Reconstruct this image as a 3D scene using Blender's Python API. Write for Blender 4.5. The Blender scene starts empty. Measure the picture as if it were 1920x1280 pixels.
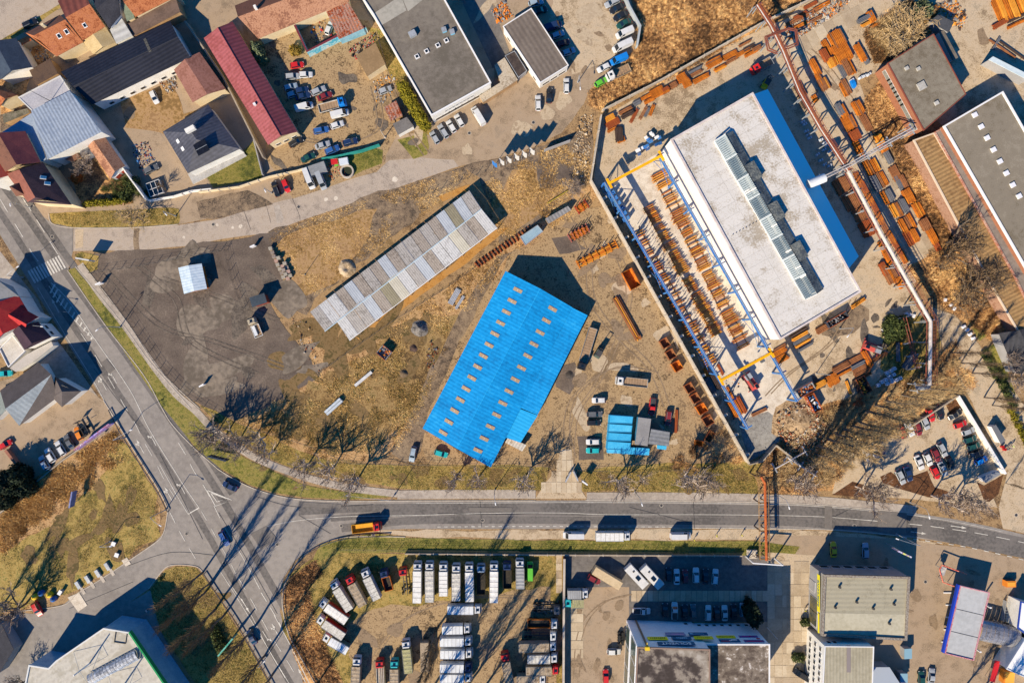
import bpy, bmesh, math, random
import numpy as np
from mathutils import Vector, Matrix
from mathutils.noise import noise as mnoise
random.seed(11); RN = np.random.RandomState(7)
R = math.radians
sc = bpy.context.scene
COL = sc.collection
# ------------------------------------------------------------------ camera, sky, sun, exposure
H = 200.0; F = 1280.0                       # survey height (m), focal length in photo pixels
cd = bpy.data.cameras.new('camera'); cam = bpy.data.objects.new('camera', cd); COL.objects.link(cam)
cam.location = (0, 0, H); cam.rotation_euler = (0, 0, 0)
cd.sensor_width = 36.0; cd.lens = 24.0; cd.clip_end = 3000.0; cd.clip_start = 1.0
sc.camera = cam
SUN_EL = 35.0
AZ = Vector((-0.560, -0.828, 0)).normalized()   # horizontal direction towards the sun
w = bpy.data.worlds.new("World"); sc.world = w; w.use_nodes = True
nt = w.node_tree; bg = nt.nodes['Background']
sky = nt.nodes.new('ShaderNodeTexSky'); sky.sky_type = 'NISHITA'; sky.sun_disc = False
sky.sun_elevation = R(SUN_EL); sky.sun_rotation = R(214.0)
sky.air_density = 1.0; sky.dust_density = 0.0; sky.ozone_density = 8.0; sky.altitude = 300
tnt = nt.nodes.new('ShaderNodeMixRGB'); tnt.blend_type = 'MULTIPLY'; tnt.inputs[0].default_value = 1.0; tnt.inputs[2].default_value = (0.12, 0.98, 1.45, 1)  # clear deep-blue late-winter sky
nt.links.new(sky.outputs[0], tnt.inputs[1]); nt.links.new(tnt.outputs[0], bg.inputs[0]); bg.inputs[1].default_value = 0.07
sl = bpy.data.lights.new('sun', 'SUN'); sl.energy = 5.0; sl.angle = R(0.5); sl.color = (1.0, 0.865, 0.65)
so = bpy.data.objects.new('sun', sl); COL.objects.link(so); so.location = (-100, -150, 150)
sd = Vector((AZ.x*math.cos(R(SUN_EL)), AZ.y*math.cos(R(SUN_EL)), math.sin(R(SUN_EL))))
so.rotation_euler = sd.to_track_quat('Z', 'Y').to_euler()
vs = sc.view_settings; vs.view_transform = 'Standard'; vs.look = 'None'; vs.gamma = 1; vs.exposure = 0.6
try: vs.use_curve_mapping = False
except Exception: pass
sc.cycles.max_bounces = 4; sc.cycles.diffuse_bounces = 2; sc.cycles.glossy_bounces = 2

# ------------------------------------------------------------------ plan coordinates
def G(px, py, h=0.0):
    k = (H-h)/F
    return ((px-960)*k, (640-py)*k)
def GP(pts, h=0.0): return [G(p[0], p[1], h) for p in pts]
def P(s, h=0.0):
    """'x,y x,y ...' plan list -> metres"""
    return [G(float(a.split(',')[0]), float(a.split(',')[1]), h) for a in s.split()]
def PX(s): return [tuple(float(v) for v in a.split(',')) for a in s.split()]
ORD = 'first second third fourth fifth sixth seventh eighth ninth tenth eleventh twelfth thirteenth fourteenth fifteenth sixteenth seventeenth eighteenth nineteenth twentieth'.split()
def ordn(i):
    if i < 20: return ORD[i]
    if i < 29: return 'twenty-'+ORD[i-20]
    if i == 29: return 'thirtieth'
    if i < 39: return 'thirty-'+ORD[i-30]
    return ['fortieth','forty-first','forty-second','forty-third','forty-fourth','forty-fifth','forty-sixth','forty-seventh','forty-eighth','forty-ninth'][min(i-39,9)]

# ------------------------------------------------------------------ materials
MATS = {}
GAIN = {'dry_earth': 0.95, 'yard_dirt': 0.84, 'worn_dirt': 0.8, 'dark_gravel': 0.92, 'spring_grass': 1.45, 'green_grass': 1.3, 'dry_grass': 1.15, 'scrub_floor': 1.7, 'beige_asphalt': 0.76, 'yard_concrete': 0.98, 'pale_concrete': 0.98, 'rust_orange': 1.05, 'rust_golden': 1.2, 'rust_red': 1.2, 'rust_brown': 1.25, 'old_asphalt': 1.0, 'golden_clay': 0.8, 'ochre_sand': 0.85, 'grass_blades': 1.6, 'grass_blades_green': 1.5, 'dry_grass_blades': 1.5, 'scrub_twigs': 2.3, 'reed_straw': 1.5, 'twig_brown': 1.3, 'twig_tan': 1.5, 'bark_pale': 1.3}
def lin(c):
    """'#rrggbb' or tuple -> linear"""
    if isinstance(c, str):
        v = [int(c[i:i+2], 16)/255 for i in (1, 3, 5)]
        return tuple((x/12.92 if x <= .04045 else ((x+.055)/1.055)**2.4) for x in v)
    return c
def M(name, cols, scales=(0.25, 2.0), rough=0.85, metal=0.0, bump=0.0, coord='pos', stripes=None, detail=6, spec=0.3, stretch=None, ramp=None, grid=None, distort=0.0, trans=0.0):
    """cols: list of base colours blended by layered noise; stripes: (dirx,diry,period,depth); grid:(angle,w,l,dark)"""
    if name in MATS: return MATS[name]
    m = bpy.data.materials.new(name); m.use_nodes = True; t = m.node_tree; N = t.nodes; L = t.links
    b = N['Principled BSDF']; b.inputs['Roughness'].default_value = rough; b.inputs['Metallic'].default_value = metal
    b.inputs['Specular IOR Level'].default_value = spec
    if trans: b.inputs['Transmission Weight'].default_value = trans
    gn = GAIN.get(name, 1.0); cols = [tuple(min(v*gn, .9) for v in lin(c)) for c in cols]
    m.diffuse_color = (*cols[0], 1)
    MATS[name] = m
    if len(cols) == 1 and not stripes and not grid:
        b.inputs['Base Color'].default_value = (*cols[0], 1); return m
    if coord == 'pos':
        g = N.new('ShaderNodeNewGeometry'); src = g.outputs['Position']
    else:
        g = N.new('ShaderNodeTexCoord'); src = g.outputs['Object']
    vec = src
    if stretch:
        mp = N.new('ShaderNodeMapping'); mp.inputs['Rotation'].default_value = (0, 0, stretch[0]); L.new(src, mp.inputs['Vector'])
        m2 = N.new('ShaderNodeMapping'); m2.inputs['Scale'].default_value = (stretch[1], stretch[2], 1); L.new(mp.outputs[0], m2.inputs['Vector']); vec = m2.outputs[0]
    acc = None; wsum = 0
    for i, s in enumerate(scales):
        n = N.new('ShaderNodeTexNoise'); n.inputs['Scale'].default_value = s; n.inputs['Detail'].default_value = detail
        n.inputs['Roughness'].default_value = 0.62; n.inputs['Distortion'].default_value = distort
        L.new(vec if i == 0 else src, n.inputs['Vector'])
        wgt = 1.0/len(scales)
        mm = N.new('ShaderNodeMath'); mm.operation = 'MULTIPLY_ADD'; L.new(n.outputs['Fac'], mm.inputs[0]); mm.inputs[1].default_value = wgt
        if acc is None: mm.inputs[2].default_value = 0
        else: L.new(acc, mm.inputs[2])
        acc = mm.outputs[0]
    cr = N.new('ShaderNodeValToRGB'); L.new(acc, cr.inputs[0])
    lo, hi = ramp or (0.43, 0.57)
    k = len(cols)
    el = cr.color_ramp.elements
    for i, c in enumerate(cols):
        pos = 0.5 if k == 1 else lo+(hi-lo)*i/(k-1)
        if i < 2: e = el[i]; e.position = pos
        else: e = el.new(pos)
        e.color = (*c, 1)
    if k == 1: el[1].color = (*cols[0], 1)
    outc = cr.outputs[0]; hgt = acc
    if stripes:
        dx, dy, per, dep = stripes
        d = N.new('ShaderNodeVectorMath'); d.operation = 'DOT_PRODUCT'; L.new(src, d.inputs[0]); d.inputs[1].default_value = (dx, dy, 0)
        mu = N.new('ShaderNodeMath'); mu.operation = 'MULTIPLY'; L.new(d.outputs['Value'], mu.inputs[0]); mu.inputs[1].default_value = 2*math.pi/per
        si = N.new('ShaderNodeMath'); si.operation = 'SINE'; L.new(mu.outputs[0], si.inputs[0])
        ma = N.new('ShaderNodeMath'); ma.operation = 'MULTIPLY_ADD'; L.new(si.outputs[0], ma.inputs[0]); ma.inputs[1].default_value = dep/2; ma.inputs[2].default_value = 1-dep/2
        mx = N.new('ShaderNodeMixRGB'); mx.blend_type = 'MULTIPLY'; mx.inputs[0].default_value = 1
        L.new(outc, mx.inputs[1]); L.new(ma.outputs[0], mx.inputs[2]); outc = mx.outputs[0]; hgt = si.outputs[0]
        bump = bump or 0.3
    if grid:
        ang, gw, gl, dark = grid
        mp = N.new('ShaderNodeMapping'); mp.inputs['Rotation'].default_value = (0, 0, -ang); L.new(src, mp.inputs['Vector'])
        br = N.new('ShaderNodeTexBrick'); br.offset = 0.0 if gl > 0 else 0.5; gl = abs(gl)
        br.inputs['Scale'].default_value = 1; br.inputs['Brick Width'].default_value = gw; br.inputs['Row Height'].default_value = gl
        br.inputs['Mortar Size'].default_value = min(gw, gl)*0.04; br.inputs['Mortar Smooth'].default_value = 0.4
        br.inputs['Color1'].default_value = (1, 1, 1, 1); br.inputs['Color2'].default_value = (1-dark*.35,)*3+(1,); br.inputs['Mortar'].default_value = (1-dark,)*3+(1,)
        L.new(mp.outputs[0], br.inputs['Vector'])
        mx = N.new('ShaderNodeMixRGB'); mx.blend_type = 'MULTIPLY'; mx.inputs[0].default_value = 1
        L.new(outc, mx.inputs[1]); L.new(br.outputs['Color'], mx.inputs[2]); outc = mx.outputs[0]
    L.new(outc, b.inputs['Base Color'])
    if bump:
        bp = N.new('ShaderNodeBump'); bp.inputs['Strength'].default_value = min(bump, 1); bp.inputs['Distance'].default_value = 0.12 if not stripes else 0.04
        L.new(hgt, bp.inputs['Height']); L.new(bp.outputs[0], b.inputs['Normal'])
    return m

# paints
PAINT = {'w': ('white', (.62,.62,.61)), 's': ('silver', (.36,.38,.40)), 'k': ('black', (.018,.02,.025)), 'g': ('grey', (.12,.125,.13)), 'b': ('blue', (.03,.11,.33)),
 'n': ('dark blue', (.015,.035,.10)), 'r': ('red', (.55,.02,.02)), 'm': ('dark red', (.20,.025,.03)), 'c': ('turquoise', (.02,.40,.42)), 'G': ('bright green', (.12,.48,.04)),
 'l': ('pale blue-grey', (.30,.38,.45)), 'o': ('orange', (.72,.22,.02)), 'y': ('yellow', (.75,.50,.02)), 'd': ('dark green', (.015,.07,.06)), 't': ('beige', (.50,.42,.29)),
 'L': ('pale green', (.42,.62,.22)), 'B': ('bright blue', (.01,.20,.62))}
def paint(c): return M('paint_'+PAINT[c][0].replace(' ', '_'), [PAINT[c][1], tuple(v*.88 for v in PAINT[c][1])], (0.8, 6.0), rough=0.32, spec=0.5, coord='obj')
glass = M('dark_glass', ['#14202a'], rough=0.08, spec=0.8)
rubber = M('rubber', [(.02, .02, .02)], rough=0.9)
dkmetal = M('dark_metal', [(.04, .04, .045), (.07, .065, .06)], rough=0.6)
gal = M('galvanised', [(.42, .44, .46), (.32, .34, .36)], rough=0.45, metal=0.3)
lamp_m = M('headlight_lens', [(.75, .76, .78)], rough=0.15)
tail_m = M('tail_lens', [(.35, .01, .01)], rough=0.3)

# ------------------------------------------------------------------ mesh builder
class MB:
    def __init__(s): s.v = []; s.f = []; s.m = []
    def add(s, vs, fs, mi=0):
        o = len(s.v); s.v += [tuple(v) for v in vs]; s.f += [tuple(i+o for i in f) for f in fs]; s.m += [mi]*len(fs); return s
    def box(s, cx, cy, cz, lx, ly, lz, rot=0, mi=0, taper=1.0):
        c, n = math.cos(rot), math.sin(rot); vs = []
        for z, t in ((-.5, 1), (.5, taper)):
            for x, y in ((-.5, -.5), (.5, -.5), (.5, .5), (-.5, .5)):
                X, Y = x*lx*t, y*ly*t
                vs.append((cx+X*c-Y*n, cy+X*n+Y*c, cz+z*lz))
        return s.add(vs, [(3, 2, 1, 0), (4, 5, 6, 7), (0, 1, 5, 4), (1, 2, 6, 5), (2, 3, 7, 6), (3, 0, 4, 7)], mi)
    def prism(s, poly, z0, z1, mi=0, top=True):
        n = len(poly); a = sum(poly[i][0]*poly[(i+1) % n][1]-poly[(i+1) % n][0]*poly[i][1] for i in range(n))
        if a < 0: poly = poly[::-1]
        z1s = z1 if isinstance(z1, (list, tuple)) else [z1]*n
        if a < 0: z1s = list(z1s)[::-1]
        vs = [(p[0], p[1], z0) for p in poly]+[(p[0], p[1], z) for p, z in zip(poly, z1s)]
        fs = [tuple(range(n-1, -1, -1))]+([tuple(range(n, 2*n))] if top else [])
        fs += [(i, (i+1) % n, n+(i+1) % n, n+i) for i in range(n)]
        return s.add(vs, fs, mi)
    def plate(s, pts, th, mi=0):
        """pts 3-d polygon (planar), given thickness downward"""
        n = len(pts); vs = [tuple(p) for p in pts]+[(p[0], p[1], p[2]-th) for p in pts]
        a = sum(pts[i][0]*pts[(i+1) % n][1]-pts[(i+1) % n][0]*pts[i][1] for i in range(n))
        f = [tuple(range(n)), tuple(range(2*n-1, n-1, -1))]+[(i, n+i, n+(i+1) % n, (i+1) % n) for i in range(n)]
        if a < 0: f = [q[::-1] for q in f]
        return s.add(vs, f, mi)
    def tube(s, p0, p1, r0, r1=None, n=6, mi=0, caps=True):
        r1 = r0 if r1 is None else r1
        p0 = Vector(p0); p1 = Vector(p1); d = (p1-p0)
        if d.length < 1e-6: return s
        d.normalize(); u = d.orthogonal().normalized(); v = d.cross(u)
        vs = []
        for p, r in ((p0, r0), (p1, r1)):
            for i in range(n):
                a = 2*math.pi*i/n; vs.append(p+u*(math.cos(a)*r)+v*(math.sin(a)*r))
        fs = [(i, (i+1) % n, n+(i+1) % n, n+i) for i in range(n)]
        if caps: fs += [tuple(range(n-1, -1, -1)), tuple(range(n, 2*n))]
        return s.add(vs, fs, mi)
    def path(s, pts, r, n=6, mi=0):
        for a, b in zip(pts, pts[1:]): s.tube(a, b, r, r, n, mi)
        return s
    def mesh(s, name, mats, smooth=False):
        me = bpy.data.meshes.new(name); me.from_pydata(s.v, [], s.f)
        for m in (mats if isinstance(mats, (list, tuple)) else [mats]): me.materials.append(m)
        if len(set(s.m)) > 1: me.polygons.foreach_set('material_index', s.m)
        if smooth: me.polygons.foreach_set('use_smooth', [True]*len(me.polygons))
        me.update(); return me
    def obj(s, name, mats, parent=None, loc=None, rz=0, smooth=False, **kw):
        return link(name, s.mesh(name, mats, smooth), parent, loc, rz, **kw)
def link(name, me, parent=None, loc=None, rz=0, **kw):
    o = bpy.data.objects.new(name, me); COL.objects.link(o)
    if parent is not None: o.parent = parent
    if loc is not None: o.location = loc
    if rz: o.rotation_euler = (0, 0, rz)
    for k, v in kw.items():
        if v: o[k] = v
    return o
def thing(name, label, cat, loc=(0, 0, 0), rz=0, group=None):
    o = bpy.data.objects.new(name, None); COL.objects.link(o); o.empty_display_size = .5
    o.location = loc; o.rotation_euler = (0, 0, rz); o['label'] = label; o['category'] = cat
    if group: o['group'] = group
    return o
def setmat(o, i, m):
    o.material_slots[i].link = 'OBJECT'; o.material_slots[i].material = m

# ------------------------------------------------------------------ polygons on the ground
def ragged(poly, amp, step=2.5, seed=0):
    out = []; n = len(poly)
    for i in range(n):
        a = Vector((*poly[i], 0)); b = Vector((*poly[(i+1) % n], 0)); L = (b-a).length; k = max(1, int(L/step))
        nr = Vector((-(b-a).y, (b-a).x, 0)); nr = nr.normalized() if nr.length else nr
        for j in range(k):
            p = a+(b-a)*(j/k)
            q = (mnoise(Vector((p.x*.12+seed, p.y*.12, 1.3)))+.6*mnoise(Vector((p.x*.45, p.y*.45+seed, 4.7))))*amp if amp else 0
            q2 = (mnoise(Vector((p.x*.3, p.y*.3+seed, 9.1))))*amp*.6 if amp else 0
            out.append((p.x+nr.x*q+q2*.4, p.y+nr.y*q+q2*.3))
    return out
ZU = set()
def uz(z):
    """a level of its own for every ground sheet"""
    z = round(z, 4)
    while z in ZU: z = round(z+.0004, 4)
    ZU.add(z); return z
def patch(name, s, mat, z, rag=0.0, px=True, step=2.5, kind='structure', **kw):
    poly = P(s) if isinstance(s, str) else s; z = uz(z)
    if rag: poly = ragged(poly, rag, step, len(name)+poly[0][0])
    n = len(poly); a = sum(poly[i][0]*poly[(i+1) % n][1]-poly[(i+1) % n][0]*poly[i][1] for i in range(n))
    if a < 0: poly = poly[::-1]
    b = MB(); b.add([(x, y, z) for x, y in poly], [tuple(range(n))])
    return b.obj(name, mat, kind=kind, **kw)
def smoothline(pts, k=4):
    """Catmull-Rom through pts"""
    out = []; n = len(pts)
    for i in range(n-1):
        p0 = pts[max(i-1, 0)]; p1 = pts[i]; p2 = pts[i+1]; p3 = pts[min(i+2, n-1)]
        for j in range(k):
            t = j/k
            out.append(tuple(.5*((2*p1[c])+(-p0[c]+p2[c])*t+(2*p0[c]-5*p1[c]+4*p2[c]-p3[c])*t*t+(-p0[c]+3*p1[c]-3*p2[c]+p3[c])*t**3) for c in (0, 1)))
    out.append(tuple(pts[-1])); return out
def ribbon_mb(pts, wd, z, b=None, z1=None, mi=0):
    n = len(pts); Lf = []; Rt = []
    if b is None and z1 is None: z = uz(z)
    b = b or MB()
    for i in range(n):
        a = Vector(pts[max(i-1, 0)]).to_2d() if False else Vector((pts[max(i-1, 0)][0], pts[max(i-1, 0)][1])); c = Vector((pts[min(i+1, n-1)][0], pts[min(i+1, n-1)][1]))
        d = (c-a).normalized(); nr = Vector((-d.y, d.x))*wd/2; p = Vector((pts[i][0], pts[i][1]))
        Lf.append(p+nr); Rt.append(p-nr)
    if z1 is None:
        vs = [(p.x, p.y, z) for p in Rt]+[(p.x, p.y, z) for p in Lf]
        return b.add(vs, [(i, i+1, n+i+1, n+i) for i in range(n-1)], mi)
    vs = [(p.x, p.y, z1) for p in Rt]+[(p.x, p.y, z1) for p in Lf]+[(p.x, p.y, z) for p in Rt]+[(p.x, p.y, z) for p in Lf]
    fs = [(i, i+1, n+i+1, n+i) for i in range(n-1)]+[(i+1, i, 2*n+i, 2*n+i+1) for i in range(n-1)]+[(n+i, n+i+1, 3*n+i+1, 3*n+i) for i in range(n-1)]
    fs += [(0, n, 3*n, 2*n), (2*n-1, n-1, 3*n-1, 4*n-1)]
    return b.add(vs, fs, mi)
def resample(pts, step):
    out = []; acc = 0
    P_ = [Vector((p[0], p[1])) for p in pts]; tot = sum((b-a).length for a, b in zip(P_, P_[1:]))
    k = max(1, round(tot/step)); st = tot/k; i = 0; pos = 0; seg = 0
    cum = [0]
    for a, b in zip(P_, P_[1:]): cum.append(cum[-1]+(b-a).length)
    for j in range(k+1):
        t = min(j*st, tot-1e-6)
        while cum[i+1] < t: i += 1
        u = (t-cum[i])/max(cum[i+1]-cum[i], 1e-9); p = P_[i].lerp(P_[i+1], u); out.append((p.x, p.y))
    return out
def inside(poly, x, y):
    c = False; n = len(poly); j = n-1
    for i in range(n):
        xi, yi = poly[i]; xj, yj = poly[j]
        if (yi > y) != (yj > y) and x < (xj-xi)*(y-yi)/(yj-yi)+xi: c = not c
        j = i
    return c
def inside_np(poly, X, Y):
    c = np.zeros(len(X), bool); n = len(poly); j = n-1
    for i in range(n):
        xi, yi = poly[i]; xj, yj = poly[j]
        if yi != yj:
            t = ((yi > Y) != (yj > Y)) & (X < (xj-xi)*(Y-yi)/(yj-yi)+xi); c ^= t
        j = i
    return c
def scatter(poly, n):
    xs = [p[0] for p in poly]; ys = [p[1] for p in poly]
    X = RN.uniform(min(xs), max(xs), n*3); Y = RN.uniform(min(ys), max(ys), n*3); k = inside_np(poly, X, Y)
    return X[k][:n], Y[k][:n]
def tri_mesh(name, V, mat, kind='stuff', label=None, cat=None, group=None, parent=None):
    """V: (n,3,3) triangles"""
    n = len(V); me = bpy.data.meshes.new(name)
    me.vertices.add(n*3); me.vertices.foreach_set('co', V.astype(np.float32).ravel())
    me.loops.add(n*3); me.loops.foreach_set('vertex_index', np.arange(n*3, dtype=np.int32))
    me.polygons.add(n); me.polygons.foreach_set('loop_start', np.arange(0, n*3, 3, dtype=np.int32))
    try: me.polygons.foreach_set('loop_total', np.full(n, 3, dtype=np.int32))
    except Exception: pass
    me.materials.append(mat); me.update(calc_edges=True)
    return link(name, me, parent, kind=kind, label=label, category=cat, group=group)
def tufts(X, Y, z, blades, hgt, spread, wid):
    n = len(X); k = blades; B = np.repeat(np.stack([X, Y, np.full(n, z)], 1), k, 0); m = n*k
    B[:, :2] += RN.normal(0, spread*.5, (m, 2))
    a = RN.uniform(0, 2*math.pi, m); d = np.stack([np.cos(a), np.sin(a), np.zeros(m)], 1); ww = wid*RN.uniform(.5, 1.3, m)[:, None]
    hh = hgt*RN.uniform(.3, 1.2, m); tip = B+np.stack([RN.normal(0, spread*.4, m), RN.normal(0, spread*.4, m), hh], 1)
    return np.stack([B-d*ww, B+d*ww, tip], 1)
# ------------------------------------------------------------------ ground
m_earth = M('dry_earth', ['#5a4632', '#8a6f4e', '#a98a62', '#77603f'], (0.06, 0.5, 3.0), bump=.25, detail=8)
m_dirt = M('yard_dirt', ['#5f4d38', '#9f8460', '#b79b74', '#937958', '#7d684f'], (0.05, 0.35, 2.2), bump=.2, detail=8)
m_dirt2 = M('worn_dirt', ['#4c4238', '#84705b', '#a08a6e'], (0.08, 0.6, 3.0), bump=.25, detail=8)
m_gravel = M('dark_gravel', ['#463c34', '#5d5148', '#6d6055', '#8a7b6c'], (0.03, 0.2, 2.5), bump=.4, detail=10, ramp=(.38, .62))
m_grav2 = M('grey_gravel', ['#6b6661', '#86827c', '#99958d'], (0.1, 1.0, 5.0), bump=.4)
m_grass = M('spring_grass', ['#3f3a1a', '#5f5426', '#7a6632', '#937b48', '#5a5826'], (0.07, 0.5, 3.0), bump=.5, detail=9)
m_grassg = M('green_grass', ['#3a3d1a', '#55561f', '#6c672c', '#857440', '#4f5220'], (0.1, 0.7, 4.0), bump=.5, detail=9)
m_grassd = M('dry_grass', ['#4c3620', '#7a5a36', '#9a7850', '#b39268', '#6f5530'], (0.06, 0.45, 2.5), bump=.6, detail=9)
m_field = M('field_turf', ['#46361f', '#6f5632', '#8b6f44', '#a18558', '#5f5028'], (.05, .35, 2.5), bump=.6, detail=9)
m_scrub = M('scrub_floor', ['#3c2e20', '#65492e', '#8f6c43', '#ab8556'], (0.06, 0.4, 2.0), bump=.6, detail=9)
m_mulch = M('bark_mulch', ['#3c2718', '#57371f', '#6b482c'], (0.5, 4.0), bump=.5)
m_asph = M('asphalt', ['#79726c', '#878079', '#938b83'], (0.04, 0.6, 6.0), bump=.1, detail=8)
m_asph_old = M('old_asphalt', ['#8a7d70', '#a09284', '#b0a191', '#9c8c7b'], (0.06, 0.5, 4.0), bump=.15, detail=9)
m_asph_d = M('dark_asphalt', ['#5b5652', '#6c6661', '#77716b'], (0.07, 0.8, 6.0), bump=.1)
m_beige = M('beige_asphalt', ['#8f7c66', '#ac957a', '#b9a186', '#a08d76'], (0.03, 0.3, 4.0), bump=.1, detail=9)
m_conc = M('yard_concrete', ['#87745c', '#b09b7e', '#bfab90', '#9f8f78'], (0.05, 0.35, 3.0), bump=.1, detail=9)
m_conc_l = M('pale_concrete', ['#b5a693', '#cbbfae', '#d5cab9'], (0.06, 0.5, 3.0), bump=.1, detail=9)
m_pave = M('paving', ['#8f8479', '#a29689', '#b0a598'], (0.1, 0.9, 5.0), bump=.1)
m_kerb = M('kerb_stone', ['#a79c8f', '#bdb2a3'], (0.6, 4.0))
m_line = M('road_paint', ['#c9c4ba', '#b3ada2', '#dad5cb'], (0.6, 5.0), rough=.7)
m_track = M('tyre_worn_asphalt', ['#575350', '#67625e', '#6f6964'], (0.08, 1.2), bump=.05)
m_sealc = M('crack_sealant', [(.03, .03, .032)], rough=.6)
m_orange_earth = M('ochre_sand', ['#a87638', '#c08c48', '#b6884e'], (0.3, 2.0), bump=.3)
m_golden = M('golden_clay', ['#9a7850', '#b8946a', '#a2804f', '#86683f'], (0.12, 1.0), bump=.25, detail=8)

base = MB(); base.add([(-1200, -1200, 0), (1200, -1200, 0), (1200, 1200, 0), (-1200, 1200, 0)], [(0, 1, 2, 3)])
base.obj('ground', m_earth, kind='structure')
patch('settlement_yard', '-60,-60 700,-60 700,300 560,380 340,420 140,430 -60,350', m_beige, .01, .6)
# ---- north side lots
patch('back_street', '-60,-60 160,-60 118,4 60,40 0,76 -60,110', m_asph_old, .0155, .2); patch('verge', '0,76 60,40 112,8 114,14 66,48 20,76 0,88', m_grass, .0165, .3); patch('garden', '0,90 60,70 100,110 60,140 40,200 0,215', m_scrub, .0175, .8); patch('garden', '0,215 50,200 60,225 0,250', m_dirt2, .0185, .4)
patch('workshop_yard', '480,60 560,20 690,40 770,200 800,260 800,300 710,330 550,372 500,300', m_dirt, .02, .8)
patch('car_park_north', '680,-60 1160,-60 1166,0 1200,56 1192,90 1160,125 1105,170 1094,194 1073,225 1052,250 998,275 939,296 850,315 768,344 720,330 724,290 745,250 805,250', m_beige, .03, .5)
patch('unpaved_lot', '1040,-60 1170,-60 1196,60 1130,120 1075,140 1060,95 1030,40', m_conc, .04, 1.2)
patch('delivery_yard', '845,-40 905,-40 960,110 925,130', m_asph_d, .05, .1)
patch('lawn', '745,262 800,248 806,276 801,290 775,299', m_grassg, .06, .4)
patch('lawn', '690,52 722,60 765,150 812,255 800,252 770,200 730,140', m_grass, .055, .5)
patch('lawn', '388,330 445,292 478,262 492,335 400,352', m_grassg, .06, .3)
patch('lawn', '625,300 700,278 716,282 716,306 662,330 650,318', m_grassg, .06, .4)
patch('courtyard', '225,190 320,150 345,215 400,200 330,262 300,250 240,262', m_golden, .05, .8)
patch('courtyard', '225,238 300,248 352,330 330,350 280,360 250,300', m_beige, .052, .5)
patch('gravel_bed', '368,378 465,356 500,375 512,382 457,397 400,412 376,408', m_dirt2, .05, .3)
patch('garden', '135,335 180,295 230,340 250,380 150,385', m_scrub, .05, .8)
# ---- top street and main roads
patch('main_road', '-60,230 0,300 42,372 60,392 98,418 137,427 137,470 128,505 198,610 269,702 304,765 325,798 365,840 400,871 415,883 463,910 513,927 568,936 661,939 780,939 1140,937 1426,941 1540,946 1645,955 1718,962 1791,973 1854,986 1990,1018 1990,1064 1920,1043 1838,1027 1756,1013 1666,1002 1540,992 1300,989 1000,991 760,991 714,993 651,1002 601,1017 588,1025 553,1050 532,1082 525,1113 525,1146 536,1190 557,1230 600,1310 522,1310 509,1280 472,1213 443,1163 409,1113 380,1071 367,1061 330,1058 309,1065 279,1103 200,1160 120,1210 60,1330 -60,1330 -60,1175 27,1146 60,1150 117,1134 146,1111 188,1086 288,1019 306,1000 313,971 313,950 296,915 271,875 236,819 219,790 194,750 100,600 0,440 -60,360', m_asph, .02, 0)
patch('side_street', '136,428 250,428 334,422 400,413 457,397 513,381 553,371 601,356 651,338 705,322 730,300 790,296 850,300 860,312 768,344 693,370 588,405 503,436 400,451 344,462 257,470 136,471', m_asph_old, .03, .25)
patch('verge', '92,400 325,389 336,392 337,412 334,420 250,426 136,426 98,419', m_grass, .05, .3)
patch('road_shoulder', '700,994 1000,993 1420,991 1540,995 1660,1005 1756,1016 1700,1060 1560,1020 1425,1012 1000,1010 770,1006', m_conc, .024, .5)
patch('forecourt', '1425,1004 1560,1004 1700,1012 1838,1030 1990,1066 1990,1330 1420,1330', m_beige, .03, .3)
patch('house_forecourt', '-60,800 -60,730 60,700 150,720 194,752 216,790 205,812 60,905 0,925 -60,960', m_beige, .03, .3)
patch('pavement', '-60,420 0,470 70,560 110,640 190,752 170,760 90,700 -60,560', m_pave, .028, .2)
# tyre-darkened lanes
def wpts(s, k=5): return smoothline(P(s), k)
for s, wdt in (('0,340 60,420 130,520 230,655 330,800 420,940 500,1080 580,1220 640,1320', 1.1), ('18,332 76,410 146,510 246,645 346,790 436,925', 1.1), ('-20,368 28,440 95,545 190,690 290,840 380,985 450,1110 530,1255 570,1320', 1.0),
               ('560,958 700,952 900,950 1140,950 1426,954 1540,958 1718,975 1990,1030', 1.2), ('620,972 760,962 900,960 1140,961 1426,964 1540,969 1718,987 1990,1041', .9), ('640,990 760,976 900,974 1140,975 1426,977 1540,982 1718,998 1990,1054', 1.2)):
    r = ribbon_mb(wpts(s), wdt*1.9, .031); r.obj('tyre_track', m_track, kind='structure')
# ---- central plots
patch('gravel_lot', '142,480 185,471 257,470 344,463 420,451 503,438 560,430 590,470 535,520 503,562 507,573 560,646 599,702 560,728 500,765 440,790 405,772 360,748 330,725 296,690 240,605 175,515', m_gravel, .05, .9)
patch('earth_strip', '503,438 600,404 693,371 768,345 870,314 880,330 800,400 700,470 590,560 575,590 510,560 535,520 590,470', m_dirt2, .04, 1.5)
patch('clay_patch', '510,470 560,430 700,390 690,440 640,520 570,560 540,540', m_golden, .05, 1.5)
patch('clay_patch', '920,380 960,320 1040,320 1052,360 1000,410 940,440', m_golden, .05, 1.5)
patch('scrub_plot', '870,315 939,298 1050,262 1110,230 1112,340 1070,370 1000,420 940,470 930,400 900,330', m_dirt2, .045, 1.2)
patch('soil_heap_floor', '1000,300 1060,282 1100,330 1070,345 1020,350', m_gravel, .055, 1.5)
patch('sand_strip', '931,430 955,425 880,490 800,545 700,625 664,640 655,640 840,500', m_orange_earth, .06, .5)
patch('sand_strip', '822,368 880,345 876,358 830,378', m_orange_earth, .06, .4)
patch('sand_plot', '555,600 590,588 640,640 655,650 700,640 640,690 590,690 570,640', m_grassd, .055, 1.2)
patch('verge', '140,478 152,472 186,480 183,505 165,512', m_grass, .058, .3)
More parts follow.
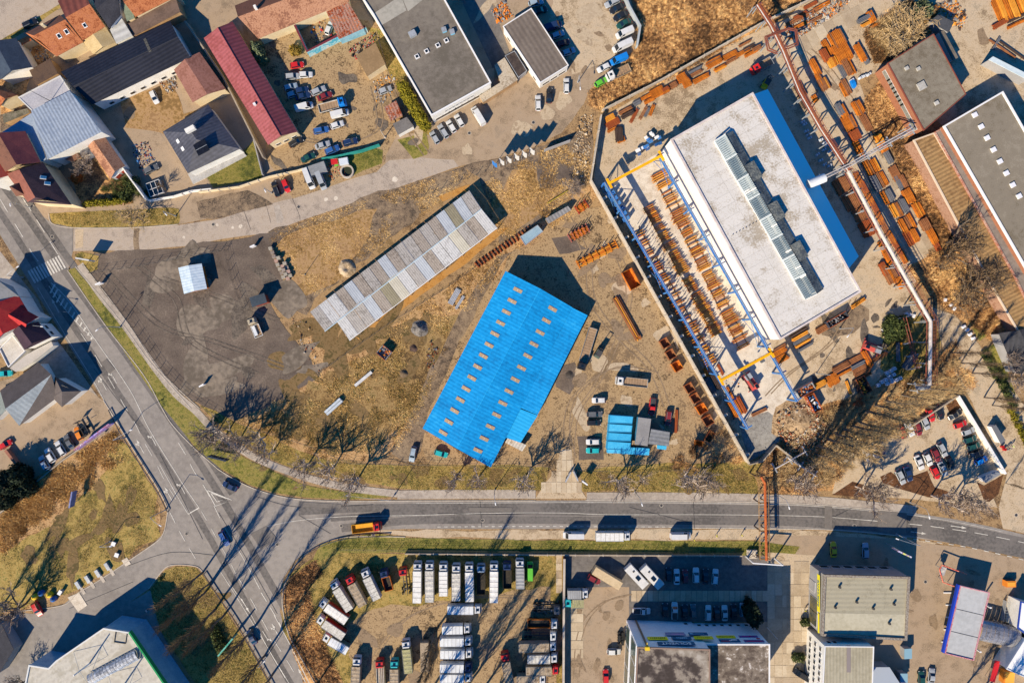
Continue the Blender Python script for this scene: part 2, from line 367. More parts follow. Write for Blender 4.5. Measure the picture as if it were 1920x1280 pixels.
patch('field', '599,702 700,640 860,520 960,440 1060,380 1105,350 1115,365 1085,400 1010,440 945,500 930,520 860,600 780,790 740,850 700,870 560,860 480,830 440,790 500,765', m_grassd, .04, 1.5)
patch('field', '640,690 760,600 850,590 850,640 790,760 720,840 600,840 520,810 560,745', m_field, .05, 4.0)
patch('bare_ground', '905,560 960,470 1060,395 1150,380 1210,480 1320,690 1395,865 1290,875 1090,880 1040,878 985,872 940,880 800,860 780,800 860,640', m_dirt, .055, 1.2)
patch('dirt_track', '930,478 960,470 905,560 860,640 800,780 790,850 760,868 735,850 770,780 815,680 880,560', m_dirt2, .062, .9)
patch('oily_ground', '1040,690 1075,680 1090,705 1070,735 1045,725', m_gravel, .064, 1.2)
patch('oily_ground', '1035,450 1075,440 1100,470 1050,476', m_gravel, .064, 1.2)
patch('gravel_bay', '1082,815 1128,818 1132,858 1085,862', m_gravel, .064, .8)
patch('verge', '375,760 405,770 440,790 500,815 560,845 630,868 700,871 960,872 1030,876 1018,918 780,917 700,907 600,890 530,870 470,842 420,808', m_grass, .066, .4)
patch('verge', '1085,880 1200,870 1290,868 1400,868 1426,870 1426,926 1260,922 1092,920', m_grass, .066, .8)
patch('verge', '127,506 140,502 229,612 281,683 358,768 400,815 455,855 560,905 640,922 745,930 661,935 568,932 513,923 463,906 415,879 365,836 304,761 198,607', m_grassg, .068, .25)
patch('driveway', '1050,845 1072,845 1078,880 1092,922 1100,934 1004,934 1022,905 1042,882', m_conc, .078, .1)
# ---- steel yard and east
patch('steel_yard', '1112,345 1125,222 1200,180 1300,120 1445,45 1480,35 1560,-60 1990,-60 1990,240 1765,235 1660,130 1610,150 1720,420 1745,480 1700,560 1745,600 1700,640 1640,720 1560,760 1500,770 1400,870', m_conc, .05, .5)
patch('paved_apron', '1135,345 1240,285 1440,640 1510,760 1420,800 1400,800', m_conc_l, .06, .3)
patch('grey_gravel_corner', '1385,790 1440,770 1475,800 1470,825 1410,862 1402,862', m_grav2, .065, .6)
patch('scrub_land', '1195,-60 1540,-60 1470,30 1420,55 1330,110 1200,172 1128,208 1104,200 1108,172 1165,128 1196,92', m_scrub, .045, 1.2)
patch('shrub_bed', '1620,60 1700,0 1760,20 1745,60 1660,115 1640,120', m_scrub, .07, 1.0)
patch('shrub_bed', '1620,185 1650,150 1730,245 1730,260 1640,262', m_scrub, .07, 1.0)
patch('scrub_land', '1665,265 1715,255 1800,430 1850,540 1900,610 1860,640 1790,590 1720,530 1700,500 1760,470 1700,350', m_scrub, .07, 1.0)
patch('verge', '1655,640 1700,590 1752,590 1762,640 1752,700 1700,730 1650,690', m_grass, .07, .8)
patch('scrub_slope', '1450,840 1540,760 1640,740 1740,690 1790,640 1830,720 1900,742 1795,738 1700,790 1600,850 1560,920 1426,926 1420,890', m_scrub, .072, 1.0)
patch('parking_lot', '1575,862 1690,800 1795,738 1870,850 1890,880 1850,912 1870,950 1700,935 1640,930 1560,925', m_conc, .075, .3)
patch('mulch_bed', '1650,893 1670,884 1690,900 1738,882 1752,912 1790,925 1780,938 1740,932 1655,905', m_mulch, .09, .2)
patch('mulch_bed', '1560,927 1598,902 1625,910 1640,934', m_mulch, .09, .2)
patch('mulch_bed', '1831,902 1845,910 1880,890 1872,925 1855,940 1845,938', m_mulch, .09, .2)
patch('mulch_bed', '1770,752 1790,742 1806,768 1785,788', m_mulch, .09, .2)
patch('access_road', '1745,575 1790,590 1880,700 1990,860 1990,1016 1880,990 1870,950 1890,880 1830,770 1770,660', m_conc, .074, .4)
patch('lawn', '1815,600 1860,585 1880,600 1850,630 1835,640', m_grassg, .08, .4)
patch('lawn', '1838,660 1870,640 1890,700 1905,740 1880,720', m_grassg, .08, .4)
patch('gravel_island', '1538,618 1610,568 1630,580 1630,600 1600,625 1560,632 1540,628', m_dirt2, .08, .3)
# ---- south-west
patch('meadow', '0,985 60,900 205,812 222,818 250,860 300,950 302,975 296,1005 188,1078 146,1100 60,1140 -60,1170 -60,1040', m_grassd, .05, .5)
patch('meadow', '0,1040 100,985 200,880 215,822 235,840 290,930 300,1000 188,1076 60,1136 -60,1160', m_grass, .055, 2.0)
patch('verge', '282,1105 309,1068 330,1060 367,1064 385,1082 409,1120 470,1218 510,1290 400,1330 300,1180', m_grass, .05, .4)
patch('garage_forecourt', '60,1240 120,1200 282,1106 300,1180 380,1330 40,1330', m_asph, .05, .1)
# ---- truck park
patch('verge', '600,1020 651,1006 714,1000 770,1008 1000,1012 1425,1014 1500,1024 1490,1040 1440,1040 1060,1037 640,1036 580,1060', m_grassg, .05, .3)
patch('truck_park', '530,1110 540,1080 580,1050 640,1036 1056,1038 1056,1330 600,1330 560,1230 530,1180', m_grass, .04, .4)
patch('truck_park_earth', '640,1180 700,1140 800,1130 900,1130 960,1100 1030,1100 1050,1140 1048,1290 990,1330 680,1330', m_dirt, .055, 1.8)
patch('scrub_strip', '530,1110 545,1080 590,1050 600,1070 575,1100 585,1150 600,1200 660,1310 580,1310 545,1210', m_scrub, .06, .8)
patch('lot', '1060,1040 1440,1040 1440,1165 1060,1165', m_asph_d, .04, .2)
patch('lot', '1056,1100 1180,1100 1180,1330 1056,1330', m_beige, .045, .2)
patch('lane', '1440,1035 1530,1040 1530,1330 1440,1330', m_conc, .05, .2)
# ---- road markings
def dash(s, on, off, wd=.16, z=.075, name='lane_marking', k=6):
    pts = resample(wpts(s, k), .5); b = MB(); i = 0; non = max(1, int(on/.5)); nof = max(0, int(off/.5))
    while i < len(pts)-1:
        seg = pts[i:i+non+1]
        if len(seg) > 1: ribbon_mb(seg, wd, z, b)
        i += non+nof
        if nof == 0 and non > 9999: break
    b.obj(name, m_line, kind='structure')
def line(s, wd=.16, z=.075, k=6, name='lane_marking'):
    ribbon_mb(wpts(s, k), wd, z).obj(name, m_line, kind='structure')
line('71,540 100,590 135,648 171,706 190,740 213,783 222,798', .14)
dash('0,373 21,408 37,434 51,458 63,478 80,500', 4.5, 4, .22)
dash('43,372 62,401 85,438 112,482', 4.5, 3.2, .22)
dash('152,625 172,655 190,685 206,712 221,738 232,758 246,780 259,804 266,820 280,845 292,866 310,902 330,935', 4, 3.5, .18)
line('177,634 195,660 218,692 245,733 260,762 275,795 300,838 330,886 345,910 374,952', .18)
line('374,951 353,963', .3, k=1); line('353,963 330,925 305,880 300,872', .16)
dash('319,960 335,992 352,1022 375,1060', 3.5, 2.5, .2)
dash('335,830 350,855 364,883 385,915 405,955 420,985 445,1030', 4, 3, .2)
dash('378,958 394,986 410,1015 430,1050 445,1080', 3.2, 3, .16)
line('447,1030 470,1070 487,1103', .2); dash('490,1110 520,1160 530,1180', 3, 2.2, .25)
line('514,1152 540,1200 560,1240 582,1284', .22)
line('436,1100 470,1150 500,1210 535,1270', .15); line('410,1065 448,1125 497,1205 548,1290', .15)
dash('447,1082 475,1130 505,1185 540,1240 560,1275', 4.2, 3, .18)
line('500,986 560,975 640,968 745,966 790,965 940,961 1060,961 1140,964 1300,964 1426,965 1540,968 1620,974', .15)
dash('1620,974 1700,981 1760,988 1850,1002 1990,1032', 4, 2.6, .2)
dash('820,987 1000,986 1260,987', 1.0, 1.0, .2); line('1260,989 1540,992 1660,1001 1700,1007', .15)
dash('1690,1007 1756,1016 1838,1030 1990,1066', 1.6, 2.4, .22); line('1718,966 1800,979 1880,996', .12)
line('780,943 1140,941 1426,944 1540,949 1645,958 1740,968', .12)
for s in ('388,918 404,948 435,937 388,918', '395,923 407,940 425,934 395,923'): line(s, .28, k=1)
# zebra crossing, hatched island, arrows
def stripe_obj(name, c, ang, L, Wd, z=.078, parent=None, kind='structure'):
    b = MB(); b.add([(-L/2, -Wd/2, 0), (L/2, -Wd/2, 0), (L/2, Wd/2, 0), (-L/2, Wd/2, 0)], [(0, 1, 2, 3)])
    return b.obj(name, m_line, parent, (c[0], c[1], z), ang, kind=kind)
for i in range(12):
    t = i/11; x = 60+t*(116-60); y = 519-t*(519-491)+0
    stripe_obj('crossing_stripe', G(x, y), R(-60), 4.2, .5)
hat = [(99, 541), (104, 550), (110, 560), (117, 566), (124, 573), (131, 581), (138, 590), (145, 599), (152, 608), (159, 617), (166, 626), (172, 634)]
for i, (x, y) in enumerate(hat): stripe_obj('hatch_stripe', G(x, y), R(62), 2.9-.19*i, .5)
line('96,530 122,555 150,593 177,635', .2, k=3); line('92,536 112,566 140,600 172,632', .16, k=3)
def arrow(c, ang, L=4.5, turn=0):
    b = MB(); hw = .1
    b.add([(-L/2, -hw, 0), (L*.2, -hw, 0), (L*.2, hw, 0), (-L/2, hw, 0)], [(0, 1, 2, 3)])
    if turn == 0 or turn == 2: b.add([(L*.2, -.4, 0), (L/2, 0, 0), (L*.2, .4, 0)], [(0, 1, 2)])
    if turn: b.add([(0, 0, 0), (.9, .75, 0), (1.0, .5, 0), (.35, -.05, 0)], [(0, 1, 2, 3)]); b.add([(.6, 1.0, 0), (1.5, .9, 0), (1.1, .35, 0)], [(0, 2, 1)])
    b.obj('lane_arrow', m_line, None, (*G(*c), .078), ang, kind='structure')
for c, a, tn in (((104, 573), 118, 0), ((212, 705), 118, 1), ((193, 718), 118, 2), ((286, 822), 118, 1), ((263, 836), 118, 2), ((340, 912), 118, 1), ((316, 925), 118, 2), ((460, 1134), -60, 0), ((500, 1195), -60, 1), ((517, 1181), 118, 2), ((1797, 987), -8, 0), ((1722, 998), -8, 0), ((566, 1265), 118, 0)):
    arrow(c, R(a), 4.6, tn)
# worn repairs and cracks on the side street
for s, wdt in (('257,428 255,450 257,470', 1.6), ('137,428 137,470', .12), ('548,372 560,400 563,412', .1), ('458,397 470,430', .12), ('500,387 508,418', .1)):
    ribbon_mb(wpts(s), wdt, .045).obj('road_repair', m_dirt2 if wdt > 1 else m_sealc, kind='structure')
patch('road_repair', '513,386 524,384 532,410 528,418 519,418', m_pave, .046, .1)
patch('road_repair', '141,430 158,430 156,465 140,466', m_conc, .047, .3)
for c, r in (((407, 422), 3), ((436, 427), 3), ((451, 424), 4), ((611, 374), 4), ((630, 372), 5), ((740, 336), 6), ((345, 445), 3)):
    pp = [(c[0]+r*math.cos(a)*random.uniform(.7, 1.2), c[1]+r*math.sin(a)*random.uniform(.7, 1.2)) for a in [i*math.pi/4 for i in range(8)]]
    patch('road_repair', [G(*q) for q in pp], m_conc_l, .048)
# footpath with edging
for s, wdt in (('150,496 187,550 233,608 290,688 330,738 367,770 400,805 437,832 480,858 540,883 600,902 660,915 745,925', 2.1),):
    ribbon_mb(wpts(s), wdt, .02, z1=.085).obj('footpath', m_pave, kind='structure')
ribbon_mb(wpts('745,927 900,926 1004,926'), 2.6, .02, z1=.085).obj('footpath', m_pave, kind='structure')
ribbon_mb(wpts('1100,930 1260,930 1426,933 1540,938 1645,948 1718,955'), 2.3, .02, z1=.085).obj('footpath', m_pave, kind='structure')
# kerbs
for s in ('127,507 198,610 269,702 304,765 325,798 365,840 400,871 415,883 463,910 513,927 568,936 661,939 780,938 1004,938', '1098,937 1140,937 1426,941 1540,946 1645,955 1718,962', '194,750 219,790 236,819 271,875 296,915 313,950 313,971 306,1000 288,1019 188,1086 146,1111 117,1134 27,1146',
          '92,401 98,419 136,427 250,427 334,421', '279,1103 309,1065 330,1058 367,1061 380,1071', '760,1006 651,1006 601,1020 565,1045 540,1080 530,1113 531,1146 542,1190 563,1230 590,1280', '142,500 229,606 281,678 359,766', '158,498 240,606 298,692 375,766'):
    ribbon_mb(wpts(s), .22, .02, z1=.15).obj('kerb', m_kerb, kind='structure')
# concrete slabs that can be told apart
def slabs(name, s, ang, wl, ww, mats, z, parent=None, th=.05, gap=.12, jit=.02, limit=300):
    poly = P(s); cx = sum(p[0] for p in poly)/len(poly); cy = sum(p[1] for p in poly)/len(poly)
    b = MB(); b.box(0, 0, -th/2, wl-gap, ww-gap, th); me = b.mesh(name, mats[0]); ca, sa = math.cos(ang), math.sin(ang); n = 0
    for i in range(-60, 61):
        for j in range(-60, 61):
            u, v = i*wl, j*ww; x = cx+u*ca-v*sa; y = cy+u*sa+v*ca
            if inside(poly, x, y) and n < limit:
                o = link(name, me, parent, (x, y, z+random.uniform(-jit, jit)), ang+random.gauss(0, .004)); n += 1
                if len(mats) > 1: setmat(o, 0, random.choice(mats))
    return n
slab_m = [M('slab_a', ['#a8967c', '#b8a68c'], (.4, 3), detail=8), M('slab_b', ['#9c8a72', '#ad9b82'], (.4, 3), detail=8), M('slab_c', ['#b3a289', '#c2b299'], (.4, 3), detail=8)]
def slabroot(nm):
    o = bpy.data.objects.new(nm, None); COL.objects.link(o); o['kind'] = 'structure'; return o
r = slabroot('driveway_paving'); slabs('slab', '1051,847 1071,847 1077,880 1090,918 1096,932 1008,932 1024,905 1043,882', R(90), 3.2, 1.5, slab_m, .13, r)
r = slabroot('lot_paving'); slabs('slab', '1062,1110 1100,1108 1100,1240 1062,1240', 0, 4.0, 2.6, slab_m, .1, r)
r = slabroot('lot_roadway'); slabs('slab', '1190,1104 1435,1106 1435,1128 1185,1128', R(90), 3.2, 1.6, slab_m, .1, r)
r = slabroot('lane_paving'); slabs('slab', '1482,1040 1512,1042 1512,1300 1475,1300', R(90), 3.4, 2.2, slab_m, .11, r)
r = slabroot('lane_paving_shaded'); slabs('slab', '1442,1040 1480,1040 1474,1300 1442,1300', R(90), 3.4, 2.2, slab_m, .11, r)
r = slabroot('yard_paving'); slabs('slab', '1470,60 1580,0 1640,0 1600,60 1560,90 1500,120', R(-62), 5.0, 3.0, slab_m, .11, r, gap=.08)
r = slabroot('yard_paving_row'); slabs('slab', '1560,190 1590,180 1760,470 1730,480 1600,270', R(-62), 5.0, 3.0, slab_m, .11, r, gap=.08)
r = slabroot('lot_strip'); slabs('slab', '1042,1042 1054,1042 1054,1110 1042,1110', R(90), 2.2, 1.8, slab_m, .1, r)

# worn patches, stains, ruts, covers and sealed cracks
m_stain = M('oil_stain', ['#4a423b', '#5e554c', '#6f6458'], (.3, 2), detail=8); m_rut = M('wheel_rut', ['#7d6a54', '#8f7a62', '#6d5c49'], (.3, 2), detail=8); m_dust = M('pale_dust', ['#a8957c', '#b8a68c', '#9a876f'], (.15, 1.2), detail=8); m_gravl = M('gravel_dusty', ['#5f554a', '#73685c', '#857869'], (.08, .6), bump=.3, detail=9); m_wet = M('dark_repair', ['#67615c', '#736d67'], (.5, 4)); m_lawnw = M('worn_turf', ['#65502f', '#7c6442', '#544726'], (.2, 1.2), bump=.3, detail=8)
rs_ = random.Random(5)
def blotches(name, s, n, r0, r1, mat, z, st=1.0):
    poly = P(s); X, Y = scatter(poly, n)
    for x, y in zip(X, Y):
        r = rs_.uniform(r0, r1); a0 = rs_.uniform(0, 3.1); e = rs_.uniform(1, 2.2)*st; q = []
        for k in range(9):
            a = 2*math.pi*k/9; rr = r*rs_.uniform(.6, 1.25); u, v = rr*e*math.cos(a), rr*math.sin(a)/e*1.2; q.append((x+u*math.cos(a0)-v*math.sin(a0), y+u*math.sin(a0)+v*math.cos(a0)))
        patch(name, smoothline(q+[q[0]], 3)[:-1], mat, z, .25, step=1.2)
blotches('stain', '500,60 640,60 770,200 800,300 560,360 500,300', 16, .6, 2.2, m_stain, .058); blotches('worn_patch', '700,0 1160,0 1190,80 1090,180 940,290 740,330', 16, 1.0, 4.0, m_dust, .057); blotches('stain', '1000,0 1160,0 1190,80 1090,160', 8, .5, 1.8, m_rut, .0575)
blotches('stain', '1050,400 1150,400 1320,690 1380,850 1100,870 1060,600', 26, .7, 2.6, m_rut, .073); blotches('worn_patch', '1050,400 1150,400 1320,690 1380,850 1100,870 1060,600', 16, .8, 3.0, m_dust, .0735)
blotches('worn_patch', '160,490 500,450 590,690 500,760 380,750', 12, 2.5, 6.0, m_gravl, .071); blotches('stain', '200,500 500,460 580,680 400,740', 14, 1.0, 4.0, m_stain, .0715)
blotches('stain', '1500,90 1900,20 1900,120 1640,250 1500,200', 14, .6, 2.2, m_rut, .083); blotches('stain', '1500,560 1700,540 1640,700 1500,760', 14, .6, 2.0, m_stain, .0835); blotches('stain', '1440,1040 1900,1060 1900,1270 1720,1270', 20, .5, 1.8, m_rut, .084); blotches('stain', '1060,1110 1170,1110 1170,1280 1060,1280', 10, .5, 1.8, m_rut, .105)
blotches('stain', '680,1150 1040,1120 1040,1280 690,1280', 16, .8, 3.0, m_rut, .0845); blotches('worn_turf', '550,620 860,560 780,760 620,840 480,810', 34, 1.2, 4.5, m_lawnw, .061); blotches('worn_turf', '420,870 1020,880 1020,915 700,905', 16, .8, 2.5, m_lawnw, .0745); blotches('worn_turf', '1100,885 1420,880 1420,920 1110,916', 10, .8, 2.4, m_lawnw, .0747)
blotches('worn_turf', '30,1060 200,880 290,960 180,1070', 20, 1.0, 3.0, m_lawnw, .065); blotches('worn_turf', '150,520 300,700 400,800 600,925 460,900 300,740', 14, .5, 1.4, m_lawnw, .0745); blotches('worn_turf', '290,1100 380,1080 480,1240 400,1270', 12, .8, 2.6, m_lawnw, .0615); blotches('stain', '0,0 480,0 480,330 0,330', 14, .6, 2.2, m_rut, .06)
for s in ('1060,400 1100,480 1110,560 1150,620 1220,690 1250,760', '1075,860 1062,800 1080,740 1150,690 1230,700', '1070,870 1080,780 1130,700 1180,560 1150,460', '700,60 730,160 760,230 800,290', '560,260 640,270 710,240 700,160', '260,500 330,560 360,640 480,700', '300,520 420,560 520,600', '200,510 300,610 400,640 540,690', '690,1250 760,1160 880,1120 1000,1120', '1500,80 1560,140 1640,260 1740,430', '1600,560 1560,640 1480,700 1440,740', '1080,1270 1090,1180 1130,1130 1180,1115'):
    c = wpts(s)
    for o_ in (-.85, .85):
        pts2 = [(p[0]+o_, p[1]+o_*.35) for p in c]; ribbon_mb(pts2, .32, .09).obj('wheel_rut', m_rut if s[:3] not in ('260', '300', '200') else m_stain, kind='structure')
for s in ('62,400 84,430 110,470', '176,690 215,742 262,800', '300,850 345,940 380,1010', '410,960 470,1060 520,1150', '560,965 620,1000', '480,930 560,950 700,945', '820,962 930,964 1010,961', '1180,950 1290,978', '1560,970 1600,950', '240,1060 320,1035 400,1040', '130,1140 250,1090', '1700,975 1720,1005', '1300,940 1302,990', '900,938 903,988'):
    ribbon_mb(ragged(wpts(s), 0) if False else wpts(s), .1, .056).obj('sealed_crack', m_sealc, kind='structure')
for x, y in ((98, 444), (350, 1000), (520, 1020), (640, 985), (905, 975), (1240, 947), (1602, 985), (420, 1055), (700, 1003), (1060, 1003), (400, 421), (560, 388), (880, 250), (1000, 230), (1735, 1090), (1905, 965)):
    T = thing('manhole_cover', f'round iron manhole cover in the paving, near {["the zebra crossing", "the junction mouth", "the poplar shadows", "the yellow lorry", "the verge trees", "the footpath trees", "the beige shop", "the blue estate car", "the curved kerb", "the white van", "the old street repair", "the parked red hatchback", "the office facade", "the crossing stripes of the car park", "the price sign frame", "the wide forecourt"][[98, 350, 520, 640, 905, 1240, 1602, 420, 700, 1060, 400, 560, 880, 1000, 1735, 1905].index(x)]}', 'manhole', (*G(x, y), .06)); MB().tube((0, 0, 0), (0, 0, .035), .42, n=14).obj('cover', dkmetal, T); MB().tube((0, 0, 0), (0, 0, .02), .55, n=14).obj('ring', m_kerb, T)
for s in ('470,1000 500,985 520,1010 490,1030', '880,951 960,951 960,958 880,958', '1645,956 1700,962 1698,1003 1645,998', '1546,947 1560,948 1560,992 1546,991', '200,672 216,692 206,700 190,680', '560,940 640,944 640,952 560,950'):
    patch('road_repair', s, m_wet, .052, .05)
# ------------------------------------------------------------------ building kit
def poly_area(p): return sum(p[i][0]*p[(i+1) % len(p)][1]-p[(i+1) % len(p)][0]*p[i][1] for i in range(len(p)))/2
def offset(poly, d):
    """inwards for d>0 (any orientation, convex-ish)"""
    n = len(poly); s = 1 if poly_area(poly) > 0 else -1; out = []
    for i in range(n):
        a = Vector(poly[i-1]); b = Vector(poly[i]); c = Vector(poly[(i+1) % n])
        d1 = (b-a).normalized(); d2 = (c-b).normalized(); n1 = Vector((-d1.y, d1.x))*s; n2 = Vector((-d2.y, d2.x))*s
        m = (n1+n2); k = m.dot(n1)
        m = m/max(k, .3); out.append((b.x+m.x*d, b.y+m.y*d))
    return out
class Bd: pass
def setup(name, label, cat, pts, h, group=None):
    B = Bd(); B.w = [G(p[0], p[1], h) for p in pts]; cx = sum(p[0] for p in B.w)/len(B.w); cy = sum(p[1] for p in B.w)/len(B.w)
    B.c = (cx, cy); B.l = [(p[0]-cx, p[1]-cy) for p in B.w]; B.h = h
    B.t = thing(name, label, cat, (cx, cy, 0), 0, group); B.planes = []; return B
def L2(B, px, py, h): x, y = G(px, py, h); return (x-B.c[0], y-B.c[1])
def flat(name, label, s, h, wall, roof, parapet=None, ph=.35, pw=.35, cat='building', over=.12, group=None, roofmb=None):
    B = setup(name, label, cat, PX(s), h, group); wl = offset(B.l, over)
    MB().prism(wl, 0, h-.18).obj('wall', wall, B.t)
    MB().prism(B.l, h-.18, h).obj('roof', roof, B.t)
    B.wall = wl; B.z = lambda x, y: h
    if parapet:
        o = offset(B.l, -.04); i_ = offset(B.l, pw); n = len(o); b = MB()
        for k in range(n):
            j = (k+1) % n; b.prism([o[k], o[j], i_[j], i_[k]], h-.25, h+ph)
        b.obj('parapet', parapet, B.t)
    return B
def gable(name, label, s, h, hr, wall, roof, ridge=None, cat='house', over=.35, th=.14, group=None, roof2=None, ridgecap=None, hip=0):
    """s: eave corners p0 p1 (gable end) p2 p3 (other end); ridge: ((x,y),(x,y)) photo plan at ridge height"""
    B = setup(name, label, cat, PX(s), h, group); p = B.l
    if ridge: r0 = L2(B, *ridge[0], hr); r1 = L2(B, *ridge[1], hr)
    else:
        r0 = ((p[0][0]+p[1][0])/2, (p[0][1]+p[1][1])/2); r1 = ((p[2][0]+p[3][0])/2, (p[2][1]+p[3][1])/2)
        if hip:
            d = Vector(r1)-Vector(r0); L = d.length; d.normalize(); q = min(hip, L*.42)
            r0 = tuple(Vector(r0)+d*q); r1 = tuple(Vector(r1)-d*q)
    R0 = (*r0, hr); R1 = (*r1, hr); E = [(q[0], q[1], h) for q in p]
    wl = offset(p, over); w0 = [(q[0], q[1]) for q in wl]
    b = MB(); b.prism(w0, 0, h+.02, top=not bool(1))
    if not hip and not ridge or True:
        for (a, c, r) in ((0, 1, R0), (2, 3, R1)):
            A = w0[a]; C = w0[c]; m = Vector((r[0], r[1])); mid = Vector(((A[0]+C[0])/2, (A[1]+C[1])/2))
            if not hip and (m-mid).length < 3.0:
                b.add([(A[0], A[1], h), (C[0], C[1], h), (mid.x, mid.y, hr-.15)], [(0, 1, 2)]); b.add([(A[0], A[1], h), (C[0], C[1], h), (mid.x, mid.y, hr-.15)], [(2, 1, 0)])
    b.obj('wall', wall, B.t)
    MB().plate([E[1], E[2], R1, R0], th).obj('roof_slope', roof, B.t)
    MB().plate([E[3], E[0], R0, R1], th).obj('roof_slope', roof2 or roof, B.t)
    ends = ((E[0], E[1], R0), (E[2], E[3], R1))
    for a, c, r in ends:
        mid = (Vector(a)+Vector(c))/2
        if hip or (Vector((r[0], r[1]))-Vector((mid.x, mid.y))).length > 1.5:
            MB().plate([a, c, r], th).obj('roof_hip', roof, B.t)
    if ridgecap: MB().tube((R0[0], R0[1], hr+.02), (R1[0], R1[1], hr+.02), .14, n=6).obj('ridge_cap', ridgecap, B.t)
    B.wall = wl
    def z(x, y):
        best = 1e9
        for a, c, r in ((E[1], E[2], R0), (E[3], E[0], R0)):
            a = Vector(a); nn = (Vector(c)-a).cross(Vector(r)-a)
            if abs(nn.z) > 1e-6: best = min(best, a.z-(nn.x*(x-a.x)+nn.y*(y-a.y))/nn.z)
        return best
    B.z = z; B.E = E; B.R = (R0, R1); return B
def shed(name, label, s, h0, h1, wall, roof, cat='shed', over=.15, th=.1, group=None):
    """eaves p0p1 at h0, p2p3 at h1"""
    B = setup(name, label, cat, PX(s), (h0+h1)/2, group); hh = [h0, h0, h1, h1]
    MB().prism(offset(B.l, over), 0, [v-.08 for v in hh]).obj('wall', wall, B.t)
    MB().plate([(q[0], q[1], v) for q, v in zip(B.l, hh)], th).obj('roof', roof, B.t)
    B.wall = offset(B.l, over); B.z = lambda x, y: max(h0, h1); return B
def wins(B, e, n, z0, ww, wh, frame=None, pane=None, a=.06, b_=.94, name='window', shutter=None):
    """n windows along wall edge e, sill at z0"""
    frame = frame or M('window_frame', [(.6, .59, .57)], rough=.5); pane = pane or glass
    p = Vector(B.wall[e]); q = Vector(B.wall[(e+1) % len(B.wall)]); d = q-p; ang = math.atan2(d.y, d.x); s = 1 if poly_area(B.wall) > 0 else -1
    nr = Vector((d.y, -d.x)).normalized()*s
    key = (round(ww, 2), round(wh, 2), frame.name, pane.name)
    if key not in WIN:
        WIN[key] = (MB().box(0, 0, 0, ww, .14, wh).mesh('window', frame), MB().box(0, 0, 0, ww-.2, .18, wh-.2).mesh('pane', pane))
    f, g = WIN[key]
    for i in range(n):
        t = a+(b_-a)*(i+.5)/n; c = p+d*t+nr*.04
        o = link(name, f, B.t, (c.x, c.y, z0+wh/2), ang); link('pane', g, o)
WIN = {}
def on_roof(B, px, py, name, lx, ly, lz, mat, rz=0, child=None, tilt=True, dz=0, label=None):
    z = B.h
    for _ in range(4): x, y = L2(B, px, py, z); z = B.z(x, y)
    o = MB().box(0, 0, lz/2, lx, ly, lz).obj(name, mat, B.t, (x, y, z+dz), rz)
    e = .4; nx = -(B.z(x+e, y)-B.z(x-e, y))/(2*e); ny = -(B.z(x, y+e)-B.z(x, y-e))/(2*e); nv = Vector((nx, ny, 1)).normalized()
    if tilt and (abs(nx)+abs(ny)) > .01:
        o.rotation_mode = 'QUATERNION'; o.rotation_quaternion = Vector((0, 0, 1)).rotation_difference(nv) @ Matrix.Rotation(rz, 3, 'Z').to_quaternion()
    if label: o['label'] = label
    if child:
        cn, fx, fy, cm = child; MB().box(0, 0, lz+.02, lx*fx, ly*fy, .05).obj(cn, cm, o)
    return o
def vang(a, b): 
    A = G(*a); B_ = G(*b); return math.atan2(B_[1]-A[1], B_[0]-A[0])
def vdir(a, b): t = vang(a, b); return math.cos(t), math.sin(t)

white_w = M('white_render', ['#d5d1c8', '#e6e3db'], (.3, 3)); cream_w = M('cream_render', ['#c9b590', '#d8c6a3'], (.3, 3)); grey_w = M('grey_render', ['#8e8c8c', '#9d9b9b'], (.3, 3))
tan_w = M('tan_render', ['#9b7b58', '#b8956c'], (.3, 3)); brick_w = M('brick_wall', ['#8c5a42', '#a06c50', '#96634a'], (.5, 4), bump=.3)
trim_w = M('white_trim', [(.72, .71, .70)], rough=.5)
bit_t = M('bitumen_taupe', ['#5f584e', '#716960', '#7c7468'], (.06, .7, 5), bump=.15, detail=8); bit_g = M('bitumen_grey', ['#7b766d', '#8f8a80', '#99948a'], (.06, .7, 5), bump=.15, detail=8)
bit_l = M('bitumen_light', ['#9a968e', '#adaaa3', '#b7b4ad'], (.08, .8, 5), bump=.1, detail=8)
tileR = M('clay_tiles', ['#8f4526', '#b9602f', '#c9743f', '#a5532c'], (.5, 3.5), bump=.6, detail=9); tileO = M('orange_tiles', ['#7c4024', '#a2603a', '#b3734a', '#93543a'], (.6, 4.5), bump=.6, detail=9)
tileB = M('brown_tiles', ['#5d3f33', '#785141', '#6c493a'], (.5, 4), bump=.5, detail=8); terr = M('terracotta_weathered', ['#7c5340', '#a07256', '#b08468', '#8c604a'], (.25, 2.5), bump=.5, detail=9)
slate = M('dark_slate', ['#2c2c33', '#3a3a41'], (.5, 4), bump=.3)
def ribbed(name, cols, a, b, per, dep=.25, perp=False, rough=.5, metal=0, scales=(.08, 1.0)):
    dx, dy = vdir(a, b)
    if perp: dx, dy = -dy, dx
    return M(name, cols, scales, rough=rough, metal=metal, stripes=(dx, dy, per, dep))

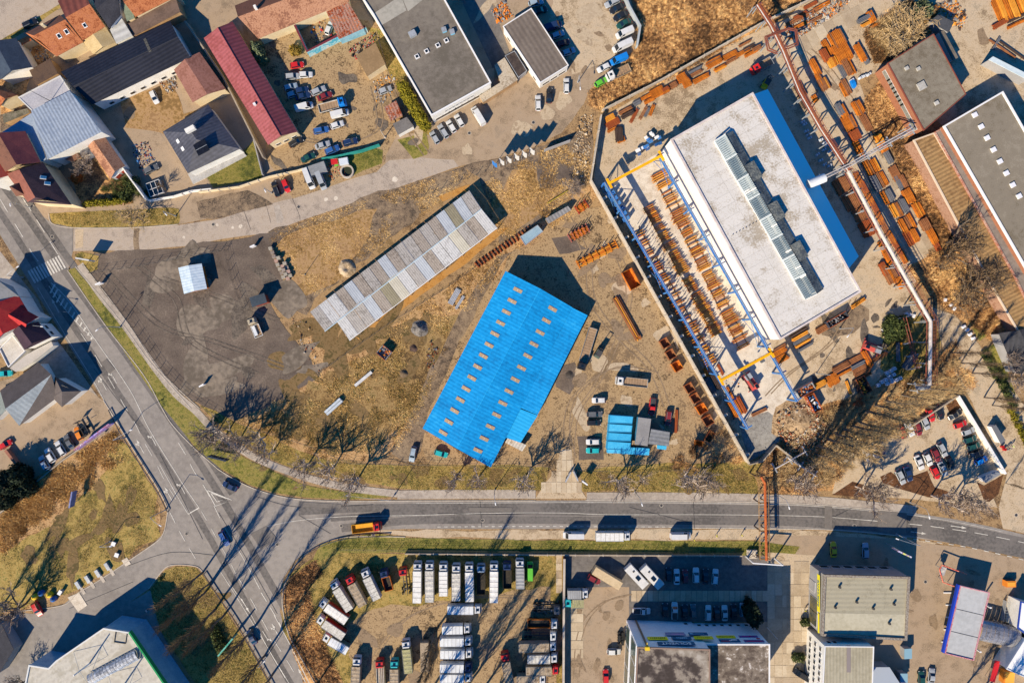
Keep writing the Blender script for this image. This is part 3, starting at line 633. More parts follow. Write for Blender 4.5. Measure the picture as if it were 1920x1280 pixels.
# ------------------------------------------------------------------ blue hall
blueR = M('blue_trapezoid_sheet', ['#0b7ab8', '#0d8bcc', '#1195d8', '#2aa3dd'], (.22, .9), rough=.5, stripes=(*vdir((948, 508), (792, 803)), 1.0, .10), stretch=(-vang((948, 508), (792, 803)), 1.0, .07), ramp=(.38, .64))
blueR2 = ribbed('blue_sheet_faded', ['#1a9cdb', '#28a6e0'], (948, 508), (792, 803), 1.0, .10, rough=.45)
A = gable('industrial_hall', 'long hall with bright blue metal roof and two rows of beige skylights', '948,508 1073,576 920,876 792,803', 4.5, 8.4, brick_w, blueR, cat='hall', ridgecap=blueR2, ridge=((1013, 541), (857, 841)))
ra = vang((948, 508), (792, 803))
sky_m = M('skylight_polycarbonate', ['#a58a6a', '#bca07c', '#9b8468'], (.8, 5), rough=.4); sky_f = M('skylight_seam', [(.55, .42, .30)])
for i in range(16):
    t = i/13.0
    if i < 14: on_roof(A, 971+(831-971)*t, 544+(811-544)*t, 'skylight', 1.0, 2.75, .10, sky_m, ra, ('seam', .6, .12, sky_f))
    if i < 15:
        u = i/12.0
        if i < 13: on_roof(A, 1036+(896-1036)*u, 579+(844-579)*u, 'skylight', 1.0, 2.75, .10, sky_m, ra, ('seam', .6, .12, sky_f))
LT = shed('lean_to', 'blue metal lean-to joined along the east side of the blue hall', '1067,574 976,764 1008,778 1102,591', 4.4, 3.7, brick_w, blueR, cat='lean-to', over=.1)
LT2 = shed('lean_to', 'lighter turquoise lean-to at the south end beside the blue hall', '981,765 948,826 978,828 1046,708 1034,668', 3.9, 3.5, brick_w, blueR2, cat='lean-to', over=.1) if False else shed('lean_to', 'paler blue lean-to section at the south end beside the blue hall', '976,766 946,819 976,830 1008,779', 4.2, 3.6, brick_w, blueR2, cat='lean-to', over=.1)
corr_w = ribbed('white_corrugated', ['#bdb5a8', '#d8d2c6', '#a89a86'], (950, 818), (985, 838), .9, .3, scales=(.5, 3))
shed('shed', 'small weathered white corrugated shed against the blue hall', '953,819 947,829 979,846 987,834', 2.6, 2.4, tan_w, corr_w)

# ------------------------------------------------------------------ striped open shed
cst = (*vdir((880, 357), (581, 585)), .62, .12); pcols = [M('sheet_white', ['#b5b4b2', '#c6c5c3', '#a5a3a0'], (.3, 1.6), rough=.6, stripes=cst), M('sheet_grey', ['#9a948e', '#aca69f', '#8c867f'], (.3, 1.6), rough=.6, stripes=cst), M('sheet_taupe', ['#92877b', '#a3988c', '#857a6f'], (.3, 1.6), rough=.6, stripes=cst),
         M('sheet_olive', ['#827a64', '#928a72'], (.4, 3), rough=.6, stripes=cst), M('sheet_pale_blue', ['#a4a9af', '#b4b9be'], (.4, 3), rough=.6, stripes=cst), M('sheet_cream', ['#b3ad9c', '#c2bcab'], (.4, 3), rough=.6, stripes=cst)]
seq1 = [0+1, 0, 0, 2, 4, 2, 1, 2, 4, 2, 1, 1, 2, 1, 2, 4, 3, 4, 1]; seq2 = [0, 1, 1, 4, 2, 3, 5, 0, 1, 4, 2, 0, 0, 5, 1, 2, 0, 4]
def panelroof(name, label, up, lo, h, hr, n1, n2):
    """up: eaveA ridgeA ridgeB eaveB ; lo the same for the other slope"""
    u = [L_ for L_ in PX(up)]; l = [L_ for L_ in PX(lo)]
    eu0, ru0, ru1, eu1 = [G(*q, hh) for q, hh in zip(u, (h, hr, hr, h))]; el0, rl0, rl1, el1 = [G(*q, hh) for q, hh in zip(l, (h, hr, hr, h))]
    c = ((eu0[0]+el1[0])/2, (eu0[1]+el1[1])/2); T = thing(name, label, 'open shed', (*c, 0))
    def lp(a, b, t, z, dz=0): return (a[0]+(b[0]-a[0])*t-c[0], a[1]+(b[1]-a[1])*t-c[1], z+dz)
    for (e0, r0, r1, e1, n, seq) in ((eu0, ru0, ru1, eu1, n1, seq1), (el0, rl0, rl1, el1, n2, seq2)):
        for i in range(n):
            t0 = i/n+.0012; t1 = (i+1)/n-.0012; dz = random.uniform(0, .05)
            pts = [lp(e0, e1, t0, h, dz), lp(e0, e1, t1, h, dz), lp(r0, r1, t1, hr, dz), lp(r0, r1, t0, hr, dz)]
            MB().plate(pts, .06).obj('roof_sheet', pcols[seq[(n-1-i) % len(seq)]], T)
            if i % 2 == 0:
                MB().tube(lp(e0, e1, t0, h-.1), lp(r0, r1, t0, hr-.1), .09, n=4).obj('rafter', trim_w, T)
                MB().tube(lp(e0, e1, t0, 0), lp(e0, e1, t0, h-.1), .1, n=6).obj('post', gal, T)
    MB().tube(lp(ru0, ru1, 0, hr, .08), lp(ru0, ru1, 1, hr, .08), .16, n=6).obj('ridge_cap', M('ridge_blue_grey', [(.42, .52, .58)]), T)
    MB().tube(lp(el0, el1, 0, h, -.1), lp(el0, el1, 1, h, -.1), .14, n=6).obj('gutter', trim_w, T)
panelroof('sheet_roofed_shed', 'long open shed roofed in a patchwork of white, grey and taupe sheets', '880,357 903,392 609,621 581,585', '932,427 903,392 629,600 655,638', 4.0, 4.7, 19, 17)

# ------------------------------------------------------------------ great white hall
whR = M('white_membrane_roof', ['#a59a8a', '#c0bab1', '#cbc6bf', '#cfcbc5', '#beb8ae'], (.04, .16, 2.0), rough=.7, grid=(vang((1257, 262), (1411, 174)), 6.0, 3.0, .17), bump=.04, detail=9)
whW = M('white_sandwich_panel', ['#dcd5cc', '#e9e3da'], (.1, 1), rough=.6)
C = flat('steel_warehouse', 'huge white flat-roofed warehouse with a long glazed roof lantern', '1257,262 1411,174 1614,547 1462,637', 13.0, whW, whR, M('roof_edge_trim', ['#b7a9a4', '#cfc5c0'], (.3, 3)), .35, .5, cat='warehouse', over=.05)
def roof_lantern():
    h0 = 13.0; hr = 15.2
    a0 = L2(C, 1338, 266, h0); a1 = L2(C, 1364, 250, h0+.5); b0 = L2(C, 1508, 562, h0); b1 = L2(C, 1536, 546, h0+.5)
    T = MB(); A0 = Vector(a0); A1 = Vector(a1); B0 = Vector(b0); B1 = Vector(b1)
    d = (B0-A0); L = d.length; d.normalize(); nr = (A1-A0); nr = (nr-d*nr.dot(d)); W = nr.length+1.6; nr.normalize()
    gl = [M('lantern_glass_pale', ['#8d989a', '#9fa9a9'], (.5, 3), rough=.25, spec=.6), M('lantern_glass_dark', ['#59686f', '#6b797f'], (.5, 3), rough=.2, spec=.6), M('lantern_glass_new', ['#d3d2cb', '#c4c3bd'], (.5, 3), rough=.3)]
    def pt(u, v, z): q = A0+d*u+nr*v; return (q.x, q.y, z)
    base = MB(); poly = [pt(0, .1, 0)[:2], pt(L, .1, 0)[:2], pt(L, W-.1, 0)[:2], pt(0, W-.1, 0)[:2]]
    base.prism(poly, h0, h0+.6)
    base = base.obj('roof_lantern', trim_w, C.t)
    segs = 8; rows = 11
    for s in range(segs):
        for r in range(rows):
            u0 = L*(s/segs)+L/segs*(r/rows)+.07; u1 = L*(s/segs)+L/segs*((r+1)/rows)-.07; dz = .18 if s % 2 == 0 else 0
            for half in (0, 1):
                v0 = 0+half*W*.25; v1 = v0+W*.25-.06; z0 = h0+.6+(hr-h0-.6)*half*.5; z1 = h0+.6+(hr-h0-.6)*(half+1)*.5-.02
                g = 2 if random.random() < .045 else s % 2
                MB().plate([pt(u0, v0, z0+dz), pt(u1, v0, z0+dz), pt(u1, v1, z1+dz), pt(u0, v1, z1+dz)], .05).obj('pane', gl[g], base)
        MB().plate([pt(L*s/segs+.05, W*.5, hr), pt(L*(s+1)/segs-.05, W*.5, hr), pt(L*(s+1)/segs-.05, W, h0+.6), pt(L*s/segs+.05, W, h0+.6)], .06).obj('pane', M('lantern_wired_glass', ['#4d5358', '#6a6f6c', '#8a8a80'], (.3, 2), grid=(vang((1338, 266), (1508, 562)), .9, .9, .45)), base)
    for s in range(0, segs+1): MB().tube(pt(L*s/segs, 0, h0+.75), pt(L*s/segs, W*.5, hr+.15), .09, n=4).obj('glazing_bar', trim_w, base)
    for s in (2, 4, 6):                                        # gabled vents on the east side
        u = L*s/segs; q = MB(); q.plate([pt(u-2.5, W*.55, hr), pt(u+2.5, W*.55, hr), pt(u+2.5, W+.5, h0+1.6), pt(u-2.5, W+.5, h0+1.6)], .1)
        q.prism([pt(u-2.4, W, 0)[:2], pt(u+2.4, W, 0)[:2], pt(u+2.4, W+.4, 0)[:2], pt(u-2.4, W+.4, 0)[:2]], h0, h0+1.5)
        q.obj('vent_hood', MATS['lantern_wired_glass'], base)
roof_lantern()
for i in range(9):
    x, y = L2(C, 1374+i*6.2, 440-i*3.4, 13); MB().tube((x, y, 13), (x, y, 13.3), .12, n=6).obj('roof_drain', dkmetal, C.t)
shade_tint_c = M('canopy_shade_tint', ['#b0f8f4', '#bcfaf6'], (.05, 1), rough=.6)  # white canopy; the blue of its shade is put into the colour
K = shed('canopy', 'long plain canopy roof tinted blue for shade along the east side of the warehouse', '1410,179 1588,506 1612,480 1441,166', 9.0, 7.9, whW, shade_tint_c, cat='canopy', over=.05)
T = thing('silo', 'horizontal pale cylinder duct on the shaded canopy edge', 'duct', (*G(1528, 341, 10), 0))
b = MB(); aa = vang((1541, 336), (1516, 346)); b.tube((-2.4*math.cos(aa), -2.4*math.sin(aa), 11), (2.4*math.cos(aa), 2.4*math.sin(aa), 11), 1.25, n=20); b.obj('tank_body', M('duct_white', ['#c5c8ca', '#d5d8da'], (.5, 3)), T, smooth=False)
MB().box(0, 0, 5.0, .8, .8, 10).obj('support', gal, T)

# ------------------------------------------------------------------ north side buildings
D = flat('office_building', 'large building with grey-brown flat roof and white southern facade', '809,218 921,156 800,-62 655,-45 681,0 699,27', 6.4, white_w, bit_t, trim_w, .4, .35)
for p in ((782, 107), (800, 97), (821, 86), (837, 77)): on_roof(D, p[0], p[1], 'roof_light', 1.2, 1.2, .35, trim_w, R(28), ('pane', .6, .6, glass))
for p, s in (((833, 58), 1.2), ((848, 62), 1.2)): on_roof(D, p[0], p[1], 'vent_cowl', s, s, .9, M('vent_blue', [(.18, .45, .62)]), R(20), ('cap', 1.15, 1.15, gal))
on_roof(D, 774, 66, 'roof_unit', 2.0, 1.6, 1.2, gal, R(28)); 
wins(D, 0, 8, 1.0, 2.6, 1.5, a=.05); wins(D, 0, 8, 4.0, .9, .5, frame=M('sign_grey', [(.35, .36, .38)]), a=.2, b_=.7, name='sign_letter')
patchR = M('bitumen_patch_light', ['#8e8a80', '#a09b90'], (.1, 1)); 
for s in ('699,27 752,-8 762,20 712,50', '752,-8 800,-45 818,-20 765,22'): MB().plate([(*L2(D, *q, 6.4), 6.42) for q in PX(s)], .01).obj('roof_felt', patchR, D.t)
ts = M('ribbed_taupe_roof', ['#6d6259', '#7a6f65'], (.1, 1), stripes=(*vdir((943, 50), (996, 16)), 1.35, .22))
D2 = flat('annex_building', 'small white-walled annex with ribbed brown-grey flat roof', '943,50 996,16 1066,123 1013,156', 4.6, white_w, ts, trim_w, .2, .2)
wins(D2, 3, 5, 1.0, 1.6, 1.3); wins(D2, 2, 3, 1.0, 2.4, 1.3)
D3 = flat('link_canopy', 'weathered pale concrete canopy linking the office and its annex', '927,122 946,108 971,150 905,192 898,180 938,155', 3.0, tan_w, M('weathered_concrete', ['#8f7f6a', '#bdb09c', '#a8987f'], (.3, 2.5), bump=.2, detail=9), None, cat='canopy')
flat('covered_passage', 'small dark glass-roofed passage beside the white annex', '947,105 965,96 988,133 972,146', 2.8, grey_w, M('dark_glazing', ['#3c3531', '#544a43'], (.6, 3), rough=.3), gal, .1, .12, cat='passage')
pinkm = ribbed('pink_metal_roof', ['#8e4a48', '#a0585a', '#94504f'], (382, 72), (436, 41), .95, .16, perp=True, rough=.5); pinkd = ribbed('pink_metal_roof_seamed', ['#7c3f45', '#8a494e'], (382, 72), (503, 270), 1.1, .3, rough=.5)
E_ = gable('long_hall', 'long narrow hall with dusty pink standing-seam roof', '382,72 436,41 558,247 503,272', 5.0, 6.8, cream_w, pinkd, cat='hall', roof2=pinkm, ridge=((408, 52), (526, 255)), ridgecap=M('pink_cap', ['#8a4748', '#995355'], (1, 4)))
wins(E_, 2, 3, 1.2, 1.4, 1.2); on_roof(E_, 479, 197, 'chimney', .7, .7, 1.0, trim_w, R(30), tilt=False)
navy = ribbed('navy_metal_roof', ['#22242e', '#2b2d38'], (319, 40), (357, 108), .95, .35, rough=.45)
N_ = gable('long_hall', 'long hall with nearly black corrugated metal roof', '319,40 357,108 173,196 114,135', 5.6, 7.0, white_w, navy, cat='hall', ridgecap=M('navy_cap', ['#2a2c36'], (1,)))
for q in range(5): on_roof(N_, 272+q*2.2, 75+q*5, 'light_plate', .8, .8, .06, M('clear_sheet', ['#4c4b47', '#5c5a52'], (1, 4)), R(30))
wins(N_, 1, 8, 1.0, 1.5, 1.2)
Ha = gable('house', 'tiled orange house with two roof windows by the dark hall', '48,62 106,106 156,79 112,28', 5.2, 7.4, cream_w, tileO, ridge=((63, 67), (122, 37)), roof2=tileB)  # north slope's shade put into the colour: darker brown than the orange
on_roof(Ha, 111, 68, 'roof_window', 1.1, 1.4, .16, trim_w, R(28), ('pane', .7, .7, glass)); on_roof(Ha, 125, 60, 'roof_window', 1.1, 1.4, .16, trim_w, R(28), ('pane', .7, .7, glass)); on_roof(Ha, 86, 51, 'chimney', .8, .6, 1.6, cream_w, R(28), tilt=False)
redm = ribbed('red_seamed_metal', ['#7e4434', '#8d4f3d'], (110, 8), (167, -20), 1.9, .35)
Hb = gable('house', 'tiled orange house with one roof window and seamed red metal rear slope', '108,2 155,76 197,50 152,-26', 5.6, 8.0, cream_w, tileO, ridge=((123, 33), (168, 8)), roof2=redm)
on_roof(Hb, 159, 48, 'roof_window', 1.0, 1.3, .16, trim_w, R(28), ('pane', .7, .7, glass)); wins(Hb, 1, 3, 2.0, 1.2, 1.3)
gable('house', 'dark slate-blue roof at the left edge below the top street', '-30,92 30,72 60,126 0,150', 5.0, 7.0, white_w, M('slate_blue_tiles', ['#2f3a4a', '#3c4857'], (.4, 3)))
gable('house', 'orange-tiled roof corner at the left edge above the maroon house', '-40,170 -4,158 34,178 0,200', 5.0, 6.6, cream_w, tileO)
shed('shed', 'small pinkish tiled shed by the top street verge', '26,78 50,67 61,76 38,88', 2.6, 3.2, cream_w, tileR)
shed('shed', 'mossy grey-green flat roof north of the maroon-roofed house', '4,214 50,203 56,212 8,232', 2.4, 2.8, tan_w, M('mossy_felt', ['#5a5444', '#6f6a58', '#82796a'], (.5, 3)))
flat('long_canopy', 'long thin pale canopy in the shade at the top right', '1854,112 1862,106 1935,143 1929,151', 4.0, grey_w, M('canopy_sheet_pale', ['#b5c3c9', '#c6d2d6'], (.4, 3)), cat='canopy')
gable('side_house', 'gable-ended cream wing with small dark window between orange roof and black hall', '155,78 198,51 217,80 175,102', 4.6, 5.6, cream_w, M('cream_roof_sheet', ['#b59c6e', '#c6ae80'], (.4, 3)), cat='annex')
flat('lean_to', 'flat roof of white metal sheets wedged between two houses', '206,56 225,30 248,67 218,82', 4.6, white_w, ribbed('white_sheets', ['#b4b3ae', '#c5c4bf'], (206, 56), (218, 81), 2.0, .25), cat='lean-to')
gable('house', 'dark slate-roofed house at the top edge beside the metal sheets', '172,-6 205,54 226,28 228,-50', 6.0, 8.0, white_w, slate)
shed('outbuilding', 'low brown felt-roofed outbuilding along the black hall', '236,45 250,67 339,24 330,-4', 4.0, 4.8, tan_w, M('brown_felt', ['#5b4a40', '#6e5a4e'], (.3, 2), bump=.1), cat='outbuilding')
gable('house', 'orange-tiled house at the top edge with a grey chimney', '227,-8 254,32 334,-8 300,-60', 5.6, 7.8, cream_w, tileO)
gable('house', 'mossy hip-roofed green-grey house corner by the top edge', '222,-20 238,40 252,34 240,-30', 5, 5.6, cream_w, M('green_sheet', ['#6a7562', '#7d8672'], (.4, 3)))
shed('barn', 'mossy brown square roof west of the black hall', '53,131 92,109 110,139 70,161', 3.6, 4.4, tan_w, M('mossy_brown_sheet', ['#4e3d35', '#64503f', '#5b4639'], (.5, 4), bump=.3), cat='barn')
flat('blue_walled_house', 'flat silver-grey roof with a tall antenna mast at its edge', '34,183 113,142 133,172 62,210', 6.0, white_w, M('silver_roof', ['#9c9aa0', '#b0aeb2'], (.15, 2)), M('roof_border', ['#c6c3bd'], (1,)), .12, .3, cat='house')
shed('factory_building', 'wide corrugated blue-grey metal roof on the corner block', '61,209 133,172 188,246 86,298', 8.6, 7.4, white_w, ribbed('blue_grey_corrugated', ['#8895a8', '#9aa6b6', '#8792a3'], (61, 211), (133, 173), .95, .35, rough=.5), cat='building')
shed('factory_building', 'plain blue-grey roof wing in the shade of the maroon house', '0,250 60,211 87,299 74,306', 7.0, 7.2, white_w, M('blue_grey_sheet', ['#8490a0', '#94a0ae'], (.2, 2)), cat='building')
gable('house', 'maroon-tiled house at the left edge with brick dormer', '-30,262 47,246 76,304 10,322', 8.5, 11.0, cream_w, M('maroon_tiles', ['#5f2f36', '#733b3c'], (.5, 4), bump=.4), roof2=tileB)
Hc = gable('corner_house', 'brown-roofed corner house beside the junction with a pyramid turret', '12,326 80,304 134,384 52,379', 7.6, 10.6, cream_w, M('corner_tiles_shaded', ['#37282e', '#46343a'], (.5, 4), bump=.4), ridge=((36, 318), (66, 370)), roof2=M('corner_tiles_sunlit', ['#74463a', '#895547'], (.5, 4), bump=.4))  # one brown roof: sunlit west slope and shaded east slope painted in
on_roof(Hc, 81, 333, 'roof_window', 1.5, 1.0, .15, trim_w, 0, ('pane', .8, .7, M('blue_pane', ['#4b89a8'], (1,), rough=.1))); on_roof(Hc, 89, 344, 'roof_window', 1.5, 1.0, .15, trim_w, 0, ('pane', .8, .7, MATS['blue_pane']))
def pyramid(name, label, s, h, hr, wall, roof, cat='tower'):
    B = setup(name, label, cat, PX(s), h); c = (0, 0, hr); MB().prism(offset(B.l, .2), 0, h).obj('wall', wall, B.t); n = len(B.l)
    for i in range(n): MB().plate([(*B.l[i], h), (*B.l[(i+1) % n], h), c], .1).obj('roof_face', roof, B.t)
pyramid('turret', 'small brown pyramid-roofed turret at the road corner', '17,350 44,337 48,366 30,368', 8.0, 10.5, cream_w, tileB)
gable('house', 'bright salmon-red roofed house fragment on the left edge by the road', '-40,290 -4,276 20,328 -20,350', 7.5, 9.5, white_w, M('salmon_roof', ['#b04a3c', '#c45a48'], (.4, 3)))
Ht = gable('long_annex', 'long terracotta-tiled annex with white gable and two red garage doors', '160,268 192,250 234,311 207,336', 3.6, 5.0, white_w, terr, cat='annex')
wins(Ht, 2, 2, .2, 1.9, 2.0, frame=trim_w, pane=M('red_door', [(.4, .05, .02)]), name='garage_door')
shed('lean_to', 'flat brown roof lean-to behind the corrugated roof building', '102,293 140,278 151,296 136,304', 2.8, 3.2, tan_w, M('brown_roof', ['#6b4a3b', '#7b5847'], (.4, 3)), cat='lean-to')
shed('lean_to', 'flat grey metal lean-to beside the terracotta annex', '147,276 163,268 173,286 154,296', 3.0, 3.4, white_w, ribbed('grey_sheet', ['#6f6e71', '#807f82'], (147, 276), (154, 296), 1.2, .2), cat='lean-to')
vill = ribbed('anthracite_tiles', ['#45464f', '#565761'], (305, 247), (352, 324), .9, .25)
V = gable('villa', 'modern villa with dark hipped roof, solar panel and white terraces', '390,196 305,247 352,325 450,279', 5.0, 8.4, white_w, vill, hip=6.2, cat='house')
on_roof(V, 378, 277, 'solar_panel', 3.6, 3.4, .15, M('solar_dark', ['#15171d', '#20232b'], (1, 3), rough=.25), R(27), ('grid_line', .96, .03, gal)); on_roof(V, 334, 265, 'roof_window', .9, 1.1, .15, trim_w, R(30)); on_roof(V, 343, 279, 'roof_window', .9, 1.1, .15, trim_w, R(30)); on_roof(V, 359, 244, 'chimney', 1.2, 2.8, 1.2, white_w, R(-62), tilt=False)
flat('terrace', 'white villa terrace with steps and grey paving', '352,326 452,281 462,292 384,334 362,345', .5, white_w, M('terrace_tiles', ['#9a9896', '#adaba8'], (.5, 3), grid=(R(27), 1.2, 1.2, .2)), cat='terrace', over=.02)
gable('outbuilding', 'dusty red-brown square roof east of the courtyard', '326,131 374,98 423,167 361,192', 4.6, 5.8, cream_w, M('dusty_red_roof', ['#7c5245', '#92665a', '#84594c'], (.15, 1.2), bump=.15), cat='outbuilding')
Ln = gable('long_barn', 'very long weathered terracotta roof at the top edge', '440,11 484,73 655,3 640,-70', 4.6, 7.0, cream_w, terr, ridge=((446, 32), (640, -40)), roof2=tileB, cat='barn')
on_roof(Ln, 481, 17, 'chimney', .7, .9, 1.4, white_w, R(20), tilt=False)
rustr = M('rusty_corrugated', ['#7d3517', '#a4512a', '#9c8f88', '#b0653b'], (.35, 3.0), rough=.8, stripes=(*vdir((611, 21), (651, 3)), .9, .4), detail=9, stretch=(0, 1, 1))
shed('workshop', 'rusty corrugated iron roof at the end of the long barn', '611,21 635,73 683,54 652,3', 3.6, 4.2, M('pale_blue_wall', ['#6fa3b8', '#8fb8c6'], (.3, 2)), rustr, cat='workshop')
def wall_run(name, label, s, wd, h, mat, cat='wall', cap=None, group=None, seg=None, px=True, z0=0.0):
    pts = P(s); c = pts[0]; T = thing(name, label, cat, (*c, 0), 0, group); lp = [(p[0]-c[0], p[1]-c[1]) for p in pts]
    if seg:
        rs = []
        for a, b_ in zip(lp, lp[1:]):
            L = math.hypot(b_[0]-a[0], b_[1]-a[1]); k = max(1, round(L/seg)); an = math.atan2(b_[1]-a[1], b_[0]-a[0]); key = (round(L/k, 2), wd, h, mat.name)
            if key not in WIN: WIN[key] = MB().box(0, 0, h/2, L/k-.05, wd, h).mesh('wall_panel', mat)
            for i in range(k):
                t = (i+.5)/k; link('wall_panel', WIN[key], T, (a[0]+(b_[0]-a[0])*t, a[1]+(b_[1]-a[1])*t, random.uniform(-.03, .03)), an)
                if i: 
                    pk = ('post', wd, h)
                    if pk not in WIN: WIN[pk] = MB().box(0, 0, (h+.1)/2, .22, wd+.2, h+.1).mesh('post', m_kerb)
                    link('post', WIN[pk], T, (a[0]+(b_[0]-a[0])*i/k, a[1]+(b_[1]-a[1])*i/k, 0), an)
    else: ribbon_mb(lp, wd, z0, z1=h).obj('wall_body', mat, T)
    if cap: ribbon_mb(lp, wd+.12, h, z1=h+.08).obj('coping', cap, T)
    return T
blw = M('turquoise_wall', ['#4aa5bd', '#9cc8cf', '#c9c6bd'], (.3, 1.5))
wall_run('yard_wall', 'pale blue and white workshop wall enclosing an open scrap bay', '556,50 582,106 636,78 690,60', .5, 3.4, blw, cap=M('maroon_cap', ['#6c2a35'], (1,)))
shed('garage', 'tan flat-roofed garage with pale lower edge beside the workshop', '667,104 688,143 723,121 704,81', 3.4, 3.9, cream_w, M('tan_sheet', ['#7c6548', '#8a7152'], (.3, 2)), cat='garage')
shed('shed', 'small rusty corrugated shed beside the tall yellow-green hedge', '720,201 732,227 755,217 743,189', 2.4, 2.7, tan_w, rustr)
shed('garage', 'small grey-roofed white garage at the workshop entrance', '736,232 746,253 776,237 763,220', 2.8, 3.2, white_w, M('grey_felt', ['#5e5a58', '#6e6a67'], (.3, 2)), cat='garage')
flat('garage', 'grey metal carport roof beside two parked light vans', '577,312 607,302 613,320 582,330', 2.4, grey_w, M('carport_sheet', ['#77797b', '#898b8d'], (.5, 3)), cat='carport')

# ------------------------------------------------------------------ west side houses
grey_r = M('grey_seam_roof', ['#7d858c', '#8f979d'], (.2, 2), stripes=(*vdir((0, 730), (72, 679)), 1.3, .12))
gable('house', 'pale grey-roofed house at the left edge near the crossing', '-12,516 24,537 36,556 -30,590', 6.0, 8.0, white_w, M('pale_grey_roof', ['#8c8a86', '#9a9894'], (.3, 2)))
redT = M('coral_tiles', ['#8e1f24', '#b02c2c', '#a6322c'], (.6, 5), bump=.5)
gable('house', 'coral-red tiled house at the left edge opposite the gravel lot', '-40,592 34,553 62,600 -20,652', 6.0, 9.2, white_w, redT)
gable('house_wing', 'gabled red-tiled wing facing the road with two small windows', '14,604 37,575 72,594 46,622', 6.6, 8.6, white_w, redT, cat='house wing')
Hd = gable('house', 'house with dark plum tiled roof and cream gable by the road', '22,619 71,603 96,632 46,656', 6.0, 8.4, white_w, M('plum_tiles', ['#33222e', '#412c38'], (.5, 4), bump=.4), hip=.1)
wins(Hd, 1, 2, 3.0, 1.4, 1.3)
flat('terrace', 'white roof terrace tiled with large pale slabs', '0,654 25,628 48,658 17,688', 3.0, white_w, M('white_terrace_tiles', ['#b7b0a6', '#c9c3ba'], (.5, 3), grid=(R(30), 1.6, 1.6, .15)), trim_w, .4, .15, cat='terrace')
shed('porch', 'small orange-tiled porch roof behind the plum-roofed house', '46,670 52,676 84,656 76,651', 2.4, 3.0, cream_w, tileO, cat='porch')
flat('low_wing', 'long white single-storey wing with shallow roof beside the terrace', '18,690 50,664 96,640 100,648 60,680 30,697', 3.0, white_w, M('pale_roof', ['#aaa39a', '#b9b2a9'], (.3, 3)), cat='house wing')
He = gable('large_house', 'long grey house with brown lower roof slope facing the forecourt', '0,732 72,679 108,744 36,798', 4.4, 8.0, white_w, M('brown_grey_tiles', ['#4f4846', '#5d5553'], (.4, 4), bump=.3), ridge=((10, 766), (96, 702)), roof2=grey_r)
gable('house_wing', 'grey-brown hip-roofed wing of the long grey house by the road', '103,706 152,733 116,763 98,745', 4.4, 7.0, white_w, MATS['brown_grey_tiles'], ridge=((105, 712), (116, 734)), cat='house wing')
shed('porch', 'low grey-green flat roof at the left edge below the long grey house', '-20,745 0,735 15,765 -10,790', 3, 3.4, white_w, M('grey_green_roof', ['#7e8580', '#8d948e'], (.3, 2)), cat='porch')

# ------------------------------------------------------------------ kiosk and small things on the gravel lot
orw = M('orange_timber', ['#a5571c', '#c06c28'], (.6, 4)); wmt = ribbed('white_blue_sheet', ['#a9bccb', '#c4d1da'], (334, 502), (344, 550), .8, .1)
gable('kiosk', 'small kiosk with pale metal roof and orange timber walls', '334,502 378,494 388,541 345,551', 2.8, 3.6, orw, wmt, cat='kiosk', over=.5)
shed('canopy', 'small dark-roofed shelter with white frame on the gravel lot', '467,558 495,549 501,567 473,576', 3.6, 3.8, M('shelter_red', ['#7c3324', '#94402d'], (1, 4)), M('shelter_dark', ['#343d46', '#414b54'], (.4, 3)), cat='shelter', over=.3)

# ------------------------------------------------------------------ blue cabins
cabm = [M('cabin_blue_a', ['#2f9fcf', '#46b0da'], (.5, 4)), M('cabin_blue_b', ['#3aa6d3', '#55b8dd'], (.5, 4)), M('cabin_blue_c', ['#2b98c8', '#3ea9d4'], (.5, 4))]
for i in range(4):
    y = 785+i*16.3; x0 = 1143-i*1.4; flat('site_cabin', f'{ordn(i)} bright blue cabin from the north in the cabin row', f'{x0},{y-7} {x0+44},{y-4} {x0+42},{y+9.5} {x0-1.5},{y+8}', 2.6, MATS['cabin_blue_a'], cabm[i % 3], M('cabin_frame', ['#2788b4'], (1,)), .08, .12, cat='cabin', over=.03, group='blue cabins in the dirt yard')
for i in range(3): flat('site_cabin', f'{ordn(i)} low blue cabin from the west in the row beside the verge', f'{1140+i*26.5},{836+i*1.5} {1165+i*26.5},{837.5+i*1.5} {1164+i*26.5},{850+i*1.5} {1138.5+i*26.5},{849+i*1.5}', 2.4, MATS['cabin_blue_a'], cabm[(i+1) % 3], None, cat='cabin', over=.03, group='low blue cabins by the verge')
flat('shed', 'tall narrow grey-roofed shed between the blue cabins', '1197,782 1221,785 1214,836 1191,833', 3.4, M('cabin_wall_blue', ['#3c86a8'], (1,)), M('grey_sheet_roof', ['#7e7c7c', '#8e8c8b'], (.3, 3)))
flat('shed', 'wide grey corrugated shed beside the leaning rusty rails', '1221,804 1256,810 1254,836 1215,832', 3.2, grey_w, ribbed('grey_corr', ['#77797c', '#8b8d90'], (1221, 804), (1256, 810), 1.1, .25, perp=True))
flat('shed', 'tiny bright blue roof beside the wide grey shed', '1232,834 1250,836 1249,843 1232,841', 2.2, cream_w, cabm[0])
flat('covered_entry', 'small tan sand-coloured roof at the foot of the grey shed', '1181,826 1200,826 1200,834 1180,833', 2.0, tan_w, M('tan_entry', ['#a08462'], (1,)))
shed('open_shed', 'small grey corrugated open shed beside the boundary track', '1022,410 1065,386 1071,394 1028,420', 2.4, 2.7, tan_w, ribbed('old_corr', ['#8f8b86', '#a29e99'], (1022, 410), (1065, 386), 1.0, .35))
flat('shed', 'blue-grey flatbed trailer shed with dark window frames on its roof', '975,444 1008,422 1018,434 985,460', 2.6, orw, M('bluegrey_sheet', ['#7f98a5', '#90a8b3'], (.4, 3)), gal, .1, .15)

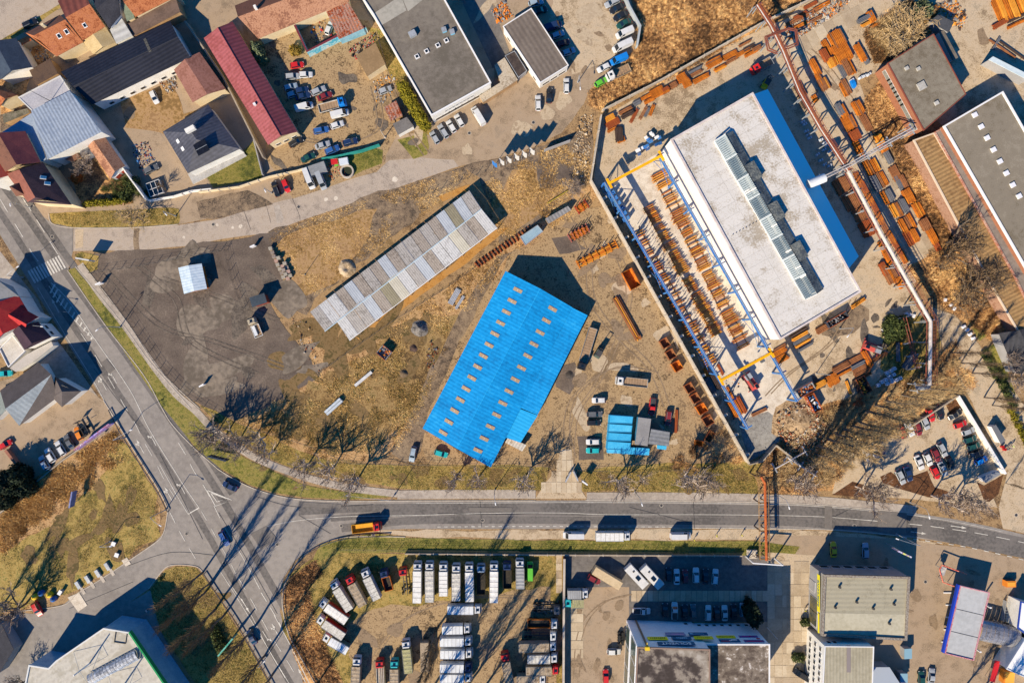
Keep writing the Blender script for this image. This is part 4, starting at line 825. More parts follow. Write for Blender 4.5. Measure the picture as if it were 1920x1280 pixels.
# ------------------------------------------------------------------ east factories
fr = M('factory_felt', ['#6a6050', '#7f7667', '#888070'], (.06, .6, 4), grid=(R(-62), 2.4, -1.2, .10), detail=9)
FA = flat('factory_hall', 'brick-sided factory hall with grey panelled flat roof by the bare tree', '1664,119 1750,64 1811,177 1732,245', 7.0, brick_w, fr, M('red_brown_edge', ['#7c4234'], (1,)), .15, .2, cat='factory')
for p, s in (((1727, 162), 2.2), ((1699, 129), 1), ((1721, 130), 1), ((1755, 194), 1.1)): on_roof(FA, *p, 'roof_hatch', s, s, .5, bit_l, R(28))
bl = None if True else flat('brick_annex', 'low brick-red flat annex along the west side of the factory hall', '1646,124 1663,118 1731,246 1718,250', 3.4, brick_w, M('brick_flat_roof', ['#8f6248', '#a6785c', '#986c50'], (.2, 2), bump=.1), M('pink_edge', ['#a97a66'], (1,)), .15, .25, cat='annex')
wins(FA, 3, 14, 3.2, 2.0, 1.6, pane=M('factory_glass', ['#8f8a7c', '#6f7472'], (1, 3), rough=.3))
FB = flat('factory_hall', 'vast grey flat-roofed factory on the right edge with white roof lights', '1768,237 1879,172 2130,610 2018,670', 7.5, brick_w, M('factory_felt_big', ['#6c6251', '#81786a', '#7b7161', '#8a8172'], (.05, .5, 4), detail=9), trim_w, .4, .4, cat='factory')
for p in ((1827, 216), (1839, 238), (1850, 259), (1862, 281), (1874, 303), (1886, 325), (1898, 347), (1910, 368)): on_roof(FB, *p, 'roof_light', 1.35, 1.35, .4, trim_w, R(28), ('pane', .9, .9, M('opal_pane', ['#d8d8dc'], (1,), rough=.3)))
flat('factory_aisle', 'narrow grey side aisle roof along the vast factory', '1752,248 1774,236 2010,650 1960,640 1902,518', 5.7, brick_w, M('aisle_felt', ['#756c65', '#857c74'], (.1, 1)), M('aisle_edge', ['#b39a8c', '#9a5a44'], (1, 4)), .25, .3, cat='factory aisle')
tw = flat('storage_hall', 'low hall with tan slatted roof west of the vast factory', '1712,263 1751,249 1830,384 1902,518 1960,640 1925,650 1872,560 1799,427', 5.0, M('pink_brick_wall', ['#94705a', '#a88570', '#8a654f'], (.3, 2)), M('tan_slatted_roof', ['#8c6c46', '#a8865a', '#98794f'], (.06, .6), rough=.8, stripes=(*vdir((1712, 263), (1799, 427)), 1.1, .35), detail=9), M('cream_edge', ['#cdb9a2'], (1,)), .25, .35, cat='hall')
None if True else flat('ramp', 'long pink brick loading ramp beside the tan slatted roof', '1700,270 1711,264 1798,428 1871,562 1905,612 1893,618 1856,562', 1.0, brick_w, M('pink_brick_ramp', ['#a3735a', '#b8876c', '#94654e'], (.2, 2)), cat='ramp', over=.02)
flat('shed', 'long thin grey shed roof behind the factory hall', '1761,60 1770,58 1797,108 1787,114', 3.0, trim_w, bit_t); flat('shed', 'dark-roofed low building in the shade behind the big shrub', '1743,40 1760,27 1789,42 1779,61', 3.4, grey_w, M('dark_roof', ['#3f4146', '#4b4d52'], (.3, 2)), cat='building')
gable('house', 'dark-roofed building at the right edge beside the lawn', '1873,625 1935,612 1990,700 1905,700', 4.5, 6.0, grey_w, M('charcoal_roof', ['#343438', '#424246'], (.3, 2), stripes=(1, 0, 1.2, .2)))
shed('shelter', 'long grey shelter roof at the access gate of the parking lot', '1860,800 1868,796 1885,825 1876,832', 2.4, 2.7, trim_w, M('shelter_grey', ['#6a6c70'], (1,)), cat='shelter')
shed('shelter', 'small shelter roof by the lower gate of the parking lot', '1840,895 1873,881 1876,889 1848,905', 2.2, 2.4, trim_w, M('shelter_roof2', ['#85888c'], (1,)), cat='shelter')

# ------------------------------------------------------------------ south: office block with signs
roofS = M('stained_bitumen', ['#3c332e', '#4f4540', '#857a6d', '#8f8578', '#a59c90'], (.1, .3), bump=.1, detail=10, ramp=(.44, .6)); roofS2 = M('stained_bitumen_light', ['#51453c', '#6e6256', '#7f7264', '#d0c9c2'], (.25, .9), bump=.1, detail=10, ramp=(.42, .62))
facN = M('panel_facade', ['#d5d6da', '#e2e3e6'], (.1, 1.5), grid=None)
S1 = flat('office_block', 'tall office block covered with shop signs, stained dark flat roof', '1195,1212 1331,1216 1331,1340 1189,1340', 18.0, facN, roofS, M('office_edge', ['#8b7466'], (1,)), .25, .3)
S2 = flat('office_block', 'lower office block half with mottled roof and white edge', '1323,1206 1443,1206 1443,1340 1323,1340', 14.0, facN, roofS2, trim_w, .3, .3)
wins(S2, 0, 4, 1.2, 1.1, 1.2, a=.4, b_=.95); wins(S2, 0, 3, 1.2, 1.1, 1.2, a=.02, b_=.4); wins(S1, 0, 1, 1.2, 1.1, 1.2, a=.82, b_=.95)
wins(S1, 3, 3, 9.0, 5.5, 7.0, frame=trim_w, pane=M('curtain_glass', ['#3a4a48', '#55635c'], (.3, 2), rough=.12), a=.02, b_=.98); wins(S1, 3, 3, 1.0, 5.5, 5.5, frame=trim_w, pane=MATS['curtain_glass'], a=.02, b_=.98)
MB().box(*L2(S1, 1214, 1208, 18)[:1], L2(S1, 1214, 1211, 18)[1], 9, .5, .25, 17).obj('downpipe', M('brown_pipe', ['#7c6a58'], (1,)), S1.t)
tt = thing('roof_bracket', 'yellow steel bracket on the office block roof corner', 'bracket', (*G(1213, 1212, 18), 18.0)); MB().box(0, -.2, .4, 1.2, .9, .8).box(0, .5, .3, .2, 1.6, .2).obj('frame', paint('y'), tt)
def text_mesh(txt, size, ext=.02):
    cu = bpy.data.curves.new('lettering', 'FONT'); cu.body = txt; cu.size = size; cu.extrude = ext; cu.align_x = 'CENTER'; cu.align_y = 'CENTER'
    o = bpy.data.objects.new('tmp', cu); COL.objects.link(o); dg = bpy.context.evaluated_depsgraph_get(); me = bpy.data.meshes.new_from_object(o.evaluated_get(dg)); bpy.data.objects.remove(o); return me
def sign_on(B, yw, cx, cz, wd, ht, col, name, txt=None, tcol=(.8, .8, .8), tsz=1.0, extra=None):
    """sign on a north-facing wall (outward +y); cx local metres"""
    s = MB().box(0, 0, 0, wd, .12, ht).obj(name, M('sign_'+'_'.join(str(int(v*99)) for v in col), [col], rough=.5), B.t, (cx, yw+.1, cz))
    if txt:
        me = text_mesh(txt, tsz); me.materials.append(M('letter_'+'_'.join(str(int(v*99)) for v in tcol), [tcol])); o = link('lettering', me, s, (0, .08, 0)); o.rotation_euler = (R(90), 0, R(180))
    if extra:
        for (ex, ez, ew, eh, ec) in extra: MB().box(ex, .02, ez, ew, .14, eh).obj('stripe', M('stripe_'+'_'.join(str(int(v*99)) for v in ec), [ec]), s)
    return s
yN1 = max(p[1] for p in S1.wall); yN2 = max(p[1] for p in S2.wall)
NAV = (.02, .10, .20); YEL = (.80, .68, .02); WH = (.8, .8, .8); RD = (.55, .02, .04); BK = (.03, .03, .04)
def lx(B, X): return X-B.c[0]
X1 = lambda px, h: G(px, 0, h)[0]
sign_on(S1, yN1, lx(S1, X1(1268, 15.9)), 15.9, 10.0, 2.0, NAV, 'name_sign', 'SOLVENT', WH, 1.9)
DK = (.10, .12, .02); BL = (.25, .45, .6)
def strokes(n, wd, col, z=0, h=.5):
    """small print too small to read: a row of short dark strokes"""
    return [(-wd/2+wd*(k+.5)/n, z+random.uniform(-.08, .08), wd/n*.62, h*random.uniform(.7, 1.1), col) for k in range(n)]
for (px_, z_, w_, h_, col_, ex_) in ((1233, 12.7, 5.5, 1.9, YEL, strokes(8, 4.4, DK, -.1, .9)), (1278, 12.5, 5.3, 1.7, NAV, strokes(6, 3.0, BL, 0, .8)), (1319, 12.3, 5.2, 1.8, YEL, strokes(7, 3.6, (.5, .3, .02), 0, .5)),
                             (1266, 9.9, 5.4, 1.9, (.30, .28, .42), [(0.6, .3, 3.6, .6, (.6, .3, .45)), (0, -.65, 5.0, .25, (.06, .04, .2))]), (1309, 9.8, 5.2, 1.7, NAV, strokes(9, 3.2, BL, .2, .35)+[(-1.9, 0, .8, .9, BL)])):
    sign_on(S1, yN1, lx(S1, X1(px_, z_)), z_, w_, h_, col_, 'sign_panel', None, extra=ex_)
for (px_, z_, w_, h_, col_, ex_) in ((1361, 9.6, 5.2, 1.7, YEL, strokes(10, 4.0, (.2, .14, .02), 0, .4)), (1368, 12.0, 5.6, 1.8, NAV, [(1.3, -.3, 1.6, .5, WH), (-1.2, .45, 2.4, .35, RD), (.2, .1, .7, .4, WH)]),
                             (1403, 9.4, 5.2, 1.1, (.16, .08, .32), [(-.6, .2, 2.4, .3, (.5, .03, .2)), (1.2, -.2, 1.8, .3, RD)]), (1410, 10.9, 4.6, .9, WH, [(1.7, 0, 1.0, .8, RD)]+strokes(5, 2.2, (.3, .4, .6), 0, .25)), (1414, 12.3, 5.4, 1.2, (.14, .08, .24), [(0, .25, 4.2, .4, (.5, .04, .12))])):
    sign_on(S2, yN2+(.0), lx(S2, X1(px_, z_)), z_, w_, h_, col_, 'sign_panel', None, extra=ex_)
# ------------------------------------------------------------------ south-east shops
bg_r = M('beige_membrane', ['#8f8874', '#a29b86', '#9a937e'], (.05, .4, 3), stripes=(0, 1, 1.25, .07), detail=8)
Q1 = flat('retail_hall', 'wide beige flat-roofed shop with grey glazed front and yellow sign', '1544,1076 1705,1080 1699,1199 1539,1190', 9.0, grey_w, bg_r, M('beige_edge', ['#9d968a', '#6c5d52'], (2, 6)), .5, .6, cat='shop')
MB().plate([(*L2(Q1, *q, 9), 9.03) for q in PX('1546,1148 1698,1151 1696,1194 1543,1186')], .01).obj('roof_membrane', M('pale_membrane', ['#a59e88', '#b5ae98'], (.1, 1)), Q1.t)
for p in ((1573, 1099), (1669, 1103), (1605, 1127), (1675, 1131), (1565, 1137), (1636, 1139), (1666, 1167)): on_roof(Q1, *p, 'roof_vent', .5, .5, .9, dkmetal, 0)
wins(Q1, 3, 2, 1.2, 4.2, 5.0, a=.05, b_=.5, pane=M('showroom_glass', ['#6d6340', '#38454a'], (.4, 3), rough=.1)); wins(Q1, 3, 1, .2, 3.0, 4.0, a=.55, b_=.8, pane=grey_w, name='loading_door'); wins(Q1, 0, 6, 1, 2.5, 2.0)
wx = min(p[0] for p in Q1.wall)
s = MB().box(0, 0, 0, .15, 10.5, 1.3).obj('sign_board', M('sign_yellow', [YEL]), Q1.t, (wx-.15, 3.2, 7.6)); me = text_mesh('BANHUBEMI', 1.35); me.materials.append(M('letter_blue', [(.01, .12, .25)])); o = link('lettering', me, s, (-.1, 0, 0)); o.rotation_euler = (R(90), 0, R(-90))
MB().box(wx-.14, -5.2, 7.6, .14, 5.5, .7).obj('sign_board', MATS['sign_yellow'], Q1.t)
Q2 = flat('office_building', 'tall white office with beige ribbed roof and rows of small windows', '1546,1210 1638,1211 1634,1330 1540,1330', 11.5, white_w, M('beige_ribbed', ['#98907a', '#a79f89'], (.1, 1), stripes=(1, 0, .9, .12)), trim_w, .25, .2)
for zz in (2.0, 5.2, 8.4): wins(Q2, 3, 9, zz, 1.1, 1.3)
wins(Q2, 0, 2, 8.4, 1.1, 1.3, a=.1, b_=.35)
MB().box(*L2(Q2, 1591, 1234, 11.5), 11.56, 1.1, 7.5, .06).obj('roof_strip', M('mauve_strip', ['#857b78'], (1,)), Q2.t)
flat('shed', 'pale blue-grey flat roof in the shaded service yard', '1638,1250 1668,1250 1700,1300 1636,1300', 4, grey_w, M('bluegrey_roof', ['#9aa2ad'], (1,)), cat='shed')
flat('container', 'small blue-grey container in the shaded service yard', '1696,1216 1710,1215 1710,1234 1696,1235', 2.6, grey_w, M('container_top', ['#7b9fb0'], (1,)), cat='container')
flat('container', 'second small blue-grey container near the bottom of the service yard', '1688,1262 1702,1262 1702,1279 1688,1279', 2.6, grey_w, MATS['container_top'], cat='container')
can_r = M('canopy_grey', ['#a3a4a4', '#b0b1b1'], (.1, 1))
GS = flat('fuel_canopy', 'grey fuel station canopy with blue and red edges', '1800,1097 1855,1110 1825,1237 1771,1224', 5.5, M('canopy_soffit', [(.5, .5, .5)]), can_r, M('canopy_pink_trim', ['#b98088', '#c99aa0', '#b05560'], (1, 3)), .25, .22, cat='fuel station')
# slim canopy on posts instead of walls
for c in list(GS.t.children):
    if c.name.startswith('wall'):
        bpy.data.objects.remove(c)
MB().prism(GS.l, 4.7, 5.3).obj('fascia', MATS['canopy_soffit'], GS.t)
for u, v in ((1800, 1115), (1840, 1125), (1790, 1205), (1820, 1212)):
    x, y = L2(GS, u, v, 0); MB().tube((x*.93, y*.93, 0), (x*.93, y*.93, 4.8), .25, n=10).obj('post', trim_w, GS.t)
e0, e1 = L2(GS, 1798, 1096, 5.5), L2(GS, 1769, 1223, 5.5); ribbon_mb([e0, e1], .5, 4.7, z1=5.6).obj('blue_edge', M('royal_blue', [(.01, .05, .45)]), GS.t)
for (u0, v0), (u1, v1) in (((1831, 1103-0), (0, 0)),): pass
for f in (.34, .67):
    a = Vector(GS.l[0]).lerp(Vector(GS.l[3]), f); b_ = Vector(GS.l[1]).lerp(Vector(GS.l[2]), f); ribbon_mb([tuple(a), tuple(b_)], .12, 5.5, z1=5.56).obj('roof_seam', dkmetal, GS.t)
for i in range(5):
    x, y = G(1785+5*math.sin(i), 1110+i*23); T = thing('fuel_pump_bollard', f'pale bar, {ordn(i)} from the north beside the fuel canopy', 'bollard', (x-1.5, y, 0), 0, 'bollards beside the fuel canopy'); MB().box(0, 0, .2, 2.2, .3, .3).obj('bar', trim_w, T)
# arched roof
T = thing('arched_canopy', 'silver barrel-vaulted canopy joining the fuel station to a white hall', 'canopy', (*G(1876, 1190, 4), 0)); ax = vang((1840, 1184), (1912, 1200)); b = MB(); sil = M('silver_arch', ['#8e8d90', '#a9a8ab', '#77767a'], (.3, 3), rough=.35, metal=.5)
for k in range(9):
    t0 = k/9*11.4-5.7; t1 = (k+1)/9*11.4-5.7-.08; b = MB()
    for j in range(8):
        a0 = math.pi*j/8; a1 = math.pi*(j+1)/8; p = [(t0, 3.1*math.cos(a0), 2.8+1.7*math.sin(a0)), (t1, 3.1*math.cos(a0), 2.8+1.7*math.sin(a0)), (t1, 3.1*math.cos(a1), 2.8+1.7*math.sin(a1)), (t0, 3.1*math.cos(a1), 2.8+1.7*math.sin(a1))]
        b.add(p, [(0, 1, 2, 3)])
    b.obj('roof_arch', sil, T, rz=ax)
for sx in (-5, 0, 5):
    for sy in (-3, 3): MB().tube((sx*math.cos(ax)-sy*math.sin(ax), sx*math.sin(ax)+sy*math.cos(ax), 0), (sx*math.cos(ax)-sy*math.sin(ax), sx*math.sin(ax)+sy*math.cos(ax), 2.9), .1).obj('post', gal, T)
flat('hall', 'plain white hall roof in the bottom corner beside the silver canopy', '1922,1196 1990,1230 1990,1300 1886,1253', 5.5, white_w, M('pure_white_roof', [(.75, .75, .74), (.7, .7, .69)], (.1,)), trim_w, .2, .2, cat='hall')
flat('hall', 'white roof corner with blue edge above the silver canopy', '1914,1127 1990,1150 1990,1240 1908,1177', 5.2, white_w, MATS['pure_white_roof'], M('royal_blue_edge', [(.02, .06, .35)]), .2, .2, cat='hall')
# ------------------------------------------------------------------ south-west dealership
Z1 = flat('showroom', 'white-roofed showroom with green edge and glazed barrel skylight', '195,1176 243,1184 330,1312 330,1360 60,1360 46,1290 55,1245 92,1251 106,1237', 9.0, M('blue_glass_wall', ['#5f93b0', '#7aa8bf'], (.4, 3), rough=.2), M('white_seam_roof', ['#a8a192', '#bdb7aa', '#b0a99c'], (.05, .4), stripes=(*vdir((106, 1237), (120, 1260)), 1.6, .06)), M('white_rim', [(.6, .6, .58)]), .3, .35)
o = offset(Z1.l, -.3); i_ = offset(Z1.l, .15); b = MB(); b.prism([o[1], o[2], i_[2], i_[1]], 8.2, 9.5); b.prism([o[2], o[3], i_[3], i_[2]], 8.2, 9.5); b.obj('green_edge', M('fascia_green', [(.01, .25, .08)]), Z1.t)
c0 = Vector((*L2(Z1, 168, 1274, 9.5), 9.3)); c1 = Vector((*L2(Z1, 258, 1226, 9.5), 9.3)); dd = (c1-c0); LL = dd.length; dd.normalize(); nn = Vector((-dd.y, dd.x, 0))
for k in range(15):
    b = MB(); u0 = LL*k/15+.05; u1 = LL*(k+1)/15-.05
    for j in range(6):
        a0 = math.pi*j/6; a1 = math.pi*(j+1)/6; f = lambda u, a: tuple(c0+dd*u+nn*(1.6*math.cos(a))+Vector((0, 0, 1.1*math.sin(a)))); b.add([f(u0, a0), f(u1, a0), f(u1, a1), f(u0, a1)], [(0, 1, 2, 3)])
    b.obj('skylight_bay', M('barrel_glass', ['#77797d', '#93959a', '#c9ccd0'], (.8, 4), rough=.12, spec=.8), Z1.t)
for mx, my in ((168, 1243), (232, 1284)):
    x, y = L2(Z1, mx, my, 9); b = MB(); b.tube((x, y, 9), (x, y, 16), .22, .16, 10); b.obj('mast', trim_w, Z1.t)
    b = MB()
    for a in range(3): b.tube((x, y, 13.5), (x+5.5*math.cos(2.1*a+.4), y+5.5*math.sin(2.1*a+.4), 9.1), .05, n=4)
    b.obj('guy_wires', gal, Z1.t)
b = MB(); pp = [L2(Z1, *q, 9.2) for q in PX('217,1183 238,1186 235,1206 214,1203 217,1183')]; ribbon_mb(pp, .15, 9.0, b, 9.25); b.obj('roof_rail', dkmetal, Z1.t)
shed('showroom_entrance', 'dark solar-tiled lean-to roof at the left edge of the forecourt', '-40,1200 0,1170 28,1215 0,1262', 3, 4, grey_w, slate, cat='building')
# ------------------------------------------------------------------ cars
def hull(sts, sec):
    """sts: (x, halfwidth, z0, z1) stations; sec: list of (fw, fz)"""
    vs = []; n = len(sec)
    for x, w_, z0, z1 in sts:
        for fw, fz in sec: vs.append((x, w_*fw, z0+(z1-z0)*fz))
    fs = []
    for i in range(len(sts)-1):
        for j in range(n): k = (j+1) % n; fs.append((i*n+j, i*n+k, (i+1)*n+k, (i+1)*n+j))
    fs.append(tuple(range(n))[::-1] if False else tuple(range(n))); fs.append(tuple(range((len(sts)-1)*n+n-1, (len(sts)-1)*n-1, -1)))
    return vs, [f[::-1] for f in fs]
SEC = [(-.86, 0), (-1, .35), (-.97, .8), (-.82, 1), (.82, 1), (.97, .8), (1, .35), (.86, 0)]
CT = {}
def car_type(kind):
    if kind in CT: return CT[kind]
    L, W, hb, ht, xr, xa, xb, xf, vanlike = {   # body length, width, waist, roof; cabin: rear base, rear top, front top, front base
        'hatchback': (4.1, 1.75, .95, 1.48, -1.95, -1.55, .25, 1.0, 0), 'saloon': (4.6, 1.8, .95, 1.43, -1.75, -1.0, .3, 1.1, 0), 'estate car': (4.65, 1.8, .95, 1.48, -2.2, -1.8, .3, 1.1, 0),
        'SUV': (4.5, 1.88, 1.1, 1.7, -2.1, -1.75, .25, 1.0, 0), 'van': (5.4, 2.0, 1.3, 2.3, -2.62, -2.5, 1.15, 1.95, 1), 'minibus': (6.2, 2.05, 1.3, 2.6, -3.0, -2.9, 1.6, 2.4, 1), 'pickup': (5.2, 1.9, 1.05, 1.75, -.3, -.05, .85, 1.45, 2)}[kind]
    h = L/2; ns = .84 if not vanlike == 1 else .92
    sts = [(-h, W/2*.80, .42, hb*.82), (-h+.18, W/2*.93, .28, hb*.98), (-h*.6, W/2, .24, hb), (0, W/2, .24, hb), (h*.45, W/2, .24, hb*.99), (h*.72, W/2*.97, .26, hb*.9), (h-.2, W/2*.88, .3, hb*.78), (h, W/2*.70, .4, hb*.62)]
    b = MB(); b.add(*hull(sts, SEC))
    if vanlike == 2:
        b2 = MB(); b2.box(-1.45, 0, hb+.02, 1.9, 1.5, .06); 
    body = b.mesh('car_body', paint('w'))
    wt, wbm = W/2*.74, W/2*.90
    cab = MB(); vs = [(xr, -wbm, hb-.05), (xf, -wbm, hb-.1), (xf, wbm, hb-.1), (xr, wbm, hb-.05), (xa, -wt, ht), (xb, -wt, ht), (xb, wt, ht), (xa, wt, ht)]
    xm = (xa+xb)/2; vs += [(xm, -wt, ht+.05), (xm, wt, ht+.05)]
    cab.add(vs, [(0, 1, 5, 8, 4), (2, 3, 7, 9, 6), (1, 2, 6, 5), (3, 0, 4, 7), (4, 8, 9, 7), (8, 5, 6, 9)])
    cabin = cab.mesh('car_cabin', paint('w'))
    def quad(a, b_, c, d, s, off):
        P4 = [Vector(q) for q in (a, b_, c, d)]; m = sum(P4, Vector())/4; nn = (P4[1]-P4[0]).cross(P4[3]-P4[0]).normalized()
        P4 = [m+(q-m)*s+nn*off for q in P4]; x = MB(); x.add([tuple(q) for q in P4]+[tuple(q-nn*.05) for q in P4], [(0, 1, 2, 3), (0, 4, 5, 1), (1, 5, 6, 2), (2, 6, 7, 3), (3, 7, 4, 0)]); return x
    V_ = vs
    ws = quad(V_[1], V_[2], V_[6], V_[5], .9, .03).mesh('windscreen', glass)
    parts = [('windscreen', ws)]
    if vanlike != 1: parts.append(('rear_window', quad(V_[3], V_[0], V_[4], V_[7], .86, .03).mesh('rear_window', glass)))
    if vanlike == 1:
        a = (.9, -wbm, hb); sid = lambda s: quad((xf-1.5, s*wbm*1.0, hb), (xf-.35, s*wbm*1.0, hb), (xb-.1, s*wt, ht-.2), (xb-.9, s*wt, ht-.2), .9, .04)
    sw = MB(); q1 = quad(V_[0], V_[1], V_[5], V_[4], .84, .03); q2 = quad(V_[2], V_[3], V_[7], V_[6], .84, .03)
    if vanlike == 1:
        q1 = quad((xf-1.5, -wbm, hb), (xf-.35, -wbm, hb), (xb-.1, -wt, ht-.25), (xb-.9, -wt, ht-.25), .9, .05); q2 = quad((xf-.35, wbm, hb), (xf-1.5, wbm, hb), (xb-.9, wt, ht-.25), (xb-.1, wt, ht-.25), .9, .05)
    parts += [('side_window', q1.mesh('side_window', glass)), ('side_window', q2.mesh('side_window', glass))]
    wm = MB(); wm.tube((0, -.1, 0), (0, .1, 0), .32, n=12); whl = wm.mesh('wheel', rubber)
    hl = MB().box(0, 0, 0, .25, .38, .14).mesh('headlight', lamp_m); tl = MB().box(0, 0, 0, .12, .3, .2).mesh('tail_light', tail_m)
    mir = MB().box(0, 0, 0, .14, .2, .14).mesh('mirror', dkmetal)
    pos = []
    for sx in (1, -1):
        for sy in (1, -1): pos.append(('wheel', whl, (sx*L*.30, sy*(W/2-.08), .32)))
    pos += [('headlight', hl, (h-.26, s*W*.33, hb*.68)) for s in (1, -1)]; pos += [('tail_light', tl, (-h+.06, s*W*.36, hb*.78)) for s in (1, -1)]; pos += [('mirror', mir, (xf-.25, s*(W/2+.08), hb+.08)) for s in (1, -1)]
    extra = []
    if vanlike == 2: extra.append(('load_bed', MB().box(-1.45, 0, hb+.03, 1.95, 1.5, .08).mesh('load_bed', dkmetal)))
    if kind == 'estate car' or kind == 'SUV':
        rr = MB(); [rr.box((xa+xb)/2, s*wt*.92, ht+.07, (xb-xa)*.85, .05, .05) for s in (1, -1)]; extra.append(('roof_rails', rr.mesh('roof_rails', gal)))
    CT[kind] = (body, cabin, parts, pos, extra); return CT[kind]
TN = {'h': 'hatchback', 'n': 'saloon', 'e': 'estate car', 'u': 'SUV', 'v': 'van', 'M': 'minibus', 'p': 'pickup'}
NM = {'h': 'hatchback_car', 'n': 'saloon_car', 'e': 'estate_car', 'u': 'suv', 'v': 'van', 'M': 'minibus', 'p': 'pickup'}
def car(px, py, ang, col, k, label, group=None, sc_=1.0):
    kind = TN[k]; body, cabin, parts, pos, extra = car_type(kind); hz = {'v': 1.6, 'M': 1.8}.get(k, .9); x, y = G(px, py, hz)
    T = thing(NM[k], label, 'van' if k in 'vM' else ('pickup' if k == 'p' else 'car'), (x, y, .1), R(ang), group); m = paint(col)
    T.scale = (sc_, sc_, sc_)
    o = link('body', body, T); setmat(o, 0, m); o = link('cabin', cabin, T); setmat(o, 0, m)
    for n, me in parts+extra: link(n, me, T)
    for n, me, lc in pos: link(n, me, T, lc)
    return T
def row(place, anchor, group, s):
    items = [a.split() for a in s.split(';') if a.strip()]
    for i, (x, y, a, c, k) in enumerate(items):
        lab = f"{PAINT[c][0]} {TN[k]}, {ordn(i)} from {anchor} {place}" if len(items) > 1 else f"{PAINT[c][0]} {TN[k]} {place}"
        car(float(x)+.0, float(y), float(a)+random.gauss(0, 1.2), c, k, lab, group)
row('in the row beside the pink-roofed hall', 'the north', 'cars in the repair yard', '557 122 8 r h;549 143 4 s e;573 140 4 w h;545 163 15 l h;550 176 20 l h;566 169 14 n h;568 180 14 n n;569 199 15 w v;602 244 12 b e;578 295 24 d n')
row('in the middle row of the repair yard', 'the north', 'cars in the repair yard', '597 170 22 s e;609 180 22 m n;636 212 15 w v;632 234 18 w h;657 266 15 n u;605 272 20 s n;623 281 24 b u')
row('by the gable of the pink-roofed hall', '', None, '555 266 28 k e')
row('outside the wall beside the old street', 'the west', 'cars outside the repair yard wall', '517 354 110 k e;536 348 -66 r h;578 334 -70 w M;601 338 -70 s v')
row('beside the rusty shed and the hedge', '', None, '722 169 22 s h'); row('parked among scrap in the walled workshop bay', '', None, '617 53 70 w h')
row('parked on the earth courtyard south of the black hall', '', None, '289 182 -66 w h'); row('on the drive west of the dark-roofed villa', '', None, '283 317 25 g e')
row('parked on the street near the top left corner', '', None, '56 44 25 k e'); row('in the shaded yard at the left edge', '', None, '8 700 5 c n')
row('below the white office facade', 'the west', 'cars below the office facade', '815 258 122 s h;831 246 122 s e;846 237 122 w h;861 226 122 w h;897 216 120 w M')
row('on the forecourt of the white annex', 'the west', 'cars at the white annex', '1009 193 92 w e;1030 179 88 k n;1062 161 90 w e')
row('in the shade east of the white annex', 'the north', 'cars in the shade of the annex', '1005 5 15 l u;1012 20 18 k n;1037 48 20 n v;1046 65 20 l h;1056 81 20 m h;1066 97 20 l h')
row('along the fence of the unpaved lot', 'the north', 'cars along the north lot fence', '1148 5 205 s e;1157 16 207 k n;1164 30 207 k n;1170 44 207 d n;1172 60 207 w v;1168 84 205 w M;1161 110 205 B v;1132 127 205 w h;1127 154 30 G h')
row('on the house forecourt by the reed field', 'the west', 'cars on the house forecourt', '83 867 122 l u;94 853 122 w u;113 840 122 w e;129 828 120 g n;147 812 118 o h')
row('at the left edge beside the forecourt hedge', '', None, '10 833 30 r h')
row('just south of the blue hall', 'the west', 'cars south of the blue hall', '774 851 -100 l e;827 850 -16 c h')
row('in the dirt yard beside the blue cabins', 'the north', 'cars in the dirt yard', '1123 750 180 w h;1115 776 0 g e;1114 792 0 k h;1112 828 180 w h;1112 844 180 c h')
row('behind the grey shed', 'the west', 'vehicles behind the grey shed', '1223 762 -98 r p;1253 783 -98 m e')
row('turning on the junction near the give-way triangle', '', None, '431 911 155 n n'); row('driving along the multi-lane road', 'the north', 'cars driving on the multi-lane road', '420 1009 -62 b e;472 1194 120 n n')
row('in the upper rank of the tree-lined parking lot', 'the west', 'cars in the tree-lined parking lot', '1692 810 -65 r h;1706 804 -65 w e;1721 804 -65 m h;1735 793 -65 s h;1745 778 -65 r h;1761 773 -65 k n;1791 777 30 k n')
row('along the white wall of the parking lot', 'the north', 'cars along the parking lot wall', '1801 795 20 r h;1816 808 20 s h;1819 823 16 d h;1826 836 18 d h;1831 850 20 k n;1840 863 24 B h')
row('in the western rank of the parking lot', 'the west', 'cars in the western rank', '1626 852 -65 s h;1639 845 -65 w n;1652 840 -65 n h')
row('in the middle rank of the parking lot', 'the west', 'cars in the middle rank', '1724 867 -65 w n;1740 861 -65 w h;1755 853 -65 m h;1767 843 -65 s e')
row('in the lower rank beside the mulch bed', 'the west', 'cars in the lower rank', '1689 894 -62 s e;1703 888 -70 n n;1754 886 -62 r h;1768 879 -65 s n;1782 867 -62 k h')
row('in the upper row behind the office block', 'the west', 'cars behind the office block', '1254 1076 90 k h;1269 1081 90 w n;1285 1080 90 m h;1305 1078 90 w u;1323 1080 88 k n;1341 1081 85 w e')
row('parked against the office block facade', 'the west', 'cars against the office block', '1203 1145 0 w p;1247 1143 90 k h;1265 1145 90 w p;1284 1147 90 k n;1300 1145 90 g h;1328 1149 90 w e;1344 1149 90 k h;1359 1149 90 w n;1376 1146 90 k n;1393 1143 90 l h')
row('beside the tyre pile west of the office block', '', None, '1151 1221 0 w h'); row('at the bottom edge west of the office block', '', None, '1136 1267 90 r h')
row('beside the tipped beige truck body', '', None, '1114 1086 -28 m h')
row('in the shade north of the beige shop', 'the west', 'cars north of the beige shop', '1563 1030 90 y n;1623 1032 90 l e'); row('at the bottom beside the fuel station', 'the west', 'cars beside the fuel station', '1728 1270 90 d h;1747 1267 85 s n')
row('at the foot of the white office at the bottom edge', '', None, '1505 1266 150 k v'); row('beside the recycling bins on the side road', '', None, '70 1141 -62 r u')
row('behind the blue hall gable in the workshop lot', '', None, '994 1071 90 G v')
